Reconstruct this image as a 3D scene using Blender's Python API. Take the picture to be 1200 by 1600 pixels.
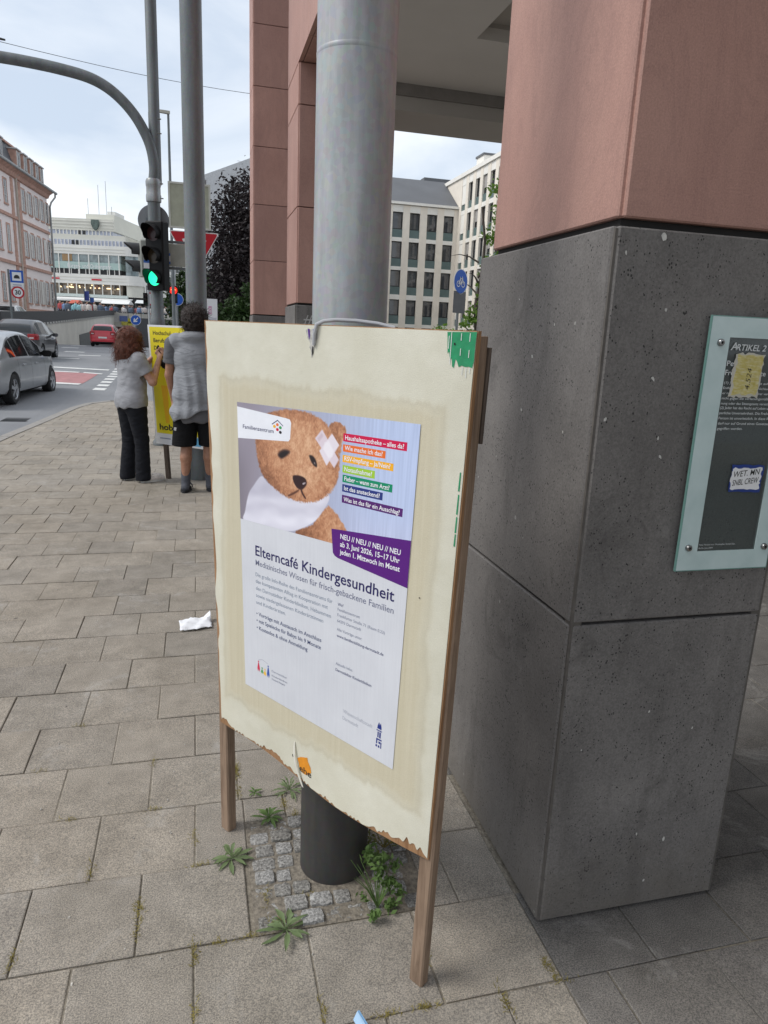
import bpy, bmesh, math, random
import numpy as np
from mathutils import Vector, Matrix

S = bpy.context.scene
for _o in list(bpy.data.objects):
    bpy.data.objects.remove(_o)
C = S.collection
R = math.radians
random.seed(7)

# ------------------------------------------------------------------ camera
EYE = 1.62
FPX = 1105.0                      # focal length in pixels of a 1200 x 1600 frame
PITCH, ROLL, YAW = 0.2420, -0.0434, R(15.0)
_f = np.array([0, math.cos(PITCH), -math.sin(PITCH)])
_r = np.array([1.0, 0, 0])
_d = np.cross(_f, _r)
_c, _s = math.cos(ROLL), math.sin(ROLL)
_rows = np.array([_c * _r + _s * _d, -_s * _r + _c * _d, _f])
_M = np.array([[math.cos(YAW), math.sin(YAW), 0], [-math.sin(YAW), math.cos(YAW), 0], [0, 0, 1]])
_axes = _rows @ _M.T              # camera right, down, forward in the world
cam_d = bpy.data.cameras.new('camera')
cam = bpy.data.objects.new('camera', cam_d)
C.objects.link(cam)
cam_d.sensor_fit = 'VERTICAL'
cam_d.sensor_height = 32.0
cam_d.lens = FPX / 1600 * 32.0
cam_d.clip_start = 0.05
cam_d.clip_end = 3000
_m = Matrix.Identity(4)
for i in range(3):
    _m[i][0] = _axes[0][i]
    _m[i][1] = -_axes[1][i]
    _m[i][2] = -_axes[2][i]
_m[2][3] = EYE
cam.matrix_world = _m
S.camera = cam
S.render.resolution_x, S.render.resolution_y = 768, 1024


def at(u, v, X=None, Y=None, Z=None, D=None):
    """the point of the place seen at photograph pixel (u, v), at a known X, Y, height or distance"""
    d = np.array([(u - 600) / FPX, (v - 800) / FPX, 1.0]) @ _axes
    if X is not None: t = X / d[0]
    elif Y is not None: t = Y / d[1]
    elif Z is not None: t = (Z - EYE) / d[2]
    else: t = D / math.hypot(d[0], d[1])
    return Vector((d[0] * t, d[1] * t, EYE + d[2] * t))


# ------------------------------------------------------------------ sky, sun, exposure
SUN_EL, SUN_AZ = R(48), R(272)    # azimuth clockwise from +Y
W = bpy.data.worlds.new('World')
S.world = W
W.use_nodes = True
nt = W.node_tree
nt.nodes.clear()
out = nt.nodes.new('ShaderNodeOutputWorld')
bg = nt.nodes.new('ShaderNodeBackground')
sky = nt.nodes.new('ShaderNodeTexSky')
sky.sky_type = 'NISHITA'
sky.sun_disc = False
sky.sun_elevation = SUN_EL
sky.sun_rotation = SUN_AZ
sky.air_density = 1.0
sky.dust_density = 1.5
tc = nt.nodes.new('ShaderNodeTexCoord')
mp = nt.nodes.new('ShaderNodeMapping')
mp.inputs['Scale'].default_value = (1.0, 1.0, 3.2)
mp.inputs['Rotation'].default_value = (0.1, 0.05, 0.9)
nz = nt.nodes.new('ShaderNodeTexNoise')
nz.inputs['Scale'].default_value = 2.1
nz.inputs['Detail'].default_value = 9
nz.inputs['Roughness'].default_value = 0.52
nz.inputs['Distortion'].default_value = 0.5
cr = nt.nodes.new('ShaderNodeValToRGB')
cr.color_ramp.elements[0].position = 0.36
cr.color_ramp.elements[0].color = (4.6, 5.25, 6.15, 1)
cr.color_ramp.elements[1].position = 0.66
cr.color_ramp.elements[1].color = (8.7, 8.8, 8.9, 1)
e = cr.color_ramp.elements.new(0.5)
e.color = (6.4, 6.8, 7.3, 1)
mx = nt.nodes.new('ShaderNodeMix')
mx.data_type = 'RGBA'
mx.inputs[0].default_value = 0.82
nt.links.new(tc.outputs['Generated'], mp.inputs['Vector'])
nt.links.new(mp.outputs[0], nz.inputs['Vector'])
nt.links.new(nz.outputs['Fac'], cr.inputs['Fac'])
nt.links.new(sky.outputs[0], mx.inputs[6])
nt.links.new(cr.outputs[0], mx.inputs[7])
nt.links.new(mx.outputs[2], bg.inputs['Color'])
bg.inputs['Strength'].default_value = 0.1
nt.links.new(bg.outputs[0], out.inputs['Surface'])

sl = bpy.data.lights.new('sun', 'SUN')
sl.energy = 1.35
sl.angle = R(24)
sl.color = (1.0, 0.97, 0.92)
sun = bpy.data.objects.new('sun', sl)
C.objects.link(sun)
_sd = Vector((math.sin(SUN_AZ) * math.cos(SUN_EL), math.cos(SUN_AZ) * math.cos(SUN_EL), math.sin(SUN_EL)))
sun.rotation_euler = _sd.to_track_quat('Z', 'Y').to_euler()
sun.location = (0, 0, 30)

S.view_settings.view_transform = 'Standard'
S.view_settings.look = 'None'
S.view_settings.exposure = 0.62
S.view_settings.gamma = 1.0
S.view_settings.use_curve_mapping = False
S.render.engine = 'CYCLES'

# ------------------------------------------------------------------ materials
MATS = {}


def lin(r, g, b):
    f = lambda x: (x / 255 / 12.92) if x / 255 <= 0.04045 else ((x / 255 + 0.055) / 1.055) ** 2.4
    return (f(r), f(g), f(b))


class NB:
    """small node builder"""
    def __init__(s, name):
        s.m = bpy.data.materials.new(name)
        s.m.use_nodes = True
        s.t = s.m.node_tree
        s.b = s.t.nodes['Principled BSDF']
        s.coord = None

    def n(s, kind, **kw):
        x = s.t.nodes.new(kind)
        for k, v in kw.items():
            if k in x.inputs: x.inputs[k].default_value = v
            else: setattr(x, k, v)
        return x

    def l(s, a, b): s.t.links.new(a, b)

    def pos(s, kind='Position', scale=(1, 1, 1)):
        if kind == 'Position':
            o = s.n('ShaderNodeNewGeometry').outputs['Position']
        else:
            o = s.n('ShaderNodeTexCoord').outputs[kind]
        if scale != (1, 1, 1):
            mpn = s.n('ShaderNodeMapping')
            mpn.inputs['Scale'].default_value = scale
            s.l(o, mpn.inputs['Vector'])
            o = mpn.outputs[0]
        return o

    def noise(s, vec, scale, detail=4, rough=0.55, dist=0.0):
        x = s.n('ShaderNodeTexNoise')
        x.inputs['Scale'].default_value = scale
        x.inputs['Detail'].default_value = detail
        x.inputs['Roughness'].default_value = rough
        x.inputs['Distortion'].default_value = dist
        s.l(vec, x.inputs['Vector'])
        return x.outputs['Fac']

    def ramp(s, fac, stops):
        x = s.n('ShaderNodeValToRGB')
        el = x.color_ramp.elements
        el[0].position, el[0].color = stops[0][0], (*stops[0][1], 1)
        el[1].position, el[1].color = stops[-1][0], (*stops[-1][1], 1)
        for p, c in stops[1:-1]:
            e = el.new(p)
            e.color = (*c, 1)
        s.l(fac, x.inputs['Fac'])
        return x.outputs['Color']

    def mix(s, fac, a, b, mode='MIX'):
        x = s.n('ShaderNodeMix', data_type='RGBA', blend_type=mode)
        for sock, v in ((x.inputs[0], fac), (x.inputs[6], a), (x.inputs[7], b)):
            if isinstance(v, (int, float)): sock.default_value = v
            elif isinstance(v, tuple): sock.default_value = (*v, 1) if len(v) == 3 else v
            else: s.l(v, sock)
        return x.outputs[2]

    def math(s, op, a, b=0.0, c=0.0):
        x = s.n('ShaderNodeMath', operation=op)
        for i, v in enumerate((a, b, c)):
            if isinstance(v, (int, float)): x.inputs[i].default_value = v
            else: s.l(v, x.inputs[i])
        return x.outputs[0]

    def bump(s, h, strength=0.3, dist=0.01):
        x = s.n('ShaderNodeBump')
        x.inputs['Strength'].default_value = strength
        x.inputs['Distance'].default_value = dist
        s.l(h, x.inputs['Height'])
        s.l(x.outputs[0], s.b.inputs['Normal'])

    def done(s, color=None, rough=0.7, metal=0.0, spec=0.5):
        if color is not None:
            if isinstance(color, tuple): s.b.inputs['Base Color'].default_value = (*color, 1)
            else: s.l(color, s.b.inputs['Base Color'])
        if isinstance(rough, (int, float)): s.b.inputs['Roughness'].default_value = rough
        else: s.l(rough, s.b.inputs['Roughness'])
        s.b.inputs['Metallic'].default_value = metal
        s.b.inputs['Specular IOR Level'].default_value = spec
        MATS[s.m.name] = s.m
        return s.m


def plain(name, col, rough=0.6, metal=0.0, var=0.12, scale=8.0, bump=0.0, bscale=60.0, spec=0.5, coord='Position'):
    """a colour with soft uneven tone and optional fine relief"""
    if name in MATS: return MATS[name]
    b = NB(name)
    v = b.pos(coord)
    n = b.noise(v, scale, 5)
    lo = tuple(c * (1 - var) for c in col)
    hi = tuple(min(1, c * (1 + var)) for c in col)
    colr = b.ramp(n, [(0.3, lo), (0.7, hi)])
    if bump: b.bump(b.noise(v, bscale, 3), bump, 0.004)
    return b.done(colr, rough, metal, spec)


def flat(name, col, rough=0.5, spec=0.3):
    return plain(name, col, rough, var=0.03, scale=30, spec=spec)


def make_slab_mat(name, lo, hi, tint):
    b = NB(name)
    v = b.pos()
    rnd = b.n('ShaderNodeObjectInfo').outputs['Random']
    big = b.noise(v, 1.7, 5, 0.6)
    mid = b.noise(v, 9.0, 6, 0.65)
    grit = b.noise(v, 260.0, 2, 0.7)
    c = b.ramp(big, [(0.3, lo), (0.7, hi)])
    dirt = b.noise(v, 0.9, 7, 0.68, 0.4)
    c = b.mix(b.ramp(dirt, [(0.44, (0, 0, 0)), (0.64, (0.68, 0.68, 0.68))]), c, tuple(x * y for x, y in zip(lo, (0.62, 0.60, 0.55))))
    wet = b.noise(v, 4.3, 6, 0.7, 0.8)
    c = b.mix(b.ramp(wet, [(0.57, (0, 0, 0)), (0.70, (0.45, 0.45, 0.45))]), c, tuple(x * y for x, y in zip(lo, (0.66, 0.66, 0.62))))
    c = b.mix(0.45, c, b.ramp(mid, [(0.3, tuple(x * 0.72 for x in lo)), (0.72, tuple(x * 1.15 for x in hi))]))
    c = b.mix(1.0, c, b.ramp(rnd, [(0.0, (0.91, 0.905, 0.90)), (0.35, (0.98, 0.975, 0.965)), (0.7, (1.02, 1.0, 0.97)), (1.0, tint)]), 'MULTIPLY')
    g = b.ramp(grit, [(0.32, (0.45, 0.45, 0.46)), (0.5, (1, 1, 1)), (0.66, (1.55, 1.5, 1.42))])
    c = b.mix(0.85, c, g, 'MULTIPLY')
    # pale worn scuffs and small dark gum spots
    sc = b.noise(v, 3.1, 8, 0.75, 0.6)
    c = b.mix(b.ramp(sc, [(0.57, (0, 0, 0)), (0.70, (0.50, 0.50, 0.50))]), c, (0.43, 0.415, 0.39))
    vo = b.n('ShaderNodeTexVoronoi')
    vo.inputs['Scale'].default_value = 5.0
    b.l(v, vo.inputs['Vector'])
    spot = b.math('LESS_THAN', vo.outputs['Distance'], b.math('MULTIPLY', b.noise(v, 2.3, 1), 0.10))
    keep = b.math('GREATER_THAN', b.n('ShaderNodeSeparateColor').outputs[0], 2.0)
    sep = b.n('ShaderNodeSeparateColor')
    b.l(vo.outputs['Color'], sep.inputs[0])
    keep = b.math('GREATER_THAN', sep.outputs[0], 0.66)
    c = b.mix(b.math('MULTIPLY', b.math('MULTIPLY', spot, keep), 0.6), c, (0.055, 0.052, 0.05))
    h = b.math('ADD', b.math('MULTIPLY', grit, 0.6), b.math('MULTIPLY', mid, 0.8))
    b.bump(h, 0.55, 0.004)
    return b.done(c, 0.88, 0, 0.25)


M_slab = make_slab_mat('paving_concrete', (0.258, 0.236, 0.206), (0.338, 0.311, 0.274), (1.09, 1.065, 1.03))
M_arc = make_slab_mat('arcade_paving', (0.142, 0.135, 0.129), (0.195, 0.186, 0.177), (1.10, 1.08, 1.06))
b = NB('joint_sand')
_v = b.pos()
M_joint = b.done(b.ramp(b.noise(_v, 60, 5, 0.7), [(0.35, (0.155, 0.135, 0.107)), (0.7, (0.32, 0.285, 0.228))]), 0.95)
b.bump(b.noise(_v, 140, 3), 0.6, 0.006)


def make_basalt():
    b = NB('basalt')
    v = b.pos()
    n1 = b.noise(v, 2.2, 6, 0.6)
    c = b.ramp(n1, [(0.3, (0.124, 0.116, 0.111)), (0.52, (0.160, 0.150, 0.143)), (0.75, (0.212, 0.199, 0.188))])
    fine = b.noise(v, 170, 3, 0.7)
    c = b.mix(0.7, c, b.ramp(fine, [(0.3, (0.66, 0.66, 0.66)), (0.72, (1.34, 1.34, 1.34))]), 'MULTIPLY')
    # open pores
    p = b.n('ShaderNodeTexVoronoi')
    p.inputs['Scale'].default_value = 120
    p.inputs['Randomness'].default_value = 1.0
    b.l(b.pos('Position', (1, 1, 0.8)), p.inputs['Vector'])
    sz = b.math('MULTIPLY', b.math('SUBTRACT', b.math('ADD', b.math('MULTIPLY', b.noise(v, 40, 2), 0.72), b.math('MULTIPLY', b.noise(v, 3.5, 5, .7), 0.30)), 0.388), 1.1)
    pore = b.math('LESS_THAN', p.outputs['Distance'], sz)
    c = b.mix(b.math('MULTIPLY', pore, 0.85), c, (0.016, 0.015, 0.015))
    # lime flecks
    w = b.n('ShaderNodeTexVoronoi')
    w.inputs['Scale'].default_value = 17
    b.l(v, w.inputs['Vector'])
    sep = b.n('ShaderNodeSeparateColor')
    b.l(w.outputs['Color'], sep.inputs[0])
    fl = b.math('MULTIPLY', b.math('LESS_THAN', w.outputs['Distance'], b.math('MULTIPLY', b.noise(v, 30, 2), 0.17)), b.math('GREATER_THAN', sep.outputs[1], 0.90))
    c = b.mix(b.math('MULTIPLY', fl, 0.55), c, (0.42, 0.41, 0.39))
    # dark damp runs, drawn out downwards
    st = b.noise(b.pos('Position', (5, 5, 0.9)), 1.6, 6, 0.65)
    c = b.mix(b.ramp(st, [(0.54, (0, 0, 0)), (0.76, (0.55, 0.55, 0.55))]), c, (0.058, 0.053, 0.050))
    bl = b.noise(v, 3.4, 7, 0.7, 1.4)
    c = b.mix(b.ramp(bl, [(0.56, (0, 0, 0)), (0.70, (0.42, 0.42, 0.42))]), c, (0.050, 0.046, 0.043))
    foot = b.n('ShaderNodeSeparateXYZ')
    b.l(v, foot.inputs[0])
    fd = b.math('ADD', foot.outputs['Z'], b.math('MULTIPLY', b.noise(v, 9, 6, .7), .35))
    c = b.mix(b.ramp(fd, [(0.12, (0.55, 0.55, 0.55)), (0.42, (0, 0, 0))]), c, (0.165, 0.145, 0.118))
    # pale greasy wipe marks
    ws = b.noise(b.pos('Position', (3, 3, 1.6)), 2.4, 8, 0.7, 1.2)
    c = b.mix(b.ramp(ws, [(0.57, (0, 0, 0)), (0.74, (0.20, 0.20, 0.20))]), c, (0.34, 0.325, 0.31))
    h = b.math('SUBTRACT', b.math('MULTIPLY', fine, 0.25), pore)
    b.bump(h, 0.8, 0.004)
    return b.done(c, 0.78, 0, 0.35)


M_basalt = make_basalt()


def make_red():
    b = NB('red_stone')
    v = b.pos()
    n1 = b.noise(v, 1.3, 6, 0.6)
    c = b.ramp(n1, [(0.3, (0.375, 0.208, 0.168)), (0.7, (0.460, 0.270, 0.219))])
    rnd = b.n('ShaderNodeObjectInfo').outputs['Random']
    c = b.mix(1.0, c, b.ramp(rnd, [(0, (0.92, 0.92, 0.93)), (1, (1.08, 1.06, 1.05))]), 'MULTIPLY')
    bed = b.noise(b.pos('Position', (2.0, 2.0, 0.7)), 1.4, 8, 0.7, 1.0)
    c = b.mix(b.ramp(bed, [(0.44, (0, 0, 0)), (0.72, (0.50, 0.50, 0.50))]), c, (0.30, 0.165, 0.140))
    run = b.noise(b.pos('Position', (7, 7, 0.5)), 1.5, 6, 0.65)
    c = b.mix(b.ramp(run, [(0.56, (0, 0, 0)), (0.74, (0.22, 0.22, 0.22))]), c, (0.25, 0.145, 0.125))
    vein = b.noise(b.pos('Position', (1.5, 1.5, 0.5)), 2.2, 9, 0.7, 2.5)
    c = b.mix(b.ramp(vein, [(0.47, (0, 0, 0)), (0.5, (0.22, 0.22, 0.22)), (0.53, (0, 0, 0))]), c, (0.24, 0.135, 0.12))
    fine = b.noise(v, 240, 2, 0.7)
    c = b.mix(0.7, c, b.ramp(fine, [(0.3, (0.8, 0.8, 0.8)), (0.7, (1.2, 1.2, 1.2))]), 'MULTIPLY')
    b.bump(fine, 0.3, 0.002)
    return b.done(c, 0.62, 0, 0.4)


M_red = make_red()


def make_galv(name, lo, hi, streak=0.5, rough=0.5, metal=0.55):
    b = NB(name)
    v = b.pos()
    n1 = b.noise(b.pos('Position', (9, 9, 1.3)), 1.6, 7, 0.65)
    c = b.ramp(n1, [(0.28, lo), (0.72, hi)])
    sp = b.n('ShaderNodeTexVoronoi')
    sp.inputs['Scale'].default_value = 70
    b.l(v, sp.inputs['Vector'])
    c = b.mix(0.10, c, sp.outputs['Color'], 'SOFT_LIGHT')
    scr = b.noise(b.pos('Position', (1, 1, 9)), 4.0, 8, 0.8, 1.5)
    c = b.mix(b.ramp(scr, [(0.64, (0, 0, 0)), (0.74, (streak, streak, streak))]), c, tuple(x * 0.35 for x in lo))
    scr2 = b.noise(b.pos('Position', (6, 6, 0.8)), 7.0, 8, 0.8, 0.8)
    c = b.mix(b.ramp(scr2, [(0.62, (0, 0, 0)), (0.72, (streak * 0.6,) * 3)]), c, tuple(min(1, x * 1.5) for x in hi))
    b.bump(b.noise(v, 60, 3), 0.05, 0.003)
    return b.done(c, b.math('ADD', b.math('MULTIPLY', n1, 0.25), rough - 0.12), metal, 0.5)


M_mast = make_galv('mast_grey', (0.22, 0.232, 0.24), (0.42, 0.435, 0.44), 0.75, 0.45, 0.2)
M_mast2 = make_galv('mast_galvanised', (0.105, 0.118, 0.122), (0.175, 0.19, 0.195), 0.3, 0.5, 0.3)
M_base = make_galv('mast_foot_black', (0.024, 0.023, 0.023), (0.055, 0.052, 0.049), 0.55, 0.55, 0.0)


def make_wood(name, lo, hi, axis=2):
    b = NB(name)
    sc = [22, 22, 22]
    sc[axis] = 1.3
    v = b.pos('Object', tuple(sc))
    n1 = b.noise(v, 2.4, 6, 0.6, 0.8)
    c = b.ramp(n1, [(0.25, lo), (0.5, hi), (0.75, tuple(x * 0.8 for x in lo))])
    n2 = b.noise(b.pos('Object'), 7, 4)
    c = b.mix(0.5, c, b.ramp(n2, [(0.3, (0.65, 0.63, 0.6)), (0.7, (1.2, 1.2, 1.2))]), 'MULTIPLY')
    b.bump(n1, 0.35, 0.003)
    return b.done(c, 0.75, 0, 0.3)


M_wood = make_wood('weathered_post', (0.150, 0.098, 0.066), (0.29, 0.205, 0.145))
M_ply = make_wood('bare_board', (0.19, 0.095, 0.045), (0.36, 0.205, 0.105))
M_woodgrey = make_wood('grey_post', (0.06, 0.045, 0.035), (0.12, 0.09, 0.07))

M_white = plain('white_plaster', (0.62, 0.60, 0.57), 0.8)
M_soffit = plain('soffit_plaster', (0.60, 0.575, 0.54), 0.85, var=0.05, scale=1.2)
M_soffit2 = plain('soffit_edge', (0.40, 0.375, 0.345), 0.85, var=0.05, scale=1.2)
M_black = flat('black_plastic', (0.006, 0.006, 0.0065), 0.55, 0.2)
M_dark = flat('dark_metal', (0.035, 0.036, 0.038), 0.5)
M_chrome = flat('steel_bolt', (0.30, 0.30, 0.30), 0.25)
M_chrome.node_tree.nodes['Principled BSDF'].inputs['Metallic'].default_value = 0.9


def emit(name, col, strength):
    b = NB(name)
    b.b.inputs['Emission Color'].default_value = (*col, 1)
    b.b.inputs['Emission Strength'].default_value = strength
    return b.done(tuple(c * 0.4 for c in col), 0.3)


def make_glass(name, col, rough=0.05, alpha=None):
    b = NB(name)
    n = b.noise(b.pos(), 1.4, 2)
    c = b.ramp(n, [(0.35, tuple(x * 0.7 for x in col)), (0.65, tuple(x * 1.3 for x in col))])
    m = b.done(c, rough, 0, 0.9)
    if alpha is not None:
        b.b.inputs['Alpha'].default_value = alpha
    return m


M_pane = make_glass('window_glass', (0.045, 0.05, 0.058))
M_carglass = make_glass('car_glass', (0.018, 0.021, 0.023), 0.06)
M_carglass.node_tree.nodes['Principled BSDF'].inputs['Specular IOR Level'].default_value = 0.5

# ------------------------------------------------------------------ mesh helpers
MW = {}


def tag(o, label=None, cat=None, group=None, kind=None):
    if label: o['label'] = label
    if cat: o['category'] = cat
    if group: o['group'] = group
    if kind: o['kind'] = kind
    return o


def thing(name, label, cat, loc=(0, 0, 0), rz=0.0, group=None):
    o = bpy.data.objects.new(name, None)
    o.empty_display_size = 0.1
    C.objects.link(o)
    o.location = loc
    o.rotation_euler = (0, 0, rz)
    MW[o] = Matrix.Translation(Vector(loc)) @ Matrix.Rotation(rz, 4, 'Z')
    return tag(o, label, cat, group)


def link(name, me, mat=None, parent=None, smooth=False):
    o = bpy.data.objects.new(name, me)
    C.objects.link(o)
    if mat is not None and not me.materials:
        me.materials.append(mat)
    if smooth:
        me.polygons.foreach_set('use_smooth', [True] * len(me.polygons))
    if parent is not None:
        o.parent = parent
    MW[o] = MW[parent] if parent is not None else Matrix.Identity(4)
    return o


class MB:
    """collects shapes; build() links them as one mesh object"""
    def __init__(s):
        s.v, s.f = [], []

    def add(s, vs, fs):
        k = len(s.v)
        s.v += [tuple(p) for p in vs]
        s.f += [tuple(i + k for i in f) for f in fs]
        return s

    def box(s, x0, x1, y0, y1, z0, z1):
        return s.add([(x0, y0, z0), (x1, y0, z0), (x1, y1, z0), (x0, y1, z0), (x0, y0, z1), (x1, y0, z1), (x1, y1, z1), (x0, y1, z1)],
                     [(0, 3, 2, 1), (4, 5, 6, 7), (0, 1, 5, 4), (1, 2, 6, 5), (2, 3, 7, 6), (3, 0, 4, 7)])

    def bbox(s, x0, x1, y0, y1, z0, z1, c=0.01):
        """box with its upright edges and upper rim chamfered"""
        q = lambda i: [(x0 + i, y0 + c), (x0 + c, y0 + i), (x1 - c, y0 + i), (x1 - i, y0 + c), (x1 - i, y1 - c), (x1 - c, y1 - i), (x0 + c, y1 - i), (x0 + i, y1 - c)]
        return s.rings([[(x, y, z0) for x, y in q(0)], [(x, y, z1 - c) for x, y in q(0)], [(x, y, z1) for x, y in q(c * 0.8)]], True, True)

    def rings(s, rs, cap0=False, cap1=False, closed=True):
        n = len(rs[0])
        vs = [p for r in rs for p in r]
        fs = []
        for i in range(len(rs) - 1):
            for j in range(n if closed else n - 1):
                a, b_ = i * n + j, i * n + (j + 1) % n
                fs.append((a, b_, b_ + n, a + n))
        if cap0: fs.append(tuple(reversed(range(n))))
        if cap1: fs.append(tuple(range((len(rs) - 1) * n, len(rs) * n)))
        return s.add(vs, fs)

    def tube(s, path, r, seg=12, cap=True):
        path = [Vector(p) for p in path]
        rr = r if isinstance(r, (list, tuple)) else [r] * len(path)
        rs = []
        up = Vector((0.13, 0.21, 1)).normalized()
        for i, p in enumerate(path):
            t = (path[min(i + 1, len(path) - 1)] - path[max(i - 1, 0)]).normalized()
            if abs(t.dot(up)) > 0.95: up = Vector((1, 0.2, 0.1)).normalized()
            x = t.cross(up).normalized()
            y = t.cross(x).normalized()
            up = -y if (-y).dot(up) > 0 else y
            rs.append([p + (x * math.cos(a) + y * math.sin(a)) * rr[i] for a in (2 * math.pi * k / seg for k in range(seg))])
        return s.rings(rs, cap, cap)

    def lathe(s, prof, seg=24, c=(0, 0, 0), cap=True):
        rs = [[(c[0] + r * math.cos(2 * math.pi * k / seg), c[1] + r * math.sin(2 * math.pi * k / seg), c[2] + z) for k in range(seg)] for r, z in prof]
        return s.rings(rs, cap, cap)

    def prism(s, poly, axis, d0, d1):
        """poly: 2-D outline; axis: the extrusion axis"""
        mk = {0: lambda p, d: (d, p[0], p[1]), 1: lambda p, d: (p[0], d, p[1]), 2: lambda p, d: (p[0], p[1], d)}[axis]
        n = len(poly)
        vs = [mk(p, d0) for p in poly] + [mk(p, d1) for p in poly]
        fs = [tuple(range(n)), tuple(reversed(range(n, 2 * n)))] + [(i, i + n, (i + 1) % n + n, (i + 1) % n) for i in range(n)]
        return s.add(vs, fs)

    def disc(s, c, n, r, seg=24, th=0.0):
        n = Vector(n).normalized()
        x = n.orthogonal().normalized()
        y = n.cross(x)
        c = Vector(c)
        ring = [c + (x * math.cos(a) + y * math.sin(a)) * r for a in (2 * math.pi * k / seg for k in range(seg))]
        if not th:
            return s.add(ring, [tuple(range(seg))])
        return s.rings([ring, [p + n * th for p in ring]], True, True)

    def build(s, name, mat, parent=None, smooth=False, world=False, fix=True):
        me = bpy.data.meshes.new(name)
        vs = s.v
        if world and parent is not None:
            inv = MW[parent].inverted()
            vs = [inv @ Vector(p) for p in vs]
        me.from_pydata([tuple(v) for v in vs], [], s.f)
        if fix:
            bm = bmesh.new()
            bm.from_mesh(me)
            bmesh.ops.recalc_face_normals(bm, faces=bm.faces)
            bm.to_mesh(me)
            bm.free()
        me.update()
        o = link(name, me, mat, parent)
        if smooth:
            me.polygons.foreach_set('use_smooth', [True] * len(me.polygons))
            if hasattr(me, 'set_sharp_from_angle'):
                me.set_sharp_from_angle(angle=R(42))
        return o


def arc(cx, cy, r, a0, a1, n):
    return [(cx + r * math.cos(R(a0 + (a1 - a0) * k / n)), cy + r * math.sin(R(a0 + (a1 - a0) * k / n))) for k in range(n + 1)]


def text_mesh(txt, width=None, height=None, bold=0.0, shear=0.0):
    """flat lettering: vertices in 2-D, baseline at 0, height = capital height"""
    cu = bpy.data.curves.new('t', 'FONT')
    cu.body = txt
    cu.size = 1.0
    cu.offset = bold
    cu.shear = shear
    cu.resolution_u = 3
    ob = bpy.data.objects.new('t', cu)
    C.objects.link(ob)
    dg = bpy.context.evaluated_depsgraph_get()
    me = bpy.data.meshes.new_from_object(ob.evaluated_get(dg))
    vs = [(v.co.x, v.co.y) for v in me.vertices]
    fs = [tuple(p.vertices) for p in me.polygons]
    bpy.data.objects.remove(ob)
    bpy.data.curves.remove(cu)
    bpy.data.meshes.remove(me)
    x0, x1 = min(v[0] for v in vs), max(v[0] for v in vs)
    cap = 0.70
    sy = (height or 1.0) / cap
    sx = (width / (x1 - x0)) if width else sy
    return [((x - x0) * sx, y * sy) for x, y in vs], fs


# ------------------------------------------------------------------ ground, road, plaza
def ROADZ(y):
    return float(np.interp(y, [-10, 13, 20, 27, 33, 54, 64, 75, 96, 300], [-.11, -.11, 0.0, .02, .17, .17, -.05, -.45, -2.0, -2.0]))


def make_asphalt():
    b = NB('asphalt')
    v = b.pos()
    c = b.ramp(b.noise(v, 0.35, 6, 0.6), [(0.3, (0.175, 0.180, 0.190)), (0.7, (0.235, 0.240, 0.250))])
    c = b.mix(0.7, c, b.ramp(b.noise(v, 120, 2, 0.7), [(0.3, (0.65, 0.65, 0.65)), (0.7, (1.35, 1.35, 1.35))]), 'MULTIPLY')
    tr = b.noise(b.pos('Position', (1.2, 0.08, 1)), 1.0, 5, 0.6)
    c = b.mix(b.ramp(tr, [(0.5, (0, 0, 0)), (0.75, (0.5, 0.5, 0.5))]), c, (0.135, 0.138, 0.145))
    b.bump(b.noise(v, 150, 2), 0.3, 0.004)
    return b.done(c, 0.8, 0, 0.35)


M_asphalt = make_asphalt()
M_earth = plain('earth', (0.16, 0.15, 0.135), 0.95)
g = MB()
g.add([(-900, -900, -2.6), (900, -900, -2.6), (900, 1500, -2.6), (-900, 1500, -2.6)], [(0, 1, 2, 3)])
tag(g.build('ground', M_earth), kind='structure')

ys = [-12, 0, 6, 10, 13, 16, 18, 20, 23, 25, 27, 29, 31, 33, 40, 47, 54, 58, 61, 64, 67, 70, 75, 80, 88, 96, 110]
m = MB()
vs = []
for y in ys:
    vs += [(-60, y, ROADZ(y)), (-11, y, ROADZ(y)), (60, y, ROADZ(y))]
fs = []
for i in range(len(ys) - 1):
    a = 3 * i
    fs += [(a, a + 1, a + 4, a + 3), (a + 1, a + 2, a + 5, a + 4)]
m.add(vs, fs)
road = tag(m.build('road', M_asphalt), kind='structure')


def road_sheet(name, poly, mat, lift=0.006):
    """painted marking laid on the road: quad strips that follow its slope"""
    m = MB()
    n = len(poly)
    m.add([(x, y, ROADZ(y) + lift) for x, y in poly], [tuple(range(n))])
    return m.build(name, mat, road)


M_paint = plain('road_paint', (0.62, 0.62, 0.60), 0.7, var=0.2, scale=12)
M_redpaint = plain('red_road_paint', (0.36, 0.165, 0.165), 0.75, var=0.2, scale=4)
road_sheet('crossing_field', [(-4.75, 22.2), (-3.9, 21.6), (-3.12, 21.5), (-3.15, 23.5), (-3.22, 25.9), (-4.9, 26.4)], M_redpaint)
road_sheet('edge_line', [(-4.6, 21.55), (-3.15, 21.0), (-3.13, 21.45), (-4.6, 22.05)], M_paint, 0.011)
road_sheet('edge_line', [(-5.6, 26.6), (-3.9, 26.1), (-3.9, 26.5), (-5.6, 27.0)], M_paint, 0.011)
road_sheet('edge_line', [(-3.75, 26.05), (-3.1, 25.55), (-3.1, 25.95), (-3.75, 26.45)], M_paint, 0.011)
road_sheet('edge_line', [(-5.2, 28.2), (-3.1, 27.5), (-3.1, 27.95), (-5.2, 28.65)], M_paint, 0.011)
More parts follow.
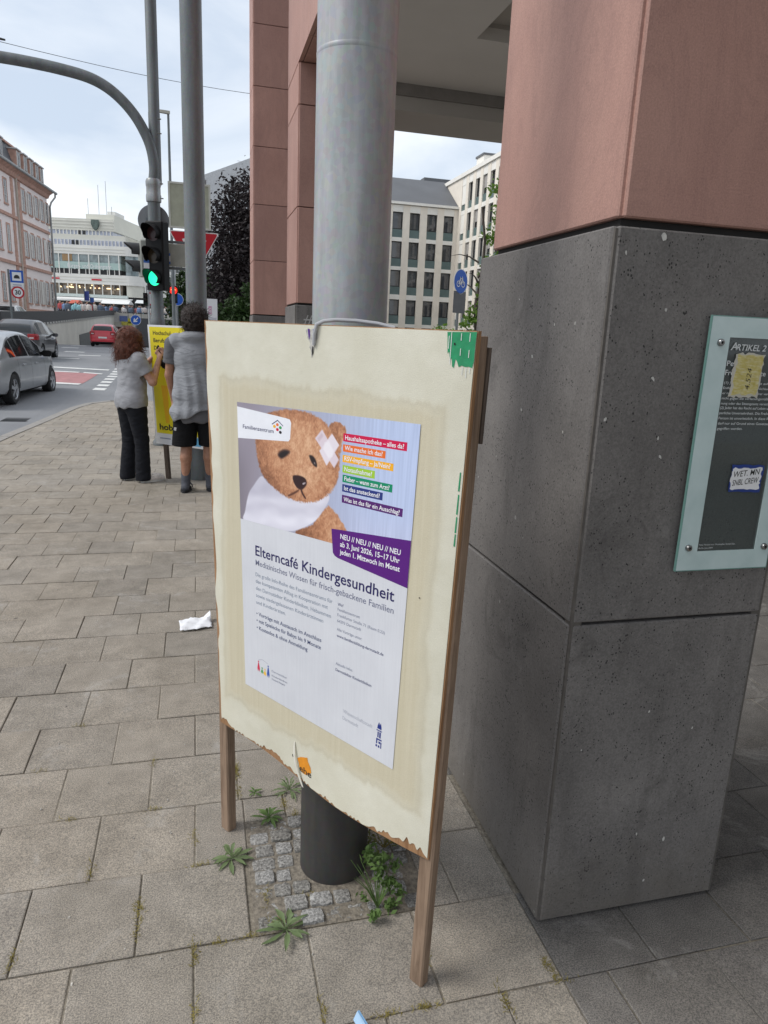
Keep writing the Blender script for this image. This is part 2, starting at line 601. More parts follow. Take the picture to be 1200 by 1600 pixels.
for k in range(8):
    t = k / 7
    x, y = -2.44 + (-2.79 + 2.44) * t, 19.6 + 8.5 * t
    road_sheet('dash', [(x - .18, y), (x + .12, y - .08), (x + .12, y + .52), (x - .18, y + .6)], M_paint)
for (x, y, l) in ((-5.4, 33.2, 1.6), (-6.9, 33.6, 1.4), (-7.6, 48.0, 3.0), (-8.4, 42.0, 3.0), (-6.3, 41.0, 3.0), (-5.0, 37.0, 1.8), (-7.9, 53.5, 3.0)):
    road_sheet('lane_dash', [(x - .5, y), (x + .5, y - .1), (x + .5, y + l * .25), (x - .5, y + l * .3)], M_paint)
for i, (x0, x1, y0, y1) in enumerate(((-3.9, -3.42, 14.5, 15.0), (-3.42, -2.93, 13.7, 14.25))):
    d = thing('drain_grate', ['iron drain grate at the left picture edge in the asphalt', 'iron drain grate in the asphalt nearest the kerb'][i], 'drain', ((x0 + x1) / 2, (y0 + y1) / 2, ROADZ(14)), 0)
    mm = MB().box(x0, x1, y0, y1, -.104, -.098)
    mm.build('frame', M_dark, d, world=True)
    for k in range(7):
        yy = y0 + .04 + k * (y1 - y0 - .1) / 6
        MB().box(x0 + .04, x1 - .04, yy, yy + .035, -.0975, -.09).build('bar', M_dark, d, world=True)

# pavement: a body with kerbs, slabs laid on it one by one
KERB = [(-3.35, -8), (-2.95, 8.0), (-2.773, 11.2), (-2.617, 13.03), (-2.45, 15.3), (-2.28, 16.2), (-1.9, 16.85), (-1.2, 17.05), (4.0, 17.1)]
m = MB()
poly = KERB + [(40, 17.1), (40, -8)]
m.prism(poly, 2, -0.6, -0.0052)
pave = tag(m.build('pavement', M_joint), kind='structure')
# the granite kerb along it
M_kerb = plain('kerb_stone', (0.27, 0.255, 0.235), 0.85, var=0.15, scale=14, bump=0.2)
for i in range(len(KERB) - 1):
    (x0, y0), (x1, y1) = KERB[i], KERB[i + 1]
    if y1 < 9: continue
    L = math.hypot(x1 - x0, y1 - y0)
    nn = max(1, int(L / 1.0))
    for k in range(nn):
        a, c2 = k / nn + .004, (k + 1) / nn - .004
        ax, ay, bx_, by_ = x0 + (x1 - x0) * a, y0 + (y1 - y0) * a, x0 + (x1 - x0) * c2, y0 + (y1 - y0) * c2
        px_, py_ = (y0 - y1) / L, (x1 - x0) / L
        mm = MB()
        q = [(ax + px_ * .01, ay + py_ * .01), (bx_ + px_ * .01, by_ + py_ * .01), (bx_ - px_ * .14, by_ - py_ * .14), (ax - px_ * .14, ay - py_ * .14)]
        mm.prism(q, 2, -.3, .004)
        mm.build('kerb_stone', M_kerb, pave)

PITCHS = 0.305
ROW0 = 1.026
SZ = 0.305


def clip(poly, x0, y0, nx, ny):
    """keep the side of a line where (p - p0) . n >= 0"""
    outp = []
    for i in range(len(poly)):
        a, c2 = poly[i], poly[(i + 1) % len(poly)]
        da, dc = (a[0] - x0) * nx + (a[1] - y0) * ny, (c2[0] - x0) * nx + (c2[1] - y0) * ny
        if da >= 0: outp.append(a)
        if (da >= 0) != (dc >= 0):
            t = da / (da - dc)
            outp.append((a[0] + (c2[0] - a[0]) * t, a[1] + (c2[1] - a[1]) * t))
    return outp


def slab_poly(m, poly, z, c=0.0028, bot=-0.05):
    n = len(poly)
    if n < 3: return
    cx, cy = sum(p[0] for p in poly) / n, sum(p[1] for p in poly) / n
    ins = []
    for p in poly:
        dx, dy = cx - p[0], cy - p[1]
        ins.append((p[0] + math.copysign(min(c, abs(dx)), dx), p[1] + math.copysign(min(c, abs(dy)), dy)))
    m.rings([[(x, y, bot) for x, y in poly], [(x, y, z - c * 0.6) for x, y in poly], [(x, y, z) for x, y in ins]], False, True)


COB = (0.125, 0.635, 1.638, 2.118)     # cobbled square round the mast foot
GAP = 0.0027
pieces = []                            # (poly, material key, weight)
for k in range(-4, 53):
    y0, y1 = ROW0 + k * PITCHS, ROW0 + (k + 1) * PITCHS
    off = -0.345 if (k % 2) else -0.499
    i0 = int(math.floor((-3.4 - off) / 0.306))
    i1 = int(math.ceil((7.5 - off) / 0.306)) if k < 22 else int(math.ceil((3.0 - off) / 0.306))
    for i in range(i0, i1):
        x0, x1 = off + i * 0.306, off + (i + 1) * 0.306
        if 0.86 < x1 < 0.902: x1 = 0.902
        if 0.86 < x0 < 0.902: x0 = 0.902
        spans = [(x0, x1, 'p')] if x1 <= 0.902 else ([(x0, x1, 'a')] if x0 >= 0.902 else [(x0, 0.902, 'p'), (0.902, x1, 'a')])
        for (a, c2, key) in spans:
            if c2 - a < 0.03: continue
            rects = [(a, c2, y0, y1)]
            if a < COB[1] and c2 > COB[0] and y0 < COB[3] - .01 and y1 > COB[2] + .01:
                rects = []
                if a < COB[0]: rects.append((a, COB[0], y0, y1))
                if c2 > COB[1]: rects.append((COB[1], c2, y0, y1))
                if y1 > COB[3]: rects.append((max(a, COB[0]), min(c2, COB[1]), COB[3], y1))
            for (xa, xb, ya, yb) in rects:
                if xb - xa < 0.025 or yb - ya < 0.02: continue
                g2 = GAP * random.uniform(0.3, 1.3)
                pl = [(xa + g2, ya + g2), (xb - g2, ya + g2), (xb - g2, yb - g2), (xa + g2, yb - g2)]
                if y1 > 9:
                    for (q0, q1) in zip(KERB[1:-1], KERB[2:]):
                        dx, dy = q1[0] - q0[0], q1[1] - q0[1]
                        L = math.hypot(dx, dy)
                        nx, ny = dy / L, -dx / L
                        pl = clip(pl, q0[0] + nx * .15, q0[1] + ny * .15, nx, ny)
                        if len(pl) < 3: break
                if len(pl) < 3: continue
                cx, cy = sum(p[0] for p in pl) / len(pl), sum(p[1] for p in pl) / len(pl)
                # what the camera sees of it, roughly
                dv = np.array([cx, cy, -EYE])
                cc = _axes @ dv
                if cc[2] < 0.3: w = 0
                else:
                    u, v = 600 + FPX * cc[0] / cc[2], 800 + FPX * cc[1] / cc[2]
                    inside = -90 < u < 1290 and v < 1720
                    hidden = (cx > 0.95 and 1.55 < cy) and cx < 0.9 + cy * 0.35 + .35 or (cx > .30 and cy > 2.3) or (cx > 0.05 and cy > 3.6)
                    w = (1.0 / cc[2] ** 3) if inside and not hidden else 0
                if cx > 0.93 and cx < 1.48 and 1.53 < cy < 2.2: continue
                pieces.append((w, pl, key))
pieces.sort(key=lambda p: -p[0])
big, rest = pieces[:300], pieces[300:]
cache = {}
for w, pl, key in big:
    cx, cy = pl[0]
    dims = (round(max(p[0] for p in pl) - min(p[0] for p in pl), 3), round(max(p[1] for p in pl) - min(p[1] for p in pl), 3), key, len(pl))
    if dims not in cache or len(pl) != 4:
        mm = MB()
        slab_poly(mm, [(p[0] - cx, p[1] - cy) for p in pl], 0.0)
        me = bpy.data.meshes.new('slab')
        me.from_pydata(mm.v, [], mm.f)
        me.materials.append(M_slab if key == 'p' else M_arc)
        cache[dims] = me
    o = link('slab', cache[dims], None, pave)
    o.location = (cx, cy, random.uniform(-.0025, .0015))
    o.rotation_euler = (random.uniform(-.006, .006), random.uniform(-.006, .006), random.uniform(-.006, .006))
for key, mat in (('p', M_slab), ('a', M_arc)):
    mm = MB()
    for w, pl, k2 in rest:
        if k2 == key: slab_poly(mm, pl, random.uniform(-.004, .002))
    tag(mm.build('far_slabs', mat, pave, fix=False), kind='stuff')

# ------------------------------------------------------------------ arcade: pillars and the storey they carry
M_core = flat('joint_shadow_gap', (0.03, 0.028, 0.027), 0.9)
BX0, BX1 = 0.910, 1.500


def pillar(label, y0, y1, ztop, seams_red, inset=0.012, rear=0.0, graffiti=False):
    """stone clad pillar: dark core, basalt panels up to 1.885, red panels above"""
    t = thing('stone_pillar', label, 'pillar', ((BX0 + BX1) / 2, (y0 + y1) / 2, 0), 0, 'pillars of the arcade')
    MB().box(BX0 + .03, BX1 - .03, y0 + .03, y1 - .03 - rear, 0.002, ztop).build('core', M_core, t, world=True)
    th = 0.028

    def panel(name, mat, x0, x1, ya, yb, z0, z1):
        c = 0.004
        mm = MB()
        mm.add([], [])
        # chamfered slab
        q = [[(x0, ya, z0), (x1, ya, z0), (x1, yb, z0), (x0, yb, z0)], [(x0, ya, z1), (x1, ya, z1), (x1, yb, z1), (x0, yb, z1)]]
        mm.rings(q, True, True)
        o = mm.build(name, mat, t, world=True)
        bm = bmesh.new()
        bm.from_mesh(o.data)
        bmesh.ops.bevel(bm, geom=list(bm.edges), offset=c, segments=1, affect='EDGES')
        bm.to_mesh(o.data)
        bm.free()
        return o
    for (z0, z1, nm, mat, ins, rr) in [(0.012, 0.921, 'basalt_panel', M_basalt, 0, 0), (0.929, 1.885, 'basalt_panel', M_basalt, 0, 0)] + [(a, b2, 'red_panel', M_red, inset, rear) for a, b2 in seams_red]:
        xa, xb, ya, yb = BX0 + ins, BX1 - ins, y0 + ins * .6, y1 - ins - rr
        g3 = 0.011
        panel(nm, mat, xa, xa + th, ya + g3, yb - g3, z0, z1)
        panel(nm, mat, xb - th, xb, ya + g3, yb - g3, z0, z1)
        panel(nm, mat, xa + g3, xb - g3, ya, ya + th, z0, z1)
        panel(nm, mat, xa + g3, xb - g3, yb - th, yb, z0, z1)
    # grey corner fillets that close the mitred edges
    fl = plain('corner_mortar', (0.105, 0.095, 0.085), 0.9, var=0.2, scale=30)
    for (cx, cy) in ((BX0, y0), (BX0, y1), (BX1, y0), (BX1, y1)):
        sx, sy = (1 if cx == BX0 else -1), (1 if cy == y0 else -1)
        x, y = cx + sx * .004, cy + sy * .004
        mm = MB().box(min(x, x + sx * .03), max(x, x + sx * .03), min(y, y + sy * .03), max(y, y + sy * .03), .012, 1.88)
        mm.build('corner_joint', fl, t, world=True)
    return t


near = pillar('near basalt and red stone pillar with the glass plaque', 1.508, 2.315, 3.955, [(1.905, 2.755), (2.762, 3.61), (3.617, 3.95)], 0.014, 0.05)
pb = pillar('middle stone pillar behind the big grey mast, chalk scrawl on its base', 7.0, 7.8, 3.955, [(1.905, 2.755), (2.762, 3.61), (3.617, 3.95)])
pa = pillar('farthest free standing red stone pillar left of the big grey mast', 12.4, 13.15, 11.9, [(1.905 + k * .857, 1.905 + (k + 1) * .857 - .008) for k in range(11)])
# chalk scrawl on the base of the middle pillar
vs, fs = text_mesh('# h.v', 0.30, 0.13, 0.0, 0.25)
M_chalk = flat('chalk', (0.45, 0.44, 0.43), 0.9)
MB().add([(0.985 + x, 6.997, 1.68 + y) for x, y in vs], fs).build('chalk_scrawl', M_chalk, pb, world=True)
vs, fs = text_mesh('G', 0.06, 0.05, 0.0, 0.25)
MB().add([(1.05 + x, 6.997, 1.60 + y) for x, y in vs], fs).build('chalk_scrawl', M_chalk, pb, world=True)

arcb = thing('arcade_building', 'storey with pale soffit and red spandrel carried by the stone pillars', 'building', (4.5, 3.0, 3.9), 0)
# soffit with a square recess (four sheets round the hole, then the recess box)
hx0, hx1, hy0, hy1 = 2.15, 3.35, 4.65, 5.86
zc = 3.90
m = MB()
for (x0, x1, y0, y1) in ((1.35, 9.0, -6.0, hy0), (1.35, hx0, hy0, hy1), (hx1, 9.0, hy0, hy1), (1.35, 9.0, hy1, 7.02)):
    m.box(x0, x1, y0, y1, zc, zc + .09)
m.build('soffit', M_soffit, arcb, world=True)
m = MB()
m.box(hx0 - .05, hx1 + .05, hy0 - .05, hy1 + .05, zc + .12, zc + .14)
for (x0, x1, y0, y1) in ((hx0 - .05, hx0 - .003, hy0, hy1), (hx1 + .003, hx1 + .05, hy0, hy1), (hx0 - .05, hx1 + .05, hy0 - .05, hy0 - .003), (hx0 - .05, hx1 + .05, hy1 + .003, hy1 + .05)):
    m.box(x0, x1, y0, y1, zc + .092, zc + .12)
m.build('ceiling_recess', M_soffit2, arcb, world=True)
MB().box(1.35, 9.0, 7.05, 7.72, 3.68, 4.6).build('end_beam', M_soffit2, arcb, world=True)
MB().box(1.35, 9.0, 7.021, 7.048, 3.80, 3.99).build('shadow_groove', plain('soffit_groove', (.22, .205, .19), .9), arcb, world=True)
# upper storey body and its red spandrel panels on the street side
MB().box(.96, 9.0, -6, 7.7, 4.10, 12.0).build('upper_wall', M_core, arcb, world=True)
for k in range(9):
    z0 = 3.958 + k * .857
    for j in range(10):
        ya = 7.80 - (j + 1) * 1.363 + .004
        yb = 7.80 - j * 1.363 - .004
        MB().box(.922, .958, ya, yb, z0, z0 + .849).build('red_panel', M_red, arcb, world=True)
    MB().box(.962, 3.6, 7.712, 7.745, z0, z0 + .849).build('red_panel', M_red, arcb, world=True)
for j in range(10):
    ya, yb = 7.80 - (j + 1) * 1.363 + .004, 7.80 - j * 1.363 - .004
    MB().box(.964, 1.346, ya, min(yb, 7.69), 3.957, 3.985).build('red_underside_panel', M_red, arcb, world=True)
# low wall closing the arcade far to the right, out of the picture
MB().box(8.6, 9.0, -6, 7.0, 0, 3.89).build('back_wall', M_white, arcb, world=True)

# ------------------------------------------------------------------ glass plaque
PY = 1.488
plq = thing('glass_plaque', 'frosted glass plaque with white lettering bolted to the near pillar', 'plaque', (1.325, PY, 1.067), 0)
px0, px1, pz0, pz1 = 1.185, 1.463, 1.067, 1.702
ix0, ix1, iz0, iz1 = 1.240, 1.418, 1.117, 1.655
b = NB('frosted_glass')
_n = b.noise(b.pos(), 14, 4)
M_frost = b.done(b.ramp(_n, [(0.3, (0.44, 0.555, 0.55)), (0.7, (0.53, 0.64, 0.635))]), 0.22, 0, 0.6)
b = NB('clear_dark_glass')
tr = b.n('ShaderNodeBsdfTransparent')
tr.inputs[0].default_value = (0.80, 0.88, 0.87, 1)
df = b.n('ShaderNodeBsdfDiffuse')
df.inputs[0].default_value = (0.105, 0.120, 0.118, 1)
m0 = b.n('ShaderNodeMixShader')
m0.inputs[0].default_value = 0.6
b.l(tr.outputs[0], m0.inputs[1])
b.l(df.outputs[0], m0.inputs[2])
gl = b.n('ShaderNodeBsdfGlossy')
gl.inputs['Roughness'].default_value = 0.04
fr = b.n('ShaderNodeFresnel')
fr.inputs['IOR'].default_value = 1.5
ms = b.n('ShaderNodeMixShader')
b.l(fr.outputs[0], ms.inputs[0])
b.l(m0.outputs[0], ms.inputs[1])
b.l(gl.outputs[0], ms.inputs[2])
b.l(ms.outputs[0], b.t.nodes['Material Output'].inputs['Surface'])
M_clear = b.m
M_edge = flat('glass_edge', (0.16, 0.30, 0.27), 0.1)
m = MB()
for (x0, x1, z0, z1) in ((px0, ix0, pz0, pz1), (ix1, px1, pz0, pz1), (ix0, ix1, pz0, iz0), (ix0, ix1, iz1, pz1)):
    m.box(x0, x1, PY, PY + .008, z0, z1)
m.build('frosted_rim', M_frost, plq, world=True)
m = MB()
e_ = 0.0025
for (x0, x1, z0, z1) in ((px0 - e_, px0 - .0002, pz0, pz1), (px1 + .0002, px1 + e_, pz0, pz1), (px0 - e_, px1 + e_, pz0 - e_, pz0 - .0002), (px0 - e_, px1 + e_, pz1 + .0002, pz1 + e_)):
    m.box(x0, x1, PY + .0005, PY + .0075, z0, z1)
m.build('glass_edge', M_edge, plq, world=True)
MB().add([(ix0, PY + .003, iz0), (ix1, PY + .003, iz0), (ix1, PY + .003, iz1), (ix0, PY + .003, iz1)], [(0, 1, 2, 3)]).build('clear_pane', M_clear, plq, world=True)
for (bx, bz) in ((1.214, 1.642), (1.211, 1.128), (1.444, 1.125), (1.444, 1.642)):
    MB().lathe([(.0085, 0), (.0085, .004), (.007, .0065), (.003, .0075)], 16).v
    mm = MB()
    prof = [(.0088, 0.0), (.0088, .005), (.0070, .0075), (.0035, .0078), (.003, .006)]
    mm.rings([[(bx + r_ * math.cos(a), PY - .0002 - z_, bz + r_ * math.sin(a)) for a in (2 * math.pi * k / 18 for k in range(18))] for r_, z_ in prof], True, True)
    bo = mm.build('bolt', M_chrome, plq, smooth=True, world=True)
    MB().disc((bx, PY - .0066, bz), (0, -1, 0), .0034, 6).build('socket', M_black, bo, world=True)
    MB().box(bx - .006, bx + .006, PY + .0082, 1.507, bz - .006, bz + .006).build('standoff', M_chrome, plq, world=True)
M_wtext = flat('white_lettering', (0.60, 0.62, 0.62), 0.6)


def plq_text(name, txt, x, z, h, w=None, bold=0.0, shear=0.0):
    vs, fs = text_mesh(txt, w, h, bold, shear)
    # a broad line wider than the pane is cut at the pane's edge by the pane itself in the photograph; keep within
    return MB().add([(x + a, PY - .0006, z + c2) for a, c2 in vs], fs).build(name, M_wtext, plq, world=True)


plq_text('heading', 'A', 1.246, 1.6255, .0185, None, .012, .18)
plq_text('heading', 'RTIKEL 2', 1.262, 1.6255, .0145, .086, .012, .18)
plq_text('subheading', 'Persönliche', 1.242, 1.588, .0125, .098, .008)
plq_text('subheading', 'Freiheitsrechte', 1.241, 1.566, .0125, .118, .008)
for i, l_ in enumerate(('(1) Jeder hat das Recht auf die freie', 'Entfaltung seiner Persönlichkeit, soweit', 'er nicht die Rechte anderer verletzt und', 'nicht gegen die verfassungsmäßige Ord-', 'nung oder das Sittengesetz verstößt.')):
    plq_text('paragraph', l_, 1.242, 1.545 - i * .0125, .0058, .172 if i < 4 else .15, .004)
for i, l_ in enumerate(('(2) Jeder hat das Recht auf Leben und kör-', 'perliche Unversehrtheit. Die Freiheit der', 'Person ist unverletzlich. In diese Rechte', 'darf nur auf Grund eines Gesetzes ein-', 'gegriffen werden.')):
    plq_text('paragraph', l_, 1.242, 1.484 - i * .0128, .0062, .172 if i < 4 else .075, .006)
plq_text('caption', 'Foto: Parade zum Christopher Street Day,', 1.243, 1.133, .0040, .110)
plq_text('caption', 'Berlin, Juni 2004', 1.243, 1.124, .0040, .042)


def ragged(cx, cz, w, h, n=28, amp=.004, seed=1, skew=0.0):
    rd = random.Random(seed)
    p = []
    per = [(-w / 2, -h / 2), (w / 2, -h / 2), (w / 2, h / 2), (-w / 2, h / 2)]
    for i in range(4):
        a, c2 = per[i], per[(i + 1) % 4]
        for k in range(n // 4):
            t = k / (n // 4)
            x, z = a[0] + (c2[0] - a[0]) * t, a[1] + (c2[1] - a[1]) * t
            p.append((cx + x + skew * z + rd.uniform(-amp, amp), cz + z + rd.uniform(-amp, amp)))
    return p


b = NB('yellow_torn_paper')
_v = b.pos()
_n = b.noise(_v, 90, 5, 0.7)
M_ysticker = b.done(b.mix(b.ramp(b.noise(b.pos('Position', (60, 60, 260)), 1.0, 4), [(0.45, (0, 0, 0)), (0.7, (.7, .7, .7))]), b.ramp(_n, [(0.3, (0.42, 0.34, 0.07)), (0.7, (0.58, 0.51, 0.20))]), (0.66, 0.63, 0.46)), 0.8)
b.bump(_n, 0.5, 0.002)
st1 = thing('torn_sticker', 'torn yellow paper sticker stuck over the plaque lettering', 'sticker', (1.305, PY, 1.515), 0)
MB().prism(ragged(1.303, 1.566, .084, .104, 40, .0035, 3, .03), 1, PY - .0014, PY - .0009).build('paper_rim', flat('grey_paper', (.50, .48, .42), .8), st1, world=True)
MB().prism(ragged(1.305, 1.568, .072, .096, 40, .003, 4, .03), 1, PY - .0019, PY - .0015).build('yellow_face', M_ysticker, st1, world=True)
vs, fs = text_mesh('4.524', .052, .014, -.004, .2)
MB().add([(1.316 - y_, PY - .0022, 1.532 + x_) for x_, y_ in vs], fs).build('scribble', flat('ink', (.03, .028, .025), .6), st1, world=True)
st2 = thing('tag_sticker', 'white sticker with blue torn border and black handwriting on the plaque', 'sticker', (1.355, PY, 1.29), 0)
MB().prism(ragged(1.353, 1.308, .096, .070, 24, .002, 5, .02), 1, PY - .0014, PY - .0009).build('blue_border', flat('sticker_blue', (.018, .045, .22), .5), st2, world=True)
MB().prism(ragged(1.351, 1.308, .089, .056, 40, .0026, 6, .02), 1, PY - .0019, PY - .0015).build('white_face', flat('sticker_white', (.72, .72, .73), .6), st2, world=True)
for i, (tx, z_, w_) in enumerate((('WET. MN', 1.312, .078), ('SNBL CREW', 1.290, .078))):
    vs, fs = text_mesh(tx, w_, .015, .006, .12)
    MB().add([(1.312 + x_, PY - .0022, z_ + y_ + x_ * .10) for x_, y_ in vs], fs).build('handwriting', MATS['ink'], st2, world=True)

# lime splashes on the near pillar
M_lime = plain('lime_splash', (.52, .51, .48), .8, var=.15, scale=60)
for i, (u, v, s_) in enumerate(((1037, 370, 11), (978, 395, 5), (1040, 484, 5), (1020, 592, 7), (1028, 684, 5), (1031, 714, 5), (945, 655, 6), (832, 557, 7), (867, 507, 4), (815, 640, 6), (812, 468, 3), (880, 675, 4), (1036, 1310, 8), (994, 1303, 5), (1081, 1137, 4), (1014, 1111, 4), (1005, 1375, 6), (908, 1172, 3), (748, 745, 4))):
    left = u < 958 - (v - 350) * .116
    p = at(u, v, X=BX0) if left else at(u, v, Y=1.508)
    rr = s_ * .00085
    rd = random.Random(i)
    rads = [rd.uniform(.55, 1.25) for _ in range(10)]
    ang = rd.uniform(-.7, .7)
    ring = [(rr * rads[k] * (math.cos(a) * math.cos(ang) * .7 - math.sin(a) * math.sin(ang) * 1.2), rr * rads[k] * (math.cos(a) * math.sin(ang) * .7 + math.sin(a) * math.cos(ang) * 1.2)) for k, a in ((k, 2 * math.pi * k / 10) for k in range(10))]
    if left: vv = [(BX0 - .0012, p.y + a, p.z + c2) for a, c2 in ring]
    else: vv = [(p.x + a, 1.508 - .0012, p.z + c2) for a, c2 in ring]
    MB().add(vv, [tuple(range(10))]).build('lime_splash', M_lime, near, world=True)

# ------------------------------------------------------------------ the big mast
MCX, MCY = 0.388, 1.882
mast = thing('big_mast', 'thick grey steel mast standing behind the poster board', 'mast', (MCX, MCY, 0), 0)
m = MB()
m.lathe([(.099, .41), (.099, .455), (.0975, .46), (.097, 2.9), (.0965, 9.5)], 48)
m.build('shaft', M_mast, mast, smooth=True)
m = MB()
m.lathe([(.1055, -.02), (.1055, .40), (.105, .425), (.100, .436)], 48)
m.build('black_foot', M_base, mast, smooth=True)
m = MB()
m.lathe([(.0972, 2.265), (.0980, 2.268), (.0980, 2.273), (.0972, 2.276)], 48)
m.build('weld_seam', M_mast, mast, smooth=True)

# cobbles round its foot
M_cob = plain('granite_sett', (.27, .265, .255), .85, var=.3, scale=22, bump=.6, bscale=120)
b = NB('granite_sett_b')
_v = b.pos()
_c = b.ramp(b.noise(_v, 130, 3, .7), [(.3, (.10, .098, .095)), (.5, (.27, .265, .255)), (.72, (.52, .51, .49))])
_c = b.mix(1.0, _c, b.ramp(b.n('ShaderNodeObjectInfo').outputs['Random'], [(0, (.72, .70, .66)), (1, (1.15, 1.15, 1.15))]), 'MULTIPLY')
b.bump(b.noise(_v, 90, 4, .7), .8, .006)
M_cob = b.done(_c, .85, 0, .3)
cob = thing('cobbled_square', 'rough granite setts round the foot of the thick mast', 'cobbles', (.38, 1.878, 0), 0)
MB().box(COB[0], COB[1], COB[2], COB[3], -.06, -.002).build('sand_bed', plain('sandy_fill', (.20, .175, .14), .95, var=.45, scale=70, bump=.8, bscale=160), cob, world=True)
rd = random.Random(11)
nx_, ny_ = 8, 8
yy = COB[2] + .004
for j in range(ny_):
    hh = (COB[3] - COB[2] - .008) / ny_
    xx = COB[0] + .006 + (rd.uniform(0, .02) if j % 2 else 0)
    while xx < COB[1] - .03:
        ww = rd.uniform(.048, .080)
        ww = min(ww, COB[1] - .004 - xx)
        cx, cy = xx + ww / 2, yy + hh / 2
        if math.hypot(cx - MCX, cy - MCY) > .125:
            a_, b_ = ww / 2 - rd.uniform(.001, .004), hh / 2 - rd.uniform(.0005, .004)
            n_ = 16
            rings = []
            rad = [rd.uniform(.90, 1.03) for _ in range(n_)]
            hz_ = rd.uniform(-.008, .005)
            for (sc_, z_) in ((1.0, -.05), (1.0, -.003), (.975, .001), (.93, .003), (.55, .004)):
                rg = []
                for k in range(n_):
                    an = 2 * math.pi * k / n_
                    ca, sa = math.cos(an), math.sin(an)
                    q = (abs(ca) ** 9 + abs(sa) ** 9) ** (-1 / 9)
                    rg.append((cx + a_ * sc_ * ca * q * rad[k], cy + b_ * sc_ * sa * q * rad[k], z_ + hz_ + rd.uniform(-.0025, .0025)))
                rings.append(rg)
            MB().rings(rings, False, True).build('sett', M_cob, cob, smooth=True, world=True)
        xx += ww
    yy += hh

# ------------------------------------------------------------------ poster board
BO = Vector((0.2720, 1.7103, 1.0208))
_yaw, _lean, _rot = -0.986, -0.0196, -0.0183
_ux = Vector((math.cos(_yaw), math.sin(_yaw), 0))
_nn = Vector((math.sin(_yaw), -math.cos(_yaw), 0))
_uz = Vector((0, 0, 1)) * math.cos(_lean) - _nn * math.sin(_lean)
BA = _ux * math.cos(_rot) + _uz * math.sin(_rot)
BB = -_ux * math.sin(_rot) + _uz * math.cos(_rot)
BN = BA.cross(BB).normalized()
if BN.dot(_nn) < 0: BN = -BN


def bowed(a, b_):
    """the board is not quite flat: it bulges a little and its lower edge curls"""
    return -0.010 * max(0, (abs(a) - .34) / .12) ** 2 + 0.005 * max(0, (-b_ - .45) / .18) ** 2 * math.sin(a * 9)


def BP(a, b_, d=0.0):
    return BO + BA * a + BB * b_ + BN * (d + bowed(a, b_))


CORN = [(-.467, .616), (.454, .627), (.425, -.629), (-.417, -.620)]


def bil(u, v):
    """u 0..1 left to right, v 0..1 top to bottom on the board face"""
    tl, tr_, br, bl = CORN
    x = (tl[0] * (1 - u) + tr_[0] * u) * (1 - v) + (bl[0] * (1 - u) + br[0] * u) * v
    y = (tl[1] * (1 - u) + tr_[1] * u) * (1 - v) + (bl[1] * (1 - u) + br[1] * u) * v
    return x, y


board = thing('poster_board', 'worn wooden poster board with the teddy bear poster tied to the thick mast', 'poster board', (BO.x, BO.y, 0), 0)


def sheet(name, mat, f, nu, nv, d0, th, parent, uvname=None):
    """closed thin sheet over a grid; f(u, v) -> board coordinates"""
    m = MB()
    idx = {}
    for k, dd in enumerate((d0 + th, d0)):
        for j in range(nv + 1):
            for i in range(nu + 1):
                a, b_ = f(i / nu, j / nv)
                idx[(k, i, j)] = len(m.v)
                m.v.append(tuple(BP(a, b_, dd)))
    for j in range(nv):
        for i in range(nu):
            m.f.append((idx[0, i, j], idx[0, i, j + 1], idx[0, i + 1, j + 1], idx[0, i + 1, j]))
            m.f.append((idx[1, i, j], idx[1, i + 1, j], idx[1, i + 1, j + 1], idx[1, i, j + 1]))
    per = [(i, 0) for i in range(nu)] + [(nu, j) for j in range(nv)] + [(i, nv) for i in range(nu, 0, -1)] + [(0, j) for j in range(nv, 0, -1)]
    for (p, q) in zip(per, per[1:] + per[:1]):
        m.f.append((idx[0, p[0], p[1]], idx[0, q[0], q[1]], idx[1, q[0], q[1]], idx[1, p[0], p[1]]))
    return m.build(name, mat, parent, smooth=True, world=True)


ply = sheet('plywood', M_ply, lambda u, v: (bil(u, v)[0], bil(u, v)[1] + (.010 * math.sin(u * 7 + .5) * v ** 12)), 30, 40, -.012, .010, board)

# paper: cream layers of old posters with the glue field that the brush left
b = NB('pasted_paper')
_v = b.pos('Object')
sx = b.n('ShaderNodeSeparateXYZ')
# board coordinates inside the shader: the paper object is built in them (x = along, y = up)
b.l(b.n('ShaderNodeAttribute', attribute_name='board').outputs['Vector'], sx.inputs[0])
ax, ay = sx.outputs['X'], sx.outputs['Y']
cmb = b.n('ShaderNodeCombineXYZ')
b.l(ax, cmb.inputs[0])
b.l(ay, cmb.inputs[1])
bv = cmb.outputs[0]
mpp = b.n('ShaderNodeMapping')
mpp.inputs['Scale'].default_value = (9, 1.6, 1)
b.l(bv, mpp.inputs['Vector'])
ed = b.math('MULTIPLY', b.math('SUBTRACT', b.noise(mpp.outputs[0], 1.2, 6, .65), .5), .09)
ed2 = b.math('MULTIPLY', b.math('SUBTRACT', b.noise(bv, 4.0, 5, .6), .5), .07)
dx = b.math('SUBTRACT', b.math('ABSOLUTE', b.math('ADD', ax, -.005)), .385)
dy = b.math('SUBTRACT', b.math('ABSOLUTE', b.math('ADD', ay, .015)), .485)
dd = b.math('ADD', b.math('MAXIMUM', dx, b.math('ADD', dy, ed)), ed2)
mask = b.ramp(b.math('ADD', b.math('MULTIPLY', dd, 12.0), .5), [(.18, (1, 1, 1)), (.72, (0, 0, 0))])
rim = b.ramp(b.math('ADD', b.math('MULTIPLY', dd, 12.0), .5), [(.34, (0, 0, 0)), (.50, (.18, .18, .18)), (.62, (0, 0, 0))])
mp3 = b.n('ShaderNodeMapping')
mp3.inputs['Scale'].default_value = (90, 2.0, 1)
b.l(bv, mp3.inputs['Vector'])
brush = b.noise(mp3.outputs[0], 1.0, 5, .65)
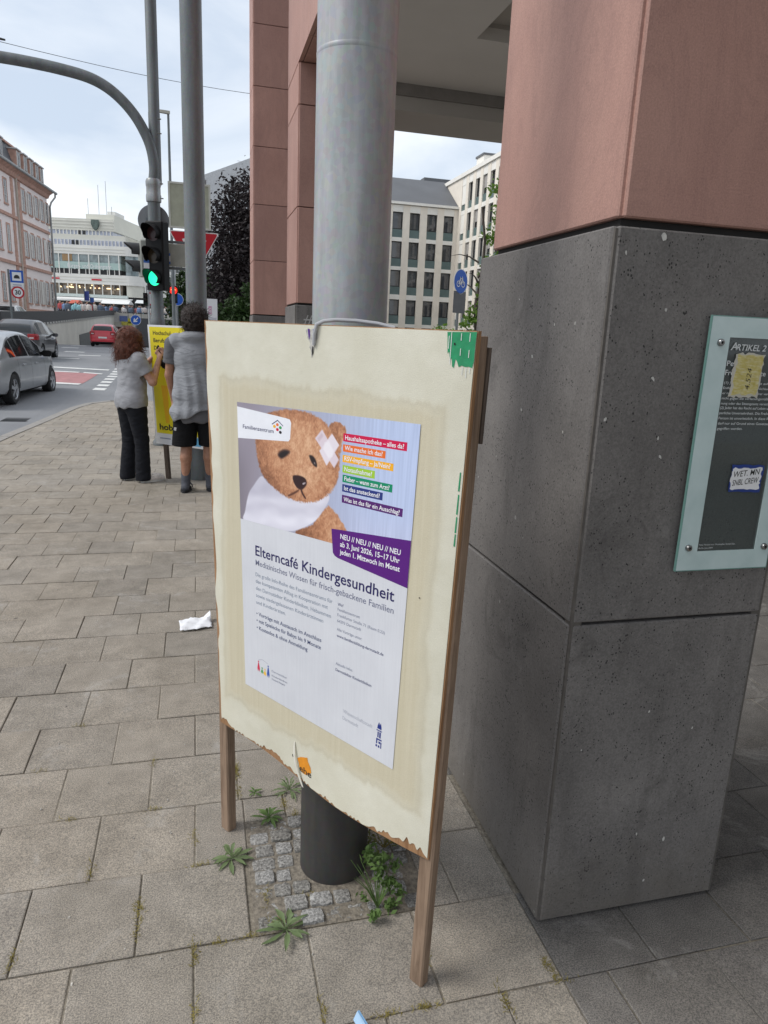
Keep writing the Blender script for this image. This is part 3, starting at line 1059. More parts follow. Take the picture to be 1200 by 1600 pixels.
mp4 = b.n('ShaderNodeMapping')
mp4.inputs['Scale'].default_value = (420, 420, 1)
b.l(bv, mp4.inputs['Vector'])
weave = b.noise(mp4.outputs[0], 1.0, 2, .5)
cream = b.ramp(b.noise(bv, 5, 6, .65), [(.3, (.585, .562, .450)), (.7, (.69, .672, .570))])
glue = b.ramp(brush, [(.3, (.545, .495, .360)), (.7, (.598, .550, .418))])
col = b.mix(mask, cream, glue)
col = b.mix(rim, col, (.33, .28, .17))
col = b.mix(.25, col, b.ramp(weave, [(.3, (.7, .7, .7)), (.7, (1.25, 1.25, 1.25))]), 'MULTIPLY')
dirt = b.noise(bv, 2.2, 8, .7, .5)
col = b.mix(b.ramp(dirt, [(.60, (0, 0, 0)), (.8, (.3, .3, .3))]), col, (.36, .32, .23))
b.bump(b.math('ADD', b.math('MULTIPLY', b.noise(bv, 7, 6, .6), 1.0), b.math('MULTIPLY', weave, .12)), .45, .006)
M_paper = b.done(col, .62, 0, .35)


def board_attr(o, inv=None):
    me = o.data
    at_ = me.attributes.new('board', 'FLOAT_VECTOR', 'POINT')
    mw = MW[o]
    vals = []
    for v in me.vertices:
        q = (mw @ v.co) - BO
        vals += [q.dot(BA), q.dot(BB), 0.0]
    at_.data.foreach_set('vector', vals)


def paper_outline(u, v):
    """inset of the paper from the board rim: ragged on the left and along the bottom"""
    a, b_ = bil(u, v)
    if u < .03:
        a += (.010 + .006 * math.sin(v * 23 + 2 * math.sin(v * 9)) * math.sin(v * 7) + .003 * math.sin(v * 61 + 3 * math.sin(v * 17))) * (1 - u / .03)
    if u > .97:
        a -= .003 * (u - .97) / .03
    if v > .955:
        k = (v - .955) / .045
        rag = .005 + .016 * max(0, math.sin(u * 11.5 + 3.9)) * (0.6 + .4 * math.sin(u * 67 + 2 * math.sin(u * 31))) + .006 * max(0, math.sin(u * 97 + 5 * math.sin(u * 19))) * max(0, math.sin(u * 23 + 1)) + .003 * math.sin(u * 211 + 4 * math.sin(u * 53)) + .030 * max(0, 1 - abs(u - .93) / .07) * (.7 + .3 * math.sin(u * 160 + 3 * math.sin(u * 40))) + .02 * max(0, 1 - abs(u - .03) / .05)
        b_ += (rag + .010 * math.sin(u * 7 + .5) * v ** 12) * k
    if v < .01: b_ -= .002
    return a, b_


paper = sheet('paper_layer', M_paper, paper_outline, 240, 60, -.0016, .0012, board)
board_attr(paper)


def patch(name, mat, pts, d, parent, world=True):
    m = MB()
    m.add([BP(a, c2, d) for a, c2 in pts], [tuple(range(len(pts)))])
    return m.build(name, mat, parent, world=True)


# torn remains of older posters
M_green = plain('green_print', (.012, .255, .105), .5, var=.15, scale=60)
M_offw = flat('scraped_white', (.66, .68, .66), .7)
gp = [(.386, .622), (.452, .625), (.4505, .600), (.4500, .570), (.447, .556), (.440, .558), (.432, .557), (.424, .559), (.417, .556), (.413, .566), (.409, .571), (.406, .553), (.402, .556), (.400, .573), (.396, .566), (.393, .585), (.3895, .580), (.388, .600)]
green = patch('green_poster_scrap', M_green, gp, .0004, board)
for i, (a, b0, b1) in enumerate(((.3965, .560, .622), (.419, .607, .621), (.419, .578, .592), (.438, .606, .622), (.438, .575, .590), (.4345, .536, .556), (.442, .545, .556), (.426, .541, .557), (.391, .59, .615))):
    patch('scrape', M_offw, [(a - .0008, b0), (a + .0008, b0), (a + .0010, b1), (a - .0006, b1)], .0008, green)
for (b0, b1) in ((.305, .345), (.255, .298), (.215, .250), (.185, .212)):
    e0, e1 = .4405 + (b0 - .2) * .012, .4405 + (b1 - .2) * .012
    patch('green_strip', M_green, [(e0 - .006, b0), (e0 - .0025, b0), (e1 - .0022, b1), (e1 - .005, b1)], .0005, board)
M_orange = plain('orange_print', (.72, .27, .015), .55, var=.1, scale=60)
op = [(-.046, -.563), (-.030, -.552), (-.012, -.545), (-.003, -.541), (-.001, -.552), (.010, -.566), (.014, -.580), (.004, -.592), (-.012, -.600), (-.026, -.600), (-.036, -.590), (-.040, -.575)]
orange = patch('orange_poster_scrap', M_orange, op, .0004, board)
vs, fs = text_mesh('ehe', .050, .020, .012)
MB().add([BP(-.036 + x, -.598 + y, .0009) for x, y in vs], fs).build('scrap_letters', MATS['ink'], orange, world=True)
patch('scrap_letter', MATS['ink'], [(-.068, -.562), (-.060, -.556), (-.055, -.562), (-.060, -.566), (-.063, -.563), (-.061, -.570), (-.067, -.568)], .0005, board)
# a curling strip of torn paper over the scrap and the tear at the top middle
m = MB()
st_ = [(-.056, -.515, .001, .0015), (-.055, -.53, .003, .003), (-.052, -.555, .006, .0038), (-.046, -.58, .007, .0042), (-.036, -.605, .006, .005), (-.024, -.630, .004, .0045), (-.018, -.642, .003, .003)]
m.rings([[BP(a - w, b_, d), BP(a + w, b_, d), BP(a + w, b_, d + .0012), BP(a - w, b_, d + .0012)] for a, b_, d, w in st_], True, True)
m.build('curled_strip', plain('torn_paper_white', (.68, .66, .58), .8), board, world=True)
tear = patch('tear', plain('torn_grey', (.44, .43, .40), .8, var=.3, scale=120), [(-.032, .608), (-.024, .6115), (-.018, .598), (-.013, .611), (-.004, .612), (.008, .609), (.010, .592), (.003, .583), (-.002, .566), (-.006, .551), (-.011, .545), (-.012, .560), (-.018, .568), (-.016, .580), (-.026, .590)], .0005, board)
patch('purple_scrap', flat('purple_print', (.10, .035, .23), .5), [(-.025, .611), (-.018, .611), (-.016, .597), (-.019, .585), (-.022, .594)], .0008, tear)
patch('blue_scrap', flat('blue_print', (.045, .09, .38), .5), [(-.007, .611), (-.001, .611), (.001, .594), (-.001, .577), (-.006, .582), (-.004, .596)], .0008, tear)
patch('hole', MATS['joint_shadow_gap'], [(-.008, .572), (-.004, .570), (-.004, .556), (-.008, .550), (-.0095, .560)], .0009, tear)
patch('nail_head', MATS['joint_shadow_gap'], [(.405 + .0022 * math.cos(k), .600 + .0026 * math.sin(k)) for k in np.linspace(0, 5.6, 8)], .0010, board)
patch('nail_head', MATS['joint_shadow_gap'], [(.357 + .0016 * math.cos(k), .046 + .002 * math.sin(k)) for k in np.linspace(0, 5.6, 8)], .0010, board)

# posts behind the board: they run on below it as legs
def post(foot, top, w, d, name='leg', mat=None):
    foot, top = Vector(foot), Vector(top)
    up = (top - foot).normalized()
    x = BA - up * BA.dot(up)
    x.normalize()
    y = up.cross(x).normalized()
    mm = MB()
    rs = []
    for p in (foot, foot + (top - foot) * .5, top):
        c_ = .004
        rs.append([p + x * i + y * j for i, j in ((-w / 2, -d / 2 + c_), (-w / 2 + c_, -d / 2), (w / 2 - c_, -d / 2), (w / 2, -d / 2 + c_), (w / 2, d / 2 - c_), (w / 2 - c_, d / 2), (-w / 2 + c_, d / 2), (-w / 2, d / 2 - c_))])
    mm.rings(rs, True, True)
    return mm.build(name, mat or M_wood, board, world=True)


back = -.012 - .021
def foot(a, d):
    q = BO + BA * a + BN * d
    return q - BB * ((q.z - .001) / BB.z)


lf = foot(-.42, -.030)
post(lf, BP(-.432, .606, back - .001), .042, .034)
rf = foot(.408, -.026)
post(rf, BP(.430, .617, back - .000), .042, .030)
post(BP(.442, .40, back - .0205), BP(.446, .595, back - .0205), .016, .007, 'brace', M_woodgrey)
post(BP(.40, .570, back - .036), BP(-.41, .565, back - .036), .045, .02, 'cross_rail')
# plastic tie that loops over the top of the board to the mast
pts = [BP(.000, .575, .003), BP(.004, .60, .006), BP(.010, .622, .005), BP(.022, .630, -.006), BP(.045, .634, -.022), BP(.085, .634, -.05), BP(.13, .630, -.075), BP(.17, .622, -.09)]
MB().tube(pts, .0045, 8).build('cable_tie', flat('grey_tie', (.42, .43, .45), .35), board, smooth=True, world=True)

# ------------------------------------------------------------------ the poster itself, all print in millimetres from its upper left corner
PC = [(-.303, .409), (.333, .431), (.306, -.421), (-.279, -.424)]


def PS(s, t, d=0.0):
    u, v = s / 594.0, t / 841.0
    a = (PC[0][0] * (1 - u) + PC[1][0] * u) * (1 - v) + (PC[3][0] * (1 - u) + PC[2][0] * u) * v
    b_ = (PC[0][1] * (1 - u) + PC[1][1] * u) * (1 - v) + (PC[3][1] * (1 - u) + PC[2][1] * u) * v
    return BP(a, b_, .0006 + d)


b = NB('poster_stock')
_v = b.pos('Position', (1, 1, 1))
_n = b.noise(_v, 6, 5, .6)
_w = b.noise(b.pos('Position', (260, 260, 6)), 1.0, 3)
M_poster = b.done(b.mix(.35, b.ramp(_n, [(.3, (.615, .630, .675)), (.7, (.675, .690, .735))]), b.ramp(_w, [(.3, (.90, .90, .91)), (.7, (1.05, 1.05, 1.05))]), 'MULTIPLY'), .42, 0, .4)
b.bump(b.math('ADD', _w, b.math('MULTIPLY', _n, 3.0)), .10, .003)
m = MB()
NS, NT = 20, 28
rng = {}
for k, d in enumerate((.0004, 0)):
    for j in range(NT + 1):
        for i in range(NS + 1):
            rng[k, i, j] = len(m.v)
            m.v.append(tuple(PS(594 * i / NS, 841 * j / NT, d)))
for j in range(NT):
    for i in range(NS):
        m.f.append((rng[0, i, j], rng[0, i, j + 1], rng[0, i + 1, j + 1], rng[0, i + 1, j]))
        m.f.append((rng[1, i, j], rng[1, i + 1, j], rng[1, i + 1, j + 1], rng[1, i, j + 1]))
per = [(i, 0) for i in range(NS)] + [(NS, j) for j in range(NT)] + [(i, NT) for i in range(NS, 0, -1)] + [(0, j) for j in range(NT, 0, -1)]
for (p, q) in zip(per, per[1:] + per[:1]):
    m.f.append((rng[0, p[0], p[1]], rng[0, q[0], q[1]], rng[1, q[0], q[1]], rng[1, p[0], p[1]]))
poster = m.build('poster', M_poster, board, smooth=True, world=True)
poster['label'] = 'teddy bear health course poster pasted on the board'


def dense(pts, step=25.0):
    o_ = []
    for p, q in zip(pts, pts[1:] + pts[:1]):
        n_ = max(1, int(math.hypot(q[0] - p[0], q[1] - p[1]) / step))
        o_ += [(p[0] + (q[0] - p[0]) * k / n_, p[1] + (q[1] - p[1]) * k / n_) for k in range(n_)]
    return o_


def pprint_(name, col, pts, lay, rough=.45):
    """flat printed shape: layer 1 lies on the sheet, 2 on that"""
    mat = flat('print_%02x%02x%02x' % col, lin(*col), rough)
    m = MB()
    pts = dense(pts)
    n_ = len(pts)
    cs, ct = sum(p[0] for p in pts) / n_, sum(p[1] for p in pts) / n_
    m.v = [tuple(PS(s_, t_, .0004 + .0003 * lay)) for s_, t_ in pts]
    m.f = [tuple(range(n_))]
    return m.build(name, mat, poster, world=True)


def ptext(name, txt, s, t, cap, width, col, lay=2, bold=0.0, dt=0.0):
    vs, fs = text_mesh(txt, width, cap, bold)
    mat = flat('print_%02x%02x%02x' % col, lin(*col), .45)
    return MB().add([PS(s + x, t - y + dt * x / max(width or 1, 1), .0004 + .0003 * lay) for x, y in vs], fs).build(name, mat, poster, world=True)


# the printed photograph: a colour field sampled on a fine grid of the flat sheet
def vnoise(x, y, seed=0):
    rs = np.random.RandomState(seed)
    tab = rs.rand(256, 256)
    xi, yi = np.floor(x).astype(int), np.floor(y).astype(int)
    fx, fy = x - xi, y - yi
    fx, fy = fx * fx * (3 - 2 * fx), fy * fy * (3 - 2 * fy)
    g_ = lambda i, j: tab[i % 256, j % 256]
    return (g_(xi, yi) * (1 - fx) + g_(xi + 1, yi) * fx) * (1 - fy) + (g_(xi, yi + 1) * (1 - fx) + g_(xi + 1, yi + 1) * fx) * fy


def smooth_poly(p, n=6):
    """closed Catmull-Rom through the points"""
    o_ = []
    k = len(p)
    for i in range(k):
        p0, p1, p2, p3 = [np.array(p[(i + j - 1) % k], float) for j in range(4)]
        for q in range(n):
            t = q / n
            o_.append(tuple(.5 * ((2 * p1) + (-p0 + p2) * t + (2 * p0 - 5 * p1 + 4 * p2 - p3) * t * t + (-p0 + 3 * p1 - 3 * p2 + p3) * t ** 3)))
    return o_


def psdf(x, y, poly):
    """signed distance to a polygon, negative inside"""
    d = np.full(x.shape, 1e9)
    ins = np.zeros(x.shape, bool)
    k = len(poly)
    for i in range(k):
        ax_, ay_ = poly[i]
        bx_, by_ = poly[(i + 1) % k]
        ex, ey = bx_ - ax_, by_ - ay_
        l2 = ex * ex + ey * ey + 1e-9
        t = np.clip(((x - ax_) * ex + (y - ay_) * ey) / l2, 0, 1)
        d = np.minimum(d, np.hypot(x - ax_ - ex * t, y - ay_ - ey * t))
        c_ = ((ay_ > y) != (by_ > y)) & (x < (bx_ - ax_) * (y - ay_) / (by_ - ay_ + 1e-12) + ax_)
        ins ^= c_
    return np.where(ins, -d, d)


GS, GT = 330, 186
gs, gt = np.meshgrid(np.linspace(0, 594, GS + 1), np.linspace(0, 1, GT + 1), indexing='ij')
bottom = 327 + (317 - 327) * gs / 355.0
gt = gt * bottom
X_, Y_ = gs, gt
A = lambda c: np.array(c, float)[None, None, :]
S1 = lambda d, w: np.clip(.5 - d / (2 * w), 0, 1)[..., None]
# backdrop
k_ = np.clip((X_ - 60) / 420, 0, 1)[..., None]
img = A((150, 143, 156)) * (1 - k_) + A((186, 200, 232)) * k_
k2 = np.clip((X_ - 330) / 140, 0, 1)[..., None] * np.clip((Y_ - 180) / 120, 0, 1)[..., None]
img = img * (1 - .5 * k2) + A((203, 201, 226)) * .5 * k2
k3 = np.clip((60 - X_) / 60, 0, 1)[..., None] * np.clip((Y_ - 90) / 100, 0, 1)[..., None]
img = img * (1 - .45 * k3) + A((110, 104, 112)) * .45 * k3
stripe = (vnoise(X_ / 2.4, Y_ / 90, 5) - .5)[..., None] * 16 * np.clip((X_ - 200) / 250, 0.15, 1)[..., None]
img = img + stripe
_rx, _ry = X_ - 235, Y_ - 150
_an, _rr = np.arctan2(_ry, _rx) + (vnoise(X_ / 22, Y_ / 22, 2) - .5) * .5, np.hypot(_rx, _ry)
fur = vnoise(_an * 42, _rr / 7.5, 3) * .5 + vnoise(X_ / 9, Y_ / 11, 4) * .5
fur2 = vnoise((X_ + Y_ * .4) / 2.2, (Y_ - X_ * .4) / 4.8, 8)


def furcol(light):
    f_ = np.clip(light * .85 + (fur - .5) * .62 + (fur2 - .5) * .38, 0, 1)[..., None]
    lo, mi, hi = A((132, 88, 64)), A((188, 133, 99)), A((224, 180, 144))
    return np.where(f_ < .5, lo + (mi - lo) * f_ * 2, mi + (hi - mi) * (f_ - .5) * 2)


wob = (vnoise(X_ / 4, Y_ / 4, 9) - .5) * 5
ear = smooth_poly([(336, 33), (356, 18), (380, 24), (389, 40), (380, 62), (371, 90), (350, 80)])
d_ = psdf(X_, Y_, ear) + wob
img = img * (1 - S1(d_, 1.6)) + furcol(np.clip(.35 + (X_ - 345) / 120 - d_ * -.004, 0, 1)) * S1(d_, 1.6)
arm = smooth_poly([(336, 227), (362, 236), (392, 262), (410, 290), (420, 330), (340, 334), (240, 332), (228, 312), (281, 287), (307, 259)])
d_ = psdf(X_, Y_, arm) + wob
img = img * (1 - S1(d_, 1.6)) + furcol(np.clip(.25 + (X_ - 270) / 160, .05, .75)) * S1(d_, 1.6)
scarf = smooth_poly([(93, 190), (60, 222), (38, 250), (22, 300), (18, 330), (120, 332), (191, 322), (232, 310), (288, 278), (323, 240), (342, 200), (300, 190), (245, 200), (173, 215), (120, 205)])
d_ = psdf(X_, Y_, scarf)
fold = .5 + .5 * np.sin((Y_ + X_ * .18) / 8.5 + 3 * vnoise(X_ / 60, Y_ / 40, 12)) * vnoise(X_ / 35, Y_ / 25, 13)
sh = np.clip((Y_ - 215) / 90 + (X_ - 120) / 400, 0, 1)
sc_ = (A((186, 184, 200)) + (A((232, 231, 243)) - A((186, 184, 200))) * np.clip(fold * .55 + sh * .5, 0, 1)[..., None])
img = img * (1 - S1(d_, 1.2)) + sc_ * S1(d_, 1.2)
head = smooth_poly([(72, 98), (78, 141), (97, 186), (150, 217), (191, 230), (245, 233), (296, 222), (329, 204), (357, 176), (369, 146), (372, 102), (358, 65), (332, 31), (301, 13), (255, 4), (202, 3), (138, 15), (96, 35), (78, 65)])
d_ = psdf(X_, Y_, head) + wob
inn = np.clip(-d_ / 70, 0, 1)
light = .30 + .42 * inn + .22 * np.clip((X_ - 90) / 250, 0, 1) - .20 * np.clip((Y_ - 150) / 90, 0, 1) * np.clip((220 - X_) / 120, 0, 1)
muz = np.exp(-(((X_ - 245) / 55) ** 2 + ((Y_ - 190) / 36) ** 2))
light = light + .20 * muz - .16 * np.exp(-(((X_ - 182) / 34) ** 2 + ((Y_ - 120) / 22) ** 2)) - .12 * np.exp(-(((X_ - 284) / 26) ** 2 + ((Y_ - 122) / 20) ** 2)) - .22 * np.exp(-(((X_ - 110) / 40) ** 2 + ((Y_ - 195) / 40) ** 2)) + .12 * np.exp(-(((X_ - 240) / 70) ** 2 + ((Y_ - 60) / 40) ** 2))
img = img * (1 - S1(d_, 2.0)) + furcol(light) * S1(d_, 2.0)


def spot(poly, col, soft=1.2, sm=True):
    global img
    dd_ = psdf(X_, Y_, smooth_poly(poly) if sm else poly)
    img = img * (1 - S1(dd_, soft)) + A(col) * S1(dd_, soft)


spot([(158, 124), (166, 113), (184, 106), (202, 108), (199, 116), (184, 126), (170, 132)], (66, 47, 44), 3)
spot([(163, 124), (172, 115), (188, 110), (196, 113), (186, 123), (172, 129)], (38, 30, 32), 1.5)
spot([(271, 110), (282, 109), (292, 116), (298, 128), (297, 135), (288, 133), (278, 124)], (44, 34, 34), 2)
spot([(288, 124), (291, 125), (292, 129), (289, 128)], (150, 140, 140), 1)
spot([(213, 175), (218, 168), (240, 166), (258, 170), (264, 182), (256, 194), (245, 201), (230, 199), (218, 188)], (52, 32, 34), 1.5)
spot([(249, 184), (258, 180), (259, 182), (251, 187)], (190, 180, 185), .8)
spot([(240, 199), (246, 199), (252, 209), (262, 220), (258, 222), (247, 212)], (70, 44, 40), 1.2)
spot([(238, 201), (226, 207), (212, 215), (196, 224), (200, 226), (216, 219), (232, 209)], (92, 58, 46), 1.5)
spot([(290, 65), (313, 41), (369, 107), (355, 129)], (222, 208, 218), 1.0, False)
spot([(345, 47), (369, 72), (330, 127), (305, 94)], (230, 221, 230), 1.0, False)
spot([(322, 72), (335, 66), (352, 88), (348, 102), (336, 108), (318, 88)], (240, 235, 242), 2.5, False)
spot([(297, 64), (312, 49), (318, 56), (303, 72)], (206, 188, 198), 2.0, False)
img = np.clip(img, 0, 255) / 255.0
imgl = np.where(img <= .04045, img / 12.92, ((img + .055) / 1.055) ** 2.4)
me = bpy.data.meshes.new('teddy_photograph')
inv = MW[poster].inverted()
vv = [tuple(inv @ PS(float(X_[i, j]), float(Y_[i, j]), .0006)) for i in range(GS + 1) for j in range(GT + 1)]
ff = [(i * (GT + 1) + j, i * (GT + 1) + j + 1, (i + 1) * (GT + 1) + j + 1, (i + 1) * (GT + 1) + j) for i in range(GS) for j in range(GT)]
me.from_pydata(vv, [], ff)
ca = me.color_attributes.new('print', 'FLOAT_COLOR', 'POINT')
ca.data.foreach_set('color', np.concatenate([imgl, np.ones(imgl.shape[:2] + (1,))], -1).reshape(-1))
b = NB('photo_print')
M_photo = b.done(b.n('ShaderNodeVertexColor', layer_name='print').outputs['Color'], .38, 0, .4)
link('teddy_photograph', me, M_photo, poster)

NAVY, GREY, WHITE = (44, 42, 92), (112, 116, 140), (236, 236, 242)
pprint_('logo_panel', (234, 236, 243), [(0, 12), (189, 26)] + [(202, 28), (207, 36)] + [(203, 78), (197, 84), (0, 98)], 1)
ptext('logo_text', 'Familienzentrum', 22, 69, 10.5, 121, NAVY, 2, .004)
for i, (s_, t_, c_) in enumerate(((146, 51, (236, 180, 50)), (157, 45.5, (232, 116, 58)), (168, 52, (60, 160, 92)), (157, 58, (205, 30, 62)), (168, 64, (42, 36, 40)))):
    pprint_('logo_dot', c_, [(s_ + 5 * math.cos(k), t_ + 4 * math.sin(k)) for k in np.linspace(0, 2 * math.pi, 14)[:-1]], 2)
for p, q in (((137, 45), (158, 33)), ((158, 33), (178, 46))):
    pprint_('logo_roof', NAVY, [p, q, (q[0], q[1] + 2.4), (p[0], p[1] + 2.4)], 2)
bars = [((206, 24, 76), 42, 61, 381, 564, 'Haushaltsapotheke – alles da?'), ((232, 112, 46), 68, 85, 381, 507, 'Wie mache ich das?'), ((243, 176, 42), 93, 110, 381, 531, 'RSV-Impfung – Ja/Nein?'), ((160, 200, 62), 117, 135, 382, 480, 'Notaufnahme?'),
        ((14, 138, 100), 140, 158, 383, 532, 'Fieber – wann zum Arzt?'), ((44, 58, 126), 163, 181, 383, 506, 'Ist das ansteckend?'), ((86, 38, 110), 189, 208, 383, 565, 'Was ist das für ein Ausschlag?')]
for (c_, t0, t1, s0, s1, tx) in bars:
    pprint_('colour_bar', c_, [(s0, t0), (s1, t0), (s1, t1), (s0, t1)], 1)
    ptext('bar_text', tx, s0 + 6, t1 - 4.3, 10.4, s1 - s0 - 14, WHITE, 2, .014)
pprint_('date_panel', (88, 30, 122), [(352, 280), (594, 256), (594, 368), (376, 350), (366, 347), (359, 340)], 1)
for (t_, tx, w_) in ((299, 'NEU // NEU // NEU // NEU', 185), (318.5, 'ab 3. Juni 2026, 15–17 Uhr', 184), (338, 'jeden 1. Mittwoch im Monat', 186)):
    ptext('date_text', tx, 383, t_, 12.8, w_, WHITE, 2, .016, -3.0)
ptext('headline', 'Elterncafé Kindergesundheit', 62, 420, 29, 497, NAVY, 1, .012, -9)
ptext('subtitle', 'Medizinisches Wissen für frisch-gebackene Familien', 62, 449, 16.5, 498, GREY, 1, .004, -8)
for i, (t_, w_, tx) in enumerate(((482, 302, 'Die große Info-Reihe des Familienzentrums für'), (502, 286, 'den kompetenten Alltag in Kooperation mit'), (523, 298, 'den Darmstädter Kinderkliniken, Hebammen'), (544, 271, 'sowie niedergelassenen Kinderärztinnen'), (565, 126, 'und Kinderärzten.'))):
    ptext('body_text', tx, 61, t_, 11, w_, (118, 132, 152), 1, -.004, -8 * w_ / 300)
for i, (t_, w_, tx) in enumerate(((600, 266, '• Vorträge mit Austausch im Anschluss'), (621, 265, '• mit Spielecke für Babys bis 9 Monate'), (643, 214, '• Kostenlos & ohne Anmeldung'))):
    ptext('bullet_text', tx, 61, t_, 11.5, w_, (62, 74, 112), 1, .008, -7 * w_ / 265)
for (t_, w_, tx, bo_) in ((474, 19, 'Wo?', .008), (487, 75, 'Familienzentrum', -.002), (502, 156, 'Frankfurter Straße 71 (Raum 0.23)', -.002), (518, 81, '64293 Darmstadt', -.002), (541, 86, 'Alle Vorträge unter:', -.002), (558, 157, 'www.familienbildung-darmstadt.de', .008), (636, 60, 'Aktuelle Infos:', -.002), (653, 125, 'Darmstädter Kinderkliniken', .008)):
    ptext('info_text', tx, 382, t_, 7.8, w_, (122, 128, 150) if bo_ < 0 else (78, 82, 118), 1, bo_, -2)
for (t_, w_, tx) in ((754, 66, 'Darmstädter'), (768, 67, 'Kinderkliniken'), (779, 58, 'Prinzessin Margaret')):
    ptext('logo_caption', tx, 126, t_, 6.0, w_, (120, 124, 146), 1, 0, -3)
ptext('city_name', 'Wissenschaftsstadt', 415, 760, 10.5, 104, (170, 174, 186), 1, -.006)
ptext('city_name', 'Darmstadt', 414, 780, 10.5, 56, (170, 174, 186), 1, -.006)
# small family drawing
for (s_, t0, h_, c_) in ((66, 742, 34, (206, 60, 86)), (82, 757, 20, (86, 160, 96)), (95, 757, 22, (240, 190, 70)), (110, 741, 38, (62, 92, 170))):
    pprint_('figure_body', c_, [(s_ - 2, t0 + 6), (s_ + 2, t0 + 6), (s_ + 6, t0 + h_ * .7), (s_ + 3, t0 + h_), (s_, t0 + h_ * .75), (s_ - 3, t0 + h_), (s_ - 6, t0 + h_ * .7)], 1)
    pprint_('figure_head', c_, [(s_ + 3 * math.cos(k), t0 + 2 + 3 * math.sin(k)) for k in np.linspace(0, 2 * math.pi, 9)[:-1]], 1)
pprint_('drawing_line', (150, 150, 165), [(66, 738), (84, 731), (108, 735), (108, 736), (84, 732), (66, 739)], 1)
# the tower emblem
TB = (40, 56, 130)
for pts in ([(536, 744), (540, 733), (543, 741), (546, 734), (549, 746), (549, 752), (535, 752)], [(533, 755), (551, 755), (551, 758), (533, 758)], [(537, 760), (541, 760), (541, 776), (537, 776)], [(543, 760), (548, 760), (548, 776), (543, 776)],
            [(534, 779), (552, 779), (552, 783), (538, 783), (538, 794), (534, 794)], [(542, 786), (548, 786), (548, 792), (542, 792)], [(533, 797), (538, 797), (538, 803), (533, 803)], [(541, 797), (546, 797), (546, 803), (541, 803)], [(549, 786), (552, 786), (552, 803), (549, 803)]):
    pprint_('tower_emblem', TB, pts, 1)

# ------------------------------------------------------------------ figures: smooth bodies from blended volumes
def _len(v): return np.sqrt((v * v).sum(-1))


def surface_nets(F, org, h):
    """quad mesh of the zero level of F on a regular grid (negative inside)"""
    ins = F < 0
    nx, ny, nz = F.shape
    cnt = np.zeros((nx - 1, ny - 1, nz - 1), int)
    for i in (0, 1):
        for j in (0, 1):
            for k in (0, 1):
                cnt += ins[i:nx - 1 + i, j:ny - 1 + j, k:nz - 1 + k]
    act = (cnt > 0) & (cnt < 8)
    ids = np.full(act.shape, -1)
    ai = np.argwhere(act)
    ids[act] = np.arange(len(ai))
    acc = np.zeros((len(ai), 3))
    num = np.zeros(len(ai))
    cor = [(i, j, k) for i in (0, 1) for j in (0, 1) for k in (0, 1)]
    for a in range(8):
        for b_ in range(a + 1, 8):
            ca_, cb = np.array(cor[a]), np.array(cor[b_])
            if abs(ca_ - cb).sum() != 1: continue
            fa = F[ai[:, 0] + ca_[0], ai[:, 1] + ca_[1], ai[:, 2] + ca_[2]]
            fb = F[ai[:, 0] + cb[0], ai[:, 1] + cb[1], ai[:, 2] + cb[2]]
            m_ = (fa < 0) != (fb < 0)
            t = np.where(m_, fa / np.where(m_, fa - fb, 1), 0)
            p = ca_[None] + (cb - ca_)[None] * t[:, None]
            acc[m_] += p[m_]
            num[m_] += 1
    V = np.array(org) + (ai + acc / num[:, None]) * h
    faces = []
    for ax in range(3):
        sl0 = [slice(None)] * 3
        sl1 = [slice(None)] * 3
        sl0[ax] = slice(0, -1)
        sl1[ax] = slice(1, None)
        cross = ins[tuple(sl0)] != ins[tuple(sl1)]
        e = np.argwhere(cross)
        o1, o2 = [(1, 2), (2, 0), (0, 1)][ax]
        ok = (e[:, o1] > 0) & (e[:, o2] > 0) & (e[:, o1] < F.shape[o1] - 1) & (e[:, o2] < F.shape[o2] - 1)
        e = e[ok]
        fl = ins[tuple(sl0)][e[:, 0], e[:, 1], e[:, 2]]
        q = []
        for (d1, d2) in ((-1, -1), (0, -1), (0, 0), (-1, 0)):
            c_ = e.copy()
            c_[:, o1] += d1
            c_[:, o2] += d2
            q.append(ids[c_[:, 0], c_[:, 1], c_[:, 2]])
        q = np.stack(q, 1)
        q[~fl] = q[~fl][:, ::-1]
        faces.append(q)
    return V, np.concatenate(faces)


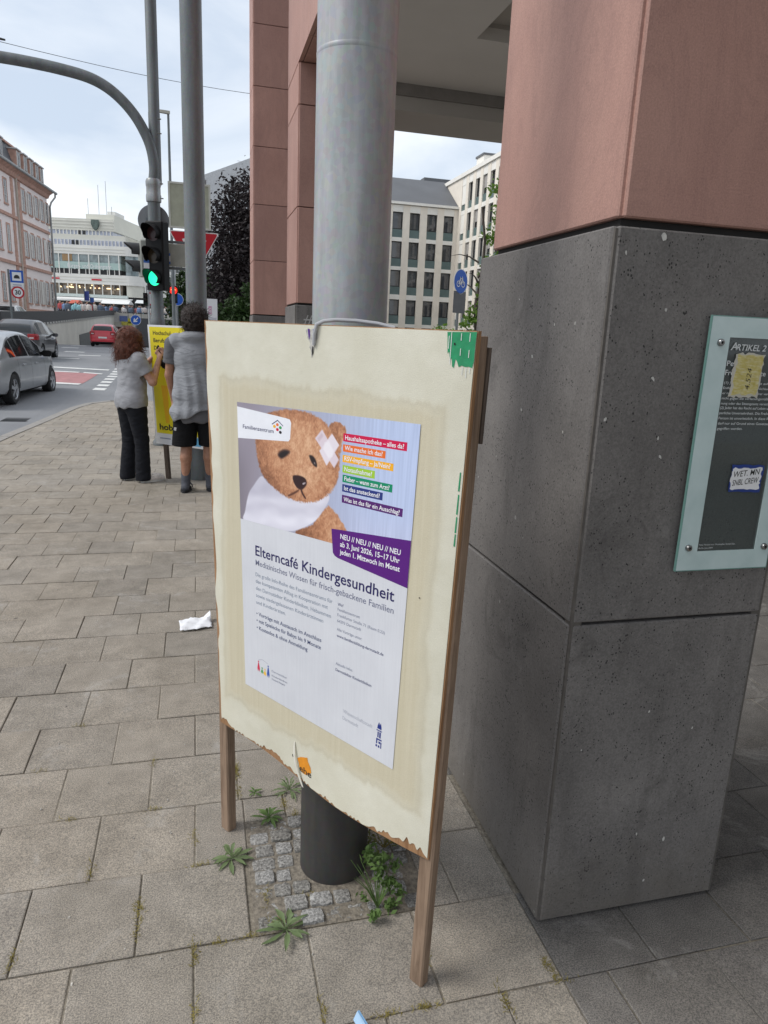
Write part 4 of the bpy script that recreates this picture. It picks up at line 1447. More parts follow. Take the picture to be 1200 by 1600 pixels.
def volume(elems, h, k=0.02, extra=None, pad=0.06):
    """elems: ('c', p0, r0, p1, r1) tapered limb or ('e', centre, radii, [zrot]) ellipsoid"""
    lo, hi = np.full(3, 1e9), np.full(3, -1e9)
    for e in elems:
        if e[0] == 'c':
            for p, r_ in ((e[1], e[2]), (e[3], e[4])):
                lo, hi = np.minimum(lo, np.array(p) - r_), np.maximum(hi, np.array(p) + r_)
        else:
            mr = np.array([max(e[2][0], e[2][1])] * 2 + [e[2][2]])
            lo, hi = np.minimum(lo, np.array(e[1]) - mr), np.maximum(hi, np.array(e[1]) + mr)
    lo -= pad
    hi += pad
    n = np.ceil((hi - lo) / h).astype(int) + 1
    gx = [lo[i] + h * np.arange(n[i]) for i in range(3)]
    F = np.full(n, 1.0)
    for e in elems:
        if e[0] == 'c':
            p0, p1 = np.array(e[1], float), np.array(e[3], float)
            bl, bh = np.minimum(p0 - e[2], p1 - e[4]) - .08, np.maximum(p0 + e[2], p1 + e[4]) + .08
        else:
            c_, r_ = np.array(e[1], float), np.array(e[2], float)
            mr = np.array([max(r_[0], r_[1])] * 2 + [r_[2]])
            bl, bh = c_ - mr - .08, c_ + mr + .08
        i0 = np.maximum(0, np.floor((bl - lo) / h).astype(int))
        i1 = np.minimum(n, np.ceil((bh - lo) / h).astype(int) + 1)
        if (i1 <= i0).any(): continue
        P = np.stack(np.meshgrid(*[gx[i][i0[i]:i1[i]] for i in range(3)], indexing='ij'), -1)
        if e[0] == 'c':
            d = p1 - p0
            t = np.clip(((P - p0) @ d) / (d @ d + 1e-12), 0, 1)
            D = _len(P - p0 - t[..., None] * d) - (e[2] + (e[4] - e[2]) * t)
        else:
            q = P - c_
            if len(e) > 3:
                cz, sz = math.cos(e[3]), math.sin(e[3])
                q = np.stack([q[..., 0] * cz + q[..., 1] * sz, -q[..., 0] * sz + q[..., 1] * cz, q[..., 2]], -1)
            kk = _len(q / r_)
            k1 = _len(q / (r_ * r_))
            D = kk * (kk - 1) / (k1 + 1e-9)
        sl = tuple(slice(i0[i], i1[i]) for i in range(3))
        O = F[sl]
        hh_ = np.clip(.5 + .5 * (O - D) / k, 0, 1)
        F[sl] = O * (1 - hh_) + D * hh_ - k * hh_ * (1 - hh_)
    if extra is not None:
        P = np.stack(np.meshgrid(*gx, indexing='ij'), -1)
        F = extra(P, F)
    # closed box border
    for ax in range(3):
        s0 = [slice(None)] * 3
        for e_ in (0, -1):
            s0[ax] = e_
            F[tuple(s0)] = np.maximum(F[tuple(s0)], h * .5)
    return surface_nets(F, lo, h)


def n3(P, s, seed=0):
    """cheap smooth 3-D wobble"""
    a = np.sin(P[..., 0] * s + 1.7 * np.sin(P[..., 1] * s * .7 + seed) + seed * 2.1)
    b_ = np.sin(P[..., 1] * s * 1.13 + 1.3 * np.sin(P[..., 2] * s * .8 + seed * 1.7) + seed)
    c_ = np.sin(P[..., 2] * s * .93 + 1.5 * np.sin(P[..., 0] * s * .9 + seed * .6) + seed * 3.3)
    return (a * b_ + b_ * c_ + c_ * a) / 3


def vol_obj(name, elems, h, mat, parent, k=.02, extra=None):
    V, Q = volume(elems, h, k, extra)
    me = bpy.data.meshes.new(name)
    me.from_pydata([tuple(v) for v in V], [], [tuple(int(i) for i in q) for q in Q])
    return link(name, me, mat, parent, smooth=True)


def cloth(name, col, bump=.35, scale=9.0, rough=.9):
    if name in MATS: return MATS[name]
    b = NB(name)
    v = b.pos('Object')
    n1 = b.noise(v, scale, 5, .6)
    c_ = b.ramp(n1, [(.3, tuple(x * .93 for x in col)), (.7, tuple(min(1, x * 1.06) for x in col))])
    w = b.noise(v, 380, 2, .6)
    c_ = b.mix(.35, c_, b.ramp(w, [(.3, (.75, .75, .75)), (.7, (1.25, 1.25, 1.25))]), 'MULTIPLY')
    fold = b.noise(b.pos('Object', (5, 5, 14)), 1.0, 3, .5, 1.6)
    b.bump(b.math('ADD', fold, b.math('MULTIPLY', w, .05)), bump, .03)
    return b.done(c_, rough, 0, .2)


b = NB('skin')
_v = b.pos('Object')
M_skin = b.done(b.ramp(b.noise(_v, 30, 4), [(.3, (.40, .215, .15)), (.7, (.52, .30, .22))]), .5, 0, .35)
b = NB('skin_tan')
_v = b.pos('Object')
M_skin2 = b.done(b.ramp(b.noise(_v, 30, 4), [(.3, (.27, .135, .085)), (.7, (.36, .19, .125))]), .5, 0, .35)


def hair_mat(name, lo, hi):
    b = NB(name)
    v = b.pos('Object')
    c_ = b.ramp(b.noise(v, 45, 5, .7, 1.0), [(.3, lo), (.7, hi)])
    b.bump(b.noise(v, 70, 4, .7, 1.5), .9, .02)
    return b.done(c_, .5, 0, .4)


M_redhair = hair_mat('auburn_hair', (.030, .008, .005), (.21, .062, .030))
M_darkhair = hair_mat('dark_hair', (.010, .007, .006), (.045, .028, .022))


def curls(name, mat, parent, centres, n, rc, length, seed, droop, tr=.0022):
    """short helical locks that stand off the hair volume"""
    rd = random.Random(seed)
    m = MB()
    for i in range(n):
        c_, r_ = centres[rd.randrange(len(centres))]
        a, z = rd.uniform(0, 2 * math.pi), rd.uniform(-.8, 1)
        q = math.sqrt(max(0, 1 - z * z))
        d = Vector((math.cos(a) * q, math.sin(a) * q, z))
        p = Vector(c_) + Vector((d.x * r_[0], d.y * r_[1], d.z * r_[2])) * .93
        ax_ = (d + Vector((rd.uniform(-.4, .4), rd.uniform(-.4, .4), -droop * rd.uniform(.6, 1.4)))).normalized()
        u = ax_.orthogonal().normalized()
        w = ax_.cross(u)
        ph = rd.uniform(0, 6)
        L = length * rd.uniform(.6, 1.3)
        pts = []
        for s_ in range(9):
            t = s_ / 8
            an = ph + t * 9
            pts.append(p + ax_ * (L * t) + (u * math.cos(an) + w * math.sin(an)) * rc * (1 - .3 * t))
        m.tube(pts, [tr * (1.2 - .9 * s_ / 8) for s_ in range(9)], 4, True)
    return m.build(name, mat, parent, fix=False)


def hand(elems, w, fwd, up, side, s=1.0, curl=.6):
    """palm, four unequal bent fingers and a thumb set on the side of the palm"""
    w, fwd, up, side = [np.array(v, float) for v in (w, fwd, up, side)]
    elems.append(('c', w, .022 * s, w + fwd * .05 * s, .026 * s))
    for i, (o, L) in enumerate(((-.030, .062), (-.010, .074), (.010, .070), (.029, .055))):
        a = w + fwd * .07 * s + side * o * s
        elems.append(('c', w + fwd * .035 * s + side * o * .8 * s, .013 * s, a, .0105 * s))
        b_ = a + (fwd * (1 - curl * .4) - up * curl * .6) * L * .5 * s
        c_ = b_ + (fwd * (.6 - curl * .7) - up * (.3 + curl * .7)) * L * .5 * s
        elems.append(('c', a, .0100 * s, b_, .0092 * s))
        elems.append(('c', b_, .0092 * s, c_, .0080 * s))
    t0 = w + fwd * .022 * s - side * .024 * s
    t1 = t0 + (fwd * .6 - side * .75) * .036 * s - up * .008 * s
    t2 = t1 + (fwd * .9 - side * .1) * .030 * s - up * .012 * s
    elems.append(('c', t0, .0135 * s, t1, .0110 * s))
    elems.append(('c', t1, .0108 * s, t2, .0088 * s))


def head(elems, c_, tilt=0.0, s=1.0):
    """c_ = centre of the skull; the face looks along +y"""
    c_ = np.array(c_, float)
    elems += [('e', c_ + (0, -.012 * s, .018 * s), (.075 * s, .094 * s, .098 * s)),
              ('e', c_ + (0, .030 * s, -.052 * s), (.055 * s, .062 * s, .066 * s)),
              ('e', c_ + (0, .096 * s, -.022 * s), (.013 * s, .020 * s, .022 * s)),
              ('e', c_ + (0, .086 * s, -.060 * s), (.024 * s, .014 * s, .010 * s)),
              ('e', c_ + (0, .076 * s, -.098 * s), (.022 * s, .018 * s, .016 * s)),
              ('e', c_ + (.076 * s, -.002, -.02 * s), (.011 * s, .020 * s, .032 * s)),
              ('e', c_ + (-.076 * s, -.002, -.02 * s), (.011 * s, .020 * s, .032 * s))]


def face_parts(parent, c_, mat_iris):
    c_ = Vector(c_)
    for sx_ in (-1, 1):
        mm = MB()
        e0 = c_ + Vector((sx_ * .031, .079, .004))
        mm.lathe([(.0005, -.012), (.007, -.009), (.011, -.004), (.012, 0), (.011, .004), (.007, .009), (.0005, .012)], 10, e0)
        eye = mm.build('eye', flat('eye_white', (.7, .68, .66), .3), parent, smooth=True)
        MB().disc(e0 + Vector((0, .0124, 0)), (0, 1, 0), .0058, 12).build('iris', mat_iris, eye)
        MB().tube([c_ + Vector((sx_ * x_, y_, z_)) for x_, y_, z_ in ((.014, .088, .026), (.030, .088, .031), (.048, .074, .026))], .004, 6).build('eyebrow', mat_iris, parent)
    MB().tube([c_ + Vector((x_, y_, z_)) for x_, y_, z_ in ((-.022, .094, -.061), (0, .101, -.060), (.022, .094, -.061))], .004, 6).build('mouth', flat('lips', (.33, .11, .10), .4), parent)


M_iris = flat('iris_brown', (.03, .015, .01), .2)

# ---- woman in grey T-shirt, seen from behind, camera in her hands
wl = Vector((-0.665, 7.92, 0))
wom = thing('person', 'woman with curly auburn hair, grey T-shirt and black jeans holding a camera', 'person', wl, R(-55))
S_ = 0.965


def sc(p): return tuple(x * S_ for x in p)


HC = sc((0, .02, 1.545))
el = []
head(el, HC, 0, .97)
el += [('c', sc((0, 0, 1.36)), .056, sc((0, .008, 1.48)), .050)]
el += [('e', sc((0, .0, 1.24)), (.165, .105, .17)), ('e', sc((0, .0, 1.05)), (.150, .105, .16)), ('e', sc((0, -.015, .92)), (.175, .125, .13))]
el += [('c', sc((-.135, -.005, 1.35)), .058, sc((.135, -.005, 1.35)), .058)]
RS, RE, RW = sc((.175, -.01, 1.335)), sc((.245, .10, 1.11)), sc((.125, .270, 1.36))
LS, LE, LW = sc((-.175, -.01, 1.335)), sc((-.215, .13, 1.12)), sc((-.035, .32, 1.38))
for a, b_, c_ in ((RS, RE, RW), (LS, LE, LW)):
    el += [('c', a, .054, b_, .042), ('c', b_, .043, c_, .027)]
fw = np.array(RW) - np.array(RE)
fw /= np.linalg.norm(fw)
hand(el, RW, (-.35, .55, .76), (-.55, .5, -.6), (.6, .62, -.3), .95, .75)
hand(el, LW, (.55, .45, .70), (.5, .6, -.6), (-.55, .7, .2), .95, .75)
for sx_, fy in ((-1, -.02), (1, .05)):
    hip, kn, an = sc((sx_ * .085, -.01, .86)), sc((sx_ * .095, .01 + fy * .5, .47)), sc((sx_ * .105, -.02 + fy, .085))
    el += [('c', hip, .092, kn, .056), ('c', kn, .056, an, .038), ('c', an, .036, sc((sx_ * .115, .12 + fy, .035)), .028)]
body = vol_obj('body', el, .0085, M_skin, wom, .018)
face_parts(body, HC, M_iris)
# T-shirt: wider than the body, open hem, sleeves that stop above the elbow
te = [('e', sc((0, .0, 1.24)), (.190, .128, .19)), ('e', sc((0, .0, 1.06)), (.180, .135, .20)), ('e', sc((0, -.018, .90)), (.204, .156, .18)), ('c', sc((-.14, -.005, 1.345)), .073, sc((.14, -.005, 1.345)), .073),
      ('c', RS, .076, tuple(np.array(RS) * .38 + np.array(RE) * .62), .070), ('c', LS, .076, tuple(np.array(LS) * .38 + np.array(LE) * .62), .070)]


def shirt_cut(hem, slant, seed, amp, fq=34):
    def f(P, F):
        F = F + amp * n3(P * np.array([1, 1, 1.5]), fq, seed) * np.clip((1.42 - P[..., 2]) * 6, 0, 1)
        z0 = hem + slant * P[..., 0] + .010 * np.sin(P[..., 0] * 40 + P[..., 1] * 31)
        return np.maximum(F, z0 - P[..., 2])
    return f


def sleeve_shirt(P, F):
    F = shirt_cut(.790, .06, 2, .0055)(P, F)
    for S0, E0 in ((RS, RE), (LS, LE)):
        S0, E0 = np.array(S0), np.array(E0)
        d = (E0 - S0) / np.linalg.norm(E0 - S0)
        t = (P - S0) @ d
        near_ = _len(P - S0 - t[..., None] * d) < .085
        L = np.linalg.norm(E0 - S0) * .60
        F = np.where(near_ & (t > 0.06), np.maximum(F, t - L), F)
    return F


M_tee = cloth('grey_tee', (.30, .305, .325))
vol_obj('t_shirt', te, .009, M_tee, wom, .03, sleeve_shirt)
je = [('e', sc((0, -.018, .885)), (.172, .138, .125))]
for sx_, fy in ((-1, -.02), (1, .05)):
    hip, kn, an = sc((sx_ * .085, -.015, .85)), sc((sx_ * .096, .008 + fy * .5, .47)), sc((sx_ * .107, -.022 + fy, .05))
    je += [('c', hip, .112, kn, .074), ('c', kn, .072, an, .080)]


def jean_cut(P, F):
    F = F + .006 * n3(P * np.array([1, 1, 1.8]), 42, 5)
    F = np.maximum(F, .022 + .02 * np.clip(P[..., 1] * 3, -.5, .8) - P[..., 2])
    return np.maximum(F, P[..., 2] - .95)


vol_obj('jeans', je, .009, cloth('black_denim', (.012, .013, .017), .4), wom, .022, jean_cut)
for sx_, fy in ((-1, -.02), (1, .05)):
    ex = sx_ * .11
    fy += .035
    sh = vol_obj('shoe', [('c', (ex, -.055 + fy, .045), .040, (ex + sx_ * .012, .150 + fy, .034), .033), ('e', (ex, -.04 + fy, .07), (.042, .055, .05)), ('e', (ex + sx_ * .01, .07 + fy, .05), (.043, .085, .04))], .008, plain('canvas_shoe', (.80, .74, .70), .8, var=.2, scale=40), wom, .02, lambda P, F: np.maximum(F, .012 - P[..., 2]))
    MB().prism([(ex + .047 * math.cos(a) + sx_ * .006 * (1 + math.sin(a)), .045 + fy + .140 * math.sin(a)) for a in np.linspace(0, 2 * math.pi, 20)[:-1]], 2, .001, .020).build('sole', flat('rubber_white', (.60, .59, .56), .7), sh)
hcn = [((HC[0], HC[1] - .03, HC[2] + .01), (.125, .125, .125)), ((HC[0] - .02, HC[1] - .055, HC[2] - .10), (.145, .11, .14)), ((HC[0] + .05, HC[1] - .04, HC[2] - .11), (.10, .10, .13)), ((HC[0] - .05, HC[1] - .05, HC[2] - .17), (.105, .085, .10))]
hv = [('e', c_, r_) for c_, r_ in hcn]


def hair_cut(P, F):
    F = F + .006 * n3(P, 130, 1) + .008 * n3(P, 60, 4)
    # keep the face free
    q = (P - (np.array(HC) + (0, .085, -.03))) / np.array([.068, .07, .10])
    return np.maximum(F, .03 * (1 - _len(q)))


vol_obj('hair', hv, .008, M_redhair, wom, .03, hair_cut)
curls('curls', M_redhair, wom, hcn, 950, .010, .080, 3, 1.1, .0019)

cm = thing('camera', 'black camera with long lens held by the woman', 'camera', (MW[wom] @ Vector((.055, .355, 1.355))), R(-55 + 62))
m = MB().bbox(-.07, .07, -.035, .035, -.005, .085, .012)
m.bbox(-.03, .03, -.03, .035, .083, .115, .010)
m.build('camera_body', M_black, cm)
lens = MB()
lens.rings([[(x_, .0 + y_, .04 + z_) for x_, y_, z_ in [(r_ * math.cos(a), d_, r_ * math.sin(a)) for a in (2 * math.pi * k / 20 for k in range(20))]] for r_, d_ in ((.034, .034), (.036, .06), (.036, .10), (.040, .11), (.043, .15), (.043, .165), (.036, .167), (.034, .15))], True, True)
lo_ = lens.build('lens', M_black, cm, smooth=True)
MB().disc((0, .152, .04), (0, 1, 0), .034, 18).build('front_glass', M_carglass, lo_)
bg_ = thing('camera_bag', 'small black pouch hanging at the woman\'s hand', 'pouch', (MW[wom] @ Vector((.17, .30, 1.19))), R(-30))
vol_obj('pouch', [('e', (0, 0, .06), (.06, .045, .055)), ('e', (.05, 0, .075), (.05, .04, .04))], .008, M_black, bg_, .03)
MB().tube([(-.02, 0, .10), (-.05, .0, .16), (-.075, -.01, .20)], .006, 6).build('strap', M_black, bg_)

# ---- man in a grey sleeveless hood, seen from behind
ml = Vector((-0.015, 7.40, 0))
man = thing('person', 'man with dark curly hair, grey hooded top, black shorts and grey socks', 'person', ml, R(-8))
S_ = 1.06
HC = sc((0, .025, 1.60))
el = []
head(el, HC, 0, 1.0)
el += [('c', sc((0, 0, 1.42)), .062, sc((0, .012, 1.53)), .058),
       ('e', sc((0, 0, 1.27)), (.180, .115, .19)), ('e', sc((0, 0, 1.06)), (.160, .11, .17)), ('e', sc((0, -.01, .93)), (.170, .12, .12)), ('c', sc((-.155, -.005, 1.40)), .064, sc((.155, -.005, 1.40)), .064)]
LS, LE, LW = sc((-.205, -.01, 1.385)), sc((-.245, .01, 1.10)), sc((-.225, .085, .86))
RS, RE, RW = sc((.205, -.01, 1.385)), sc((.255, .03, 1.10)), sc((.21, .20, .92))
for a, b_, c_ in ((LS, LE, LW), (RS, RE, RW)):
    el += [('c', a, .056, b_, .043), ('c', b_, .044, c_, .028)]
hand(el, LW, (.05, .20, -.97), (.95, .1, .1), (.0, .97, .2), 1.05, .4)
hand(el, RW, (-.05, .45, -.85), (-.95, .1, .1), (.0, -.9, -.4), 1.05, .4)
for sx_, fy in ((-1, -.03), (1, .06)):
    hip, kn, an = sc((sx_ * .095, -.005, .88)), sc((sx_ * .100, .015 + fy * .5, .48)), sc((sx_ * .11, -.025 + fy, .085))
    cf = tuple(np.array(kn) * .62 + np.array(an) * .38 + np.array((0, -.022, 0)))
    el += [('c', hip, .095, kn, .058), ('c', kn, .056, cf, .057), ('c', cf, .055, an, .036), ('c', an, .038, sc((sx_ * .125, .14 + fy, .04)), .030)]
body = vol_obj('body', el, .009, M_skin2, man, .018)
face_parts(body, HC, M_iris)
M_dtee = cloth('dark_grey_tee', (.125, .125, .135))
te = [('e', sc((0, 0, 1.26)), (.198, .132, .20)), ('e', sc((0, 0, 1.06)), (.190, .138, .22)), ('e', sc((0, -.01, .90)), (.200, .152, .20)), ('e', sc((0, -.01, .74)), (.212, .165, .18)), ('c', sc((-.16, -.005, 1.40)), .075, sc((.16, -.005, 1.40)), .075),
      ('c', LS, .078, tuple(np.array(LS) * .35 + np.array(LE) * .65), .074), ('c', RS, .078, tuple(np.array(RS) * .35 + np.array(RE) * .65), .074)]


def tee2(P, F):
    F = shirt_cut(.715, .02, 7, .006)(P, F)
    for S0, E0 in ((RS, RE), (LS, LE)):
        S0, E0 = np.array(S0), np.array(E0)
        d = (E0 - S0) / np.linalg.norm(E0 - S0)
        t = (P - S0) @ d
        near_ = _len(P - S0 - t[..., None] * d) < .095
        L = np.linalg.norm(E0 - S0) * .62
        F = np.where(near_ & (t > 0.06), np.maximum(F, t - L), F)
    return F


vol_obj('t_shirt', te, .010, M_dtee, man, .03, tee2)
ve = [('e', sc((0, -.012, 1.26)), (.218, .150, .21)), ('e', sc((0, -.015, 1.06)), (.215, .160, .22)), ('e', sc((-.01, -.03, .92)), (.228, .172, .20)), ('e', sc((-.02, -.035, .76)), (.240, .190, .16)), ('c', sc((-.165, -.015, 1.405)), .088, sc((.165, -.015, 1.405)), .088),
      ('e', sc((0, -.075, 1.455)), (.125, .075, .055)), ('e', sc((0, -.04, 1.475)), (.115, .10, .035))]


def vest(P, F):
    fold = .007 * np.sin(P[..., 0] * 62 + 3 * np.sin(P[..., 2] * 5) + 8 * P[..., 1]) * np.clip((1.40 - P[..., 2]) * 4, 0, 1)
    F = F + fold * .8 + .004 * n3(P, 18, 3)
    z0 = .800 + .42 * P[..., 0] + .012 * np.sin(P[..., 0] * 30)
    F = np.maximum(F, z0 - P[..., 2])
    # arm holes
    for sx_ in (-1, 1):
        q = (P - np.array(sc((sx_ * .275, .03, 1.30)))) / np.array([.075, .12, .17])
        F = np.maximum(F, .05 * (1 - _len(q)))
    return F


M_vest = cloth('grey_hoodie', (.265, .275, .295), .6, 6)
vo_ = vol_obj('sleeveless_hoodie', ve, .010, M_vest, man, .035, vest)
sh_ = [('e', sc((0, -.012, .86)), (.188, .150, .13))]
for sx_, fy in ((-1, -.03), (1, .06)):
    sh_ += [('c', sc((sx_ * .10, -.008, .84)), .120, sc((sx_ * .124, .01 + fy * .45, .42)), .120)]


def short_cut(P, F):
    F = F + .006 * n3(P * np.array([1, 1, .6]), 30, 9)
    return np.maximum(np.maximum(F, .470 + .03 * P[..., 1] - P[..., 2]), P[..., 2] - 1.02)


so_ = vol_obj('shorts', sh_, .010, cloth('black_jersey', (.008, .008, .009), .4), man, .018, short_cut)
MB().prism([(-.205, .640), (-.183, .635), (-.178, .665), (-.200, .670)], 1, -.150, -.147).build('logo_patch', flat('patch_white', (.55, .55, .55), .6), so_)
for sx_, fy in ((-1, -.03), (1, .06)):
    an = np.array(sc((sx_ * .11, -.025 + fy, .085)))
    kn = np.array(sc((sx_ * .100, .015 + fy * .5, .48)))
    top_ = an * .62 + kn * .38
    sk = vol_obj('sock', [('c', tuple(an), .046, tuple(top_), .050), ('c', tuple(an - (0, .03, .04)), .042, sc((sx_ * .125, .14 + fy, .042)), .036)], .008, cloth('grey_sock', (.085, .09, .105), .3, 20), man, .02, lambda P, F: np.maximum(F, np.maximum(.022 - P[..., 2], P[..., 2] - top_[2] + .01)))
    cx, cy = an[0] + sx_ * .006, an[1] + .06
    sl_ = MB().prism([(cx + .052 * math.cos(a), cy + .145 * math.sin(a)) for a in np.linspace(0, 2 * math.pi, 22)[:-1]], 2, .001, .024).build('slide_sole', flat('slide_rubber', (.025, .026, .03), .7), man)
    mm = MB()
    mm.rings([[(cx + .058 * math.cos(a), cy + .02 + j, .022 + .060 * math.sin(a)) for a in np.linspace(0, math.pi, 10)] for j in (0, .06)], closed=False)
    mm.build('slide_strap', MATS['slide_rubber'], sl_)
hcn = [((HC[0], HC[1] - .025, HC[2] + .035), (.128, .135, .125)), ((HC[0], HC[1] - .055, HC[2] - .04), (.112, .10, .10)), ((HC[0] - .03, HC[1] + .03, HC[2] + .07), (.10, .10, .09))]


def hair2(P, F):
    F = F + .010 * n3(P, 110, 6) + .008 * n3(P, 60, 2)
    q = (P - (np.array(HC) + (0, .09, -.045))) / np.array([.068, .07, .085])
    return np.maximum(F, .03 * (1 - _len(q)))


vol_obj('hair', [('e', c_, r_) for c_, r_ in hcn], .008, M_darkhair, man, .03, hair2)
curls('curls', M_darkhair, man, hcn, 900, .008, .048, 9, .15, .0016)

# ------------------------------------------------------------------ second mast with the yellow board
mast2 = thing('grey_mast', 'galvanised mast rising behind the man and the yellow board', 'mast', (0.005, 8.02, 0), 0)
MB().lathe([(.116, 0.0), (.116, .50), (.110, .52), (.106, .53), (.105, 4.0), (.104, 10.5)], 40).build('shaft', M_mast2, mast2, smooth=True)
ya = R(-40)
ybx, yby = -0.505, 8.14
yb = thing('yellow_board', 'yellow event poster on a board in front of the man', 'poster board', (ybx, yby, 0), ya)
tilt = .055


def YB(s, z, d):
    """s along the board, z up, d towards the viewer; the board stands a little askew"""
    return (s + (1.65 - z) * tilt, -d, z + s * .0)


M_yel = plain('yellow_print', (.74, .62, .012), .5, var=.04, scale=6)
M_wht = plain('white_print', (.70, .71, .73), .5, var=.03)
WB = .86
m = MB()
zt, zb, zy = 1.645, .385, .505
cs = [YB(0, zt, 0), YB(WB, zt, 0), YB(WB, zb, 0), YB(0, zb, 0)]
m.rings([[(x, y, z) for x, y, z in cs], [(x, y + .012, z) for x, y, z in cs]], True, True)
yw = m.build('white_sheet', M_wht, yb)
MB().add([YB(.022, zt - .02, .0008), YB(WB - .022, zt - .02, .0008), YB(WB - .022, zy, .0008), YB(.022, zy, .0008)], [(0, 1, 2, 3)]).build('yellow_field', M_yel, yw)
MB().add([YB(.40, zb + .02, .0009), YB(.62, zb + .02, .0009), YB(.62, zy - .01, .0009), YB(.47, zy - .01, .0009)], [(0, 1, 2, 3)]).build('blue_field', flat('cyan_print', (.12, .38, .62), .5), yw)
MB().add([YB(.16, .62, .0012), YB(.21, .62, .0012), YB(.22, 1.02, .0012), YB(.13, 1.02, .0012)], [(0, 1, 2, 3)]).build('orange_field', flat('amber_print', (.75, .42, .02), .5), yw)
for i, (tx, w_) in enumerate((('Hochschul- und', .36), ('Berufsinformationstage', .56), ('Darmstadt', .25))):
    vs, fs = text_mesh(tx, w_, .040, .02)
    MB().add([YB(.07 + x, 1.545 - i * .077 + y, .0014) for x, y in vs], fs).build('yellow_text', MATS['ink'], yw)
vs, fs = text_mesh('hobit', .26, .062, .03)
MB().add([YB(.065 + x, .545 + y, .0014) for x, y in vs], fs).build('event_name', MATS['ink'], yw)
for (s0, w_) in ((.06, .15), (.25, .08)):
    MB().add([YB(s0, .445, .0012), YB(s0 + w_, .445, .0012), YB(s0 + w_, .458, .0012), YB(s0, .458, .0012)], [(0, 1, 2, 3)]).build('small_print', flat('grey_print', (.30, .33, .42), .5), yw)
for s0 in (.10, WB - .09):
    x0, _, _ = YB(s0, .40, 0)
    x1, _, _ = YB(s0, 1.5, 0)
    m = MB()
    m.rings([[(x + i, .014 + j, z) for i, j in ((-.024, 0), (.024, 0), (.024, .035), (-.024, .035))] for x, z in ((x0 + .03, .001), (x1, 1.5))], True, True)
    m.build('leg', M_woodgrey, yb)
MB().tube([YB(.4, 1.55, -.012), YB(.55, 1.56, -.10), YB(.5, 1.55, -.16)], .004, 6).build('cable_tie', MATS['grey_tie'], yb)

# ------------------------------------------------------------------ traffic signal mast with arm
SX, SY = -0.512, 10.49
sig = thing('signal_mast', 'galvanised traffic signal mast with curved arm reaching over the road', 'signal mast', (SX, SY, 0), 0)
MB().lathe([(.12, 0), (.12, .05), (.088, .09), (.082, .3), (.082, 1.60), (.098, 1.66), (.098, 1.72), (.082, 1.76), (.080, 3.22), (.080, 3.26)], 28).build('lower_shaft', M_mast2, sig, smooth=True)
MB().lathe([(.094, 3.22), (.097, 3.24), (.097, 3.30), (.090, 3.32), (.090, 3.40), (.096, 3.42), (.096, 3.47), (.084, 3.50)], 28).build('collar', make_galv('collar_steel', (.24, .25, .25), (.36, .37, .37), .3, .4, .6), sig, smooth=True)
MB().lathe([(.073, 3.45), (.073, 4.30), (.0705, 4.31), (.0705, 8.5)], 24, (.035, .06, 0)).build('upper_shaft', M_mast2, sig, smooth=True)
ap = [at(u, v, Y=SY) for u, v in ((243, 297), (241, 262), (236, 232), (226, 207), (211, 181), (190, 156), (165, 135), (136, 120), (95, 108), (50, 98), (0, 89), (-120, 70), (-300, 46))]
ap[0].x, ap[0].y = SX, SY
ap = [Vector((SX, SY, 3.45))] + ap[1:]
# finer curve
fine_ = []
for i in range(len(ap) - 1):
    p0, p1, p2, p3 = ap[max(i - 1, 0)], ap[i], ap[i + 1], ap[min(i + 2, len(ap) - 1)]
    for k in range(5):
        t = k / 5
        fine_.append(.5 * ((2 * p1) + (p2 - p0) * t + (2 * p0 - 5 * p1 + 4 * p2 - p3) * t * t + (3 * p1 - p0 - 3 * p2 + p3) * t ** 3))
fine_.append(ap[-1])
MB().tube(fine_, .066, 18).build('arm', M_mast2, sig, smooth=True, world=True)
for z in (3.27, 3.45, 4.05, 4.22):
    MB().tube([(.075, -.02, z), (.125, -.02, z)], .008, 6).build('bolt', M_chrome, sig)


def signal_head(name, label, loc, rz, lit, n=3, s=1.0, mats=None, vis_len=.20):
    """black housing, one visor and lens per lamp; lit = index of the burning lamp"""
    t = thing(name, label, 'traffic light', loc, rz)
    H_ = .30 * s * n
    house, vis = mats or (M_black, M_black)
    m = MB().bbox(-.15 * s, .15 * s, 0, .16 * s, 0, H_ + .03 * s, .02 * s)
    m.build('housing', house, t)
    for k in range(n):
        zc_ = H_ - .15 * s - k * .30 * s + .015 * s
        r0 = .115 * s
        seg = 20
        m = MB()
        for (ra, rb) in ((r0, r0 + .004),):
            pass
        outer, inner = [], []
        for q in range(seg + 1):
            a = R(-42) + R(264) * q / seg
            L = vis_len * s * (.45 + .55 * max(0, math.sin(a)))
            outer.append([(r0 * math.cos(a), -.001, zc_ + r0 * math.sin(a)), (r0 * math.cos(a), -L, zc_ + r0 * math.sin(a) * .98)])
            inner.append([((r0 - .005) * math.cos(a), -L, zc_ + (r0 - .005) * math.sin(a) * .98), ((r0 - .005) * math.cos(a), -.001, zc_ + (r0 - .005) * math.sin(a))])
        m.rings([o_ + i_ for o_, i_ in zip(outer, inner)], True, True)
        vo2 = m.build('visor', vis, t, smooth=True)
        col = [(.9, .03, .02), (.9, .45, .02), (.02, .95, .42)][k if n == 3 else (0 if k == 0 else 2)]
        if k == lit:
            mt = emit('lamp_lit_' + name, col, 1.1)
        else:
            mt = flat('lamp_dark_%d' % k, tuple(.02 + .03 * c_ for c_ in col), .2)
        MB().disc((0, -.004, zc_), (0, -1, 0), .104 * s, 24).build('lens', mt, t)
    return t


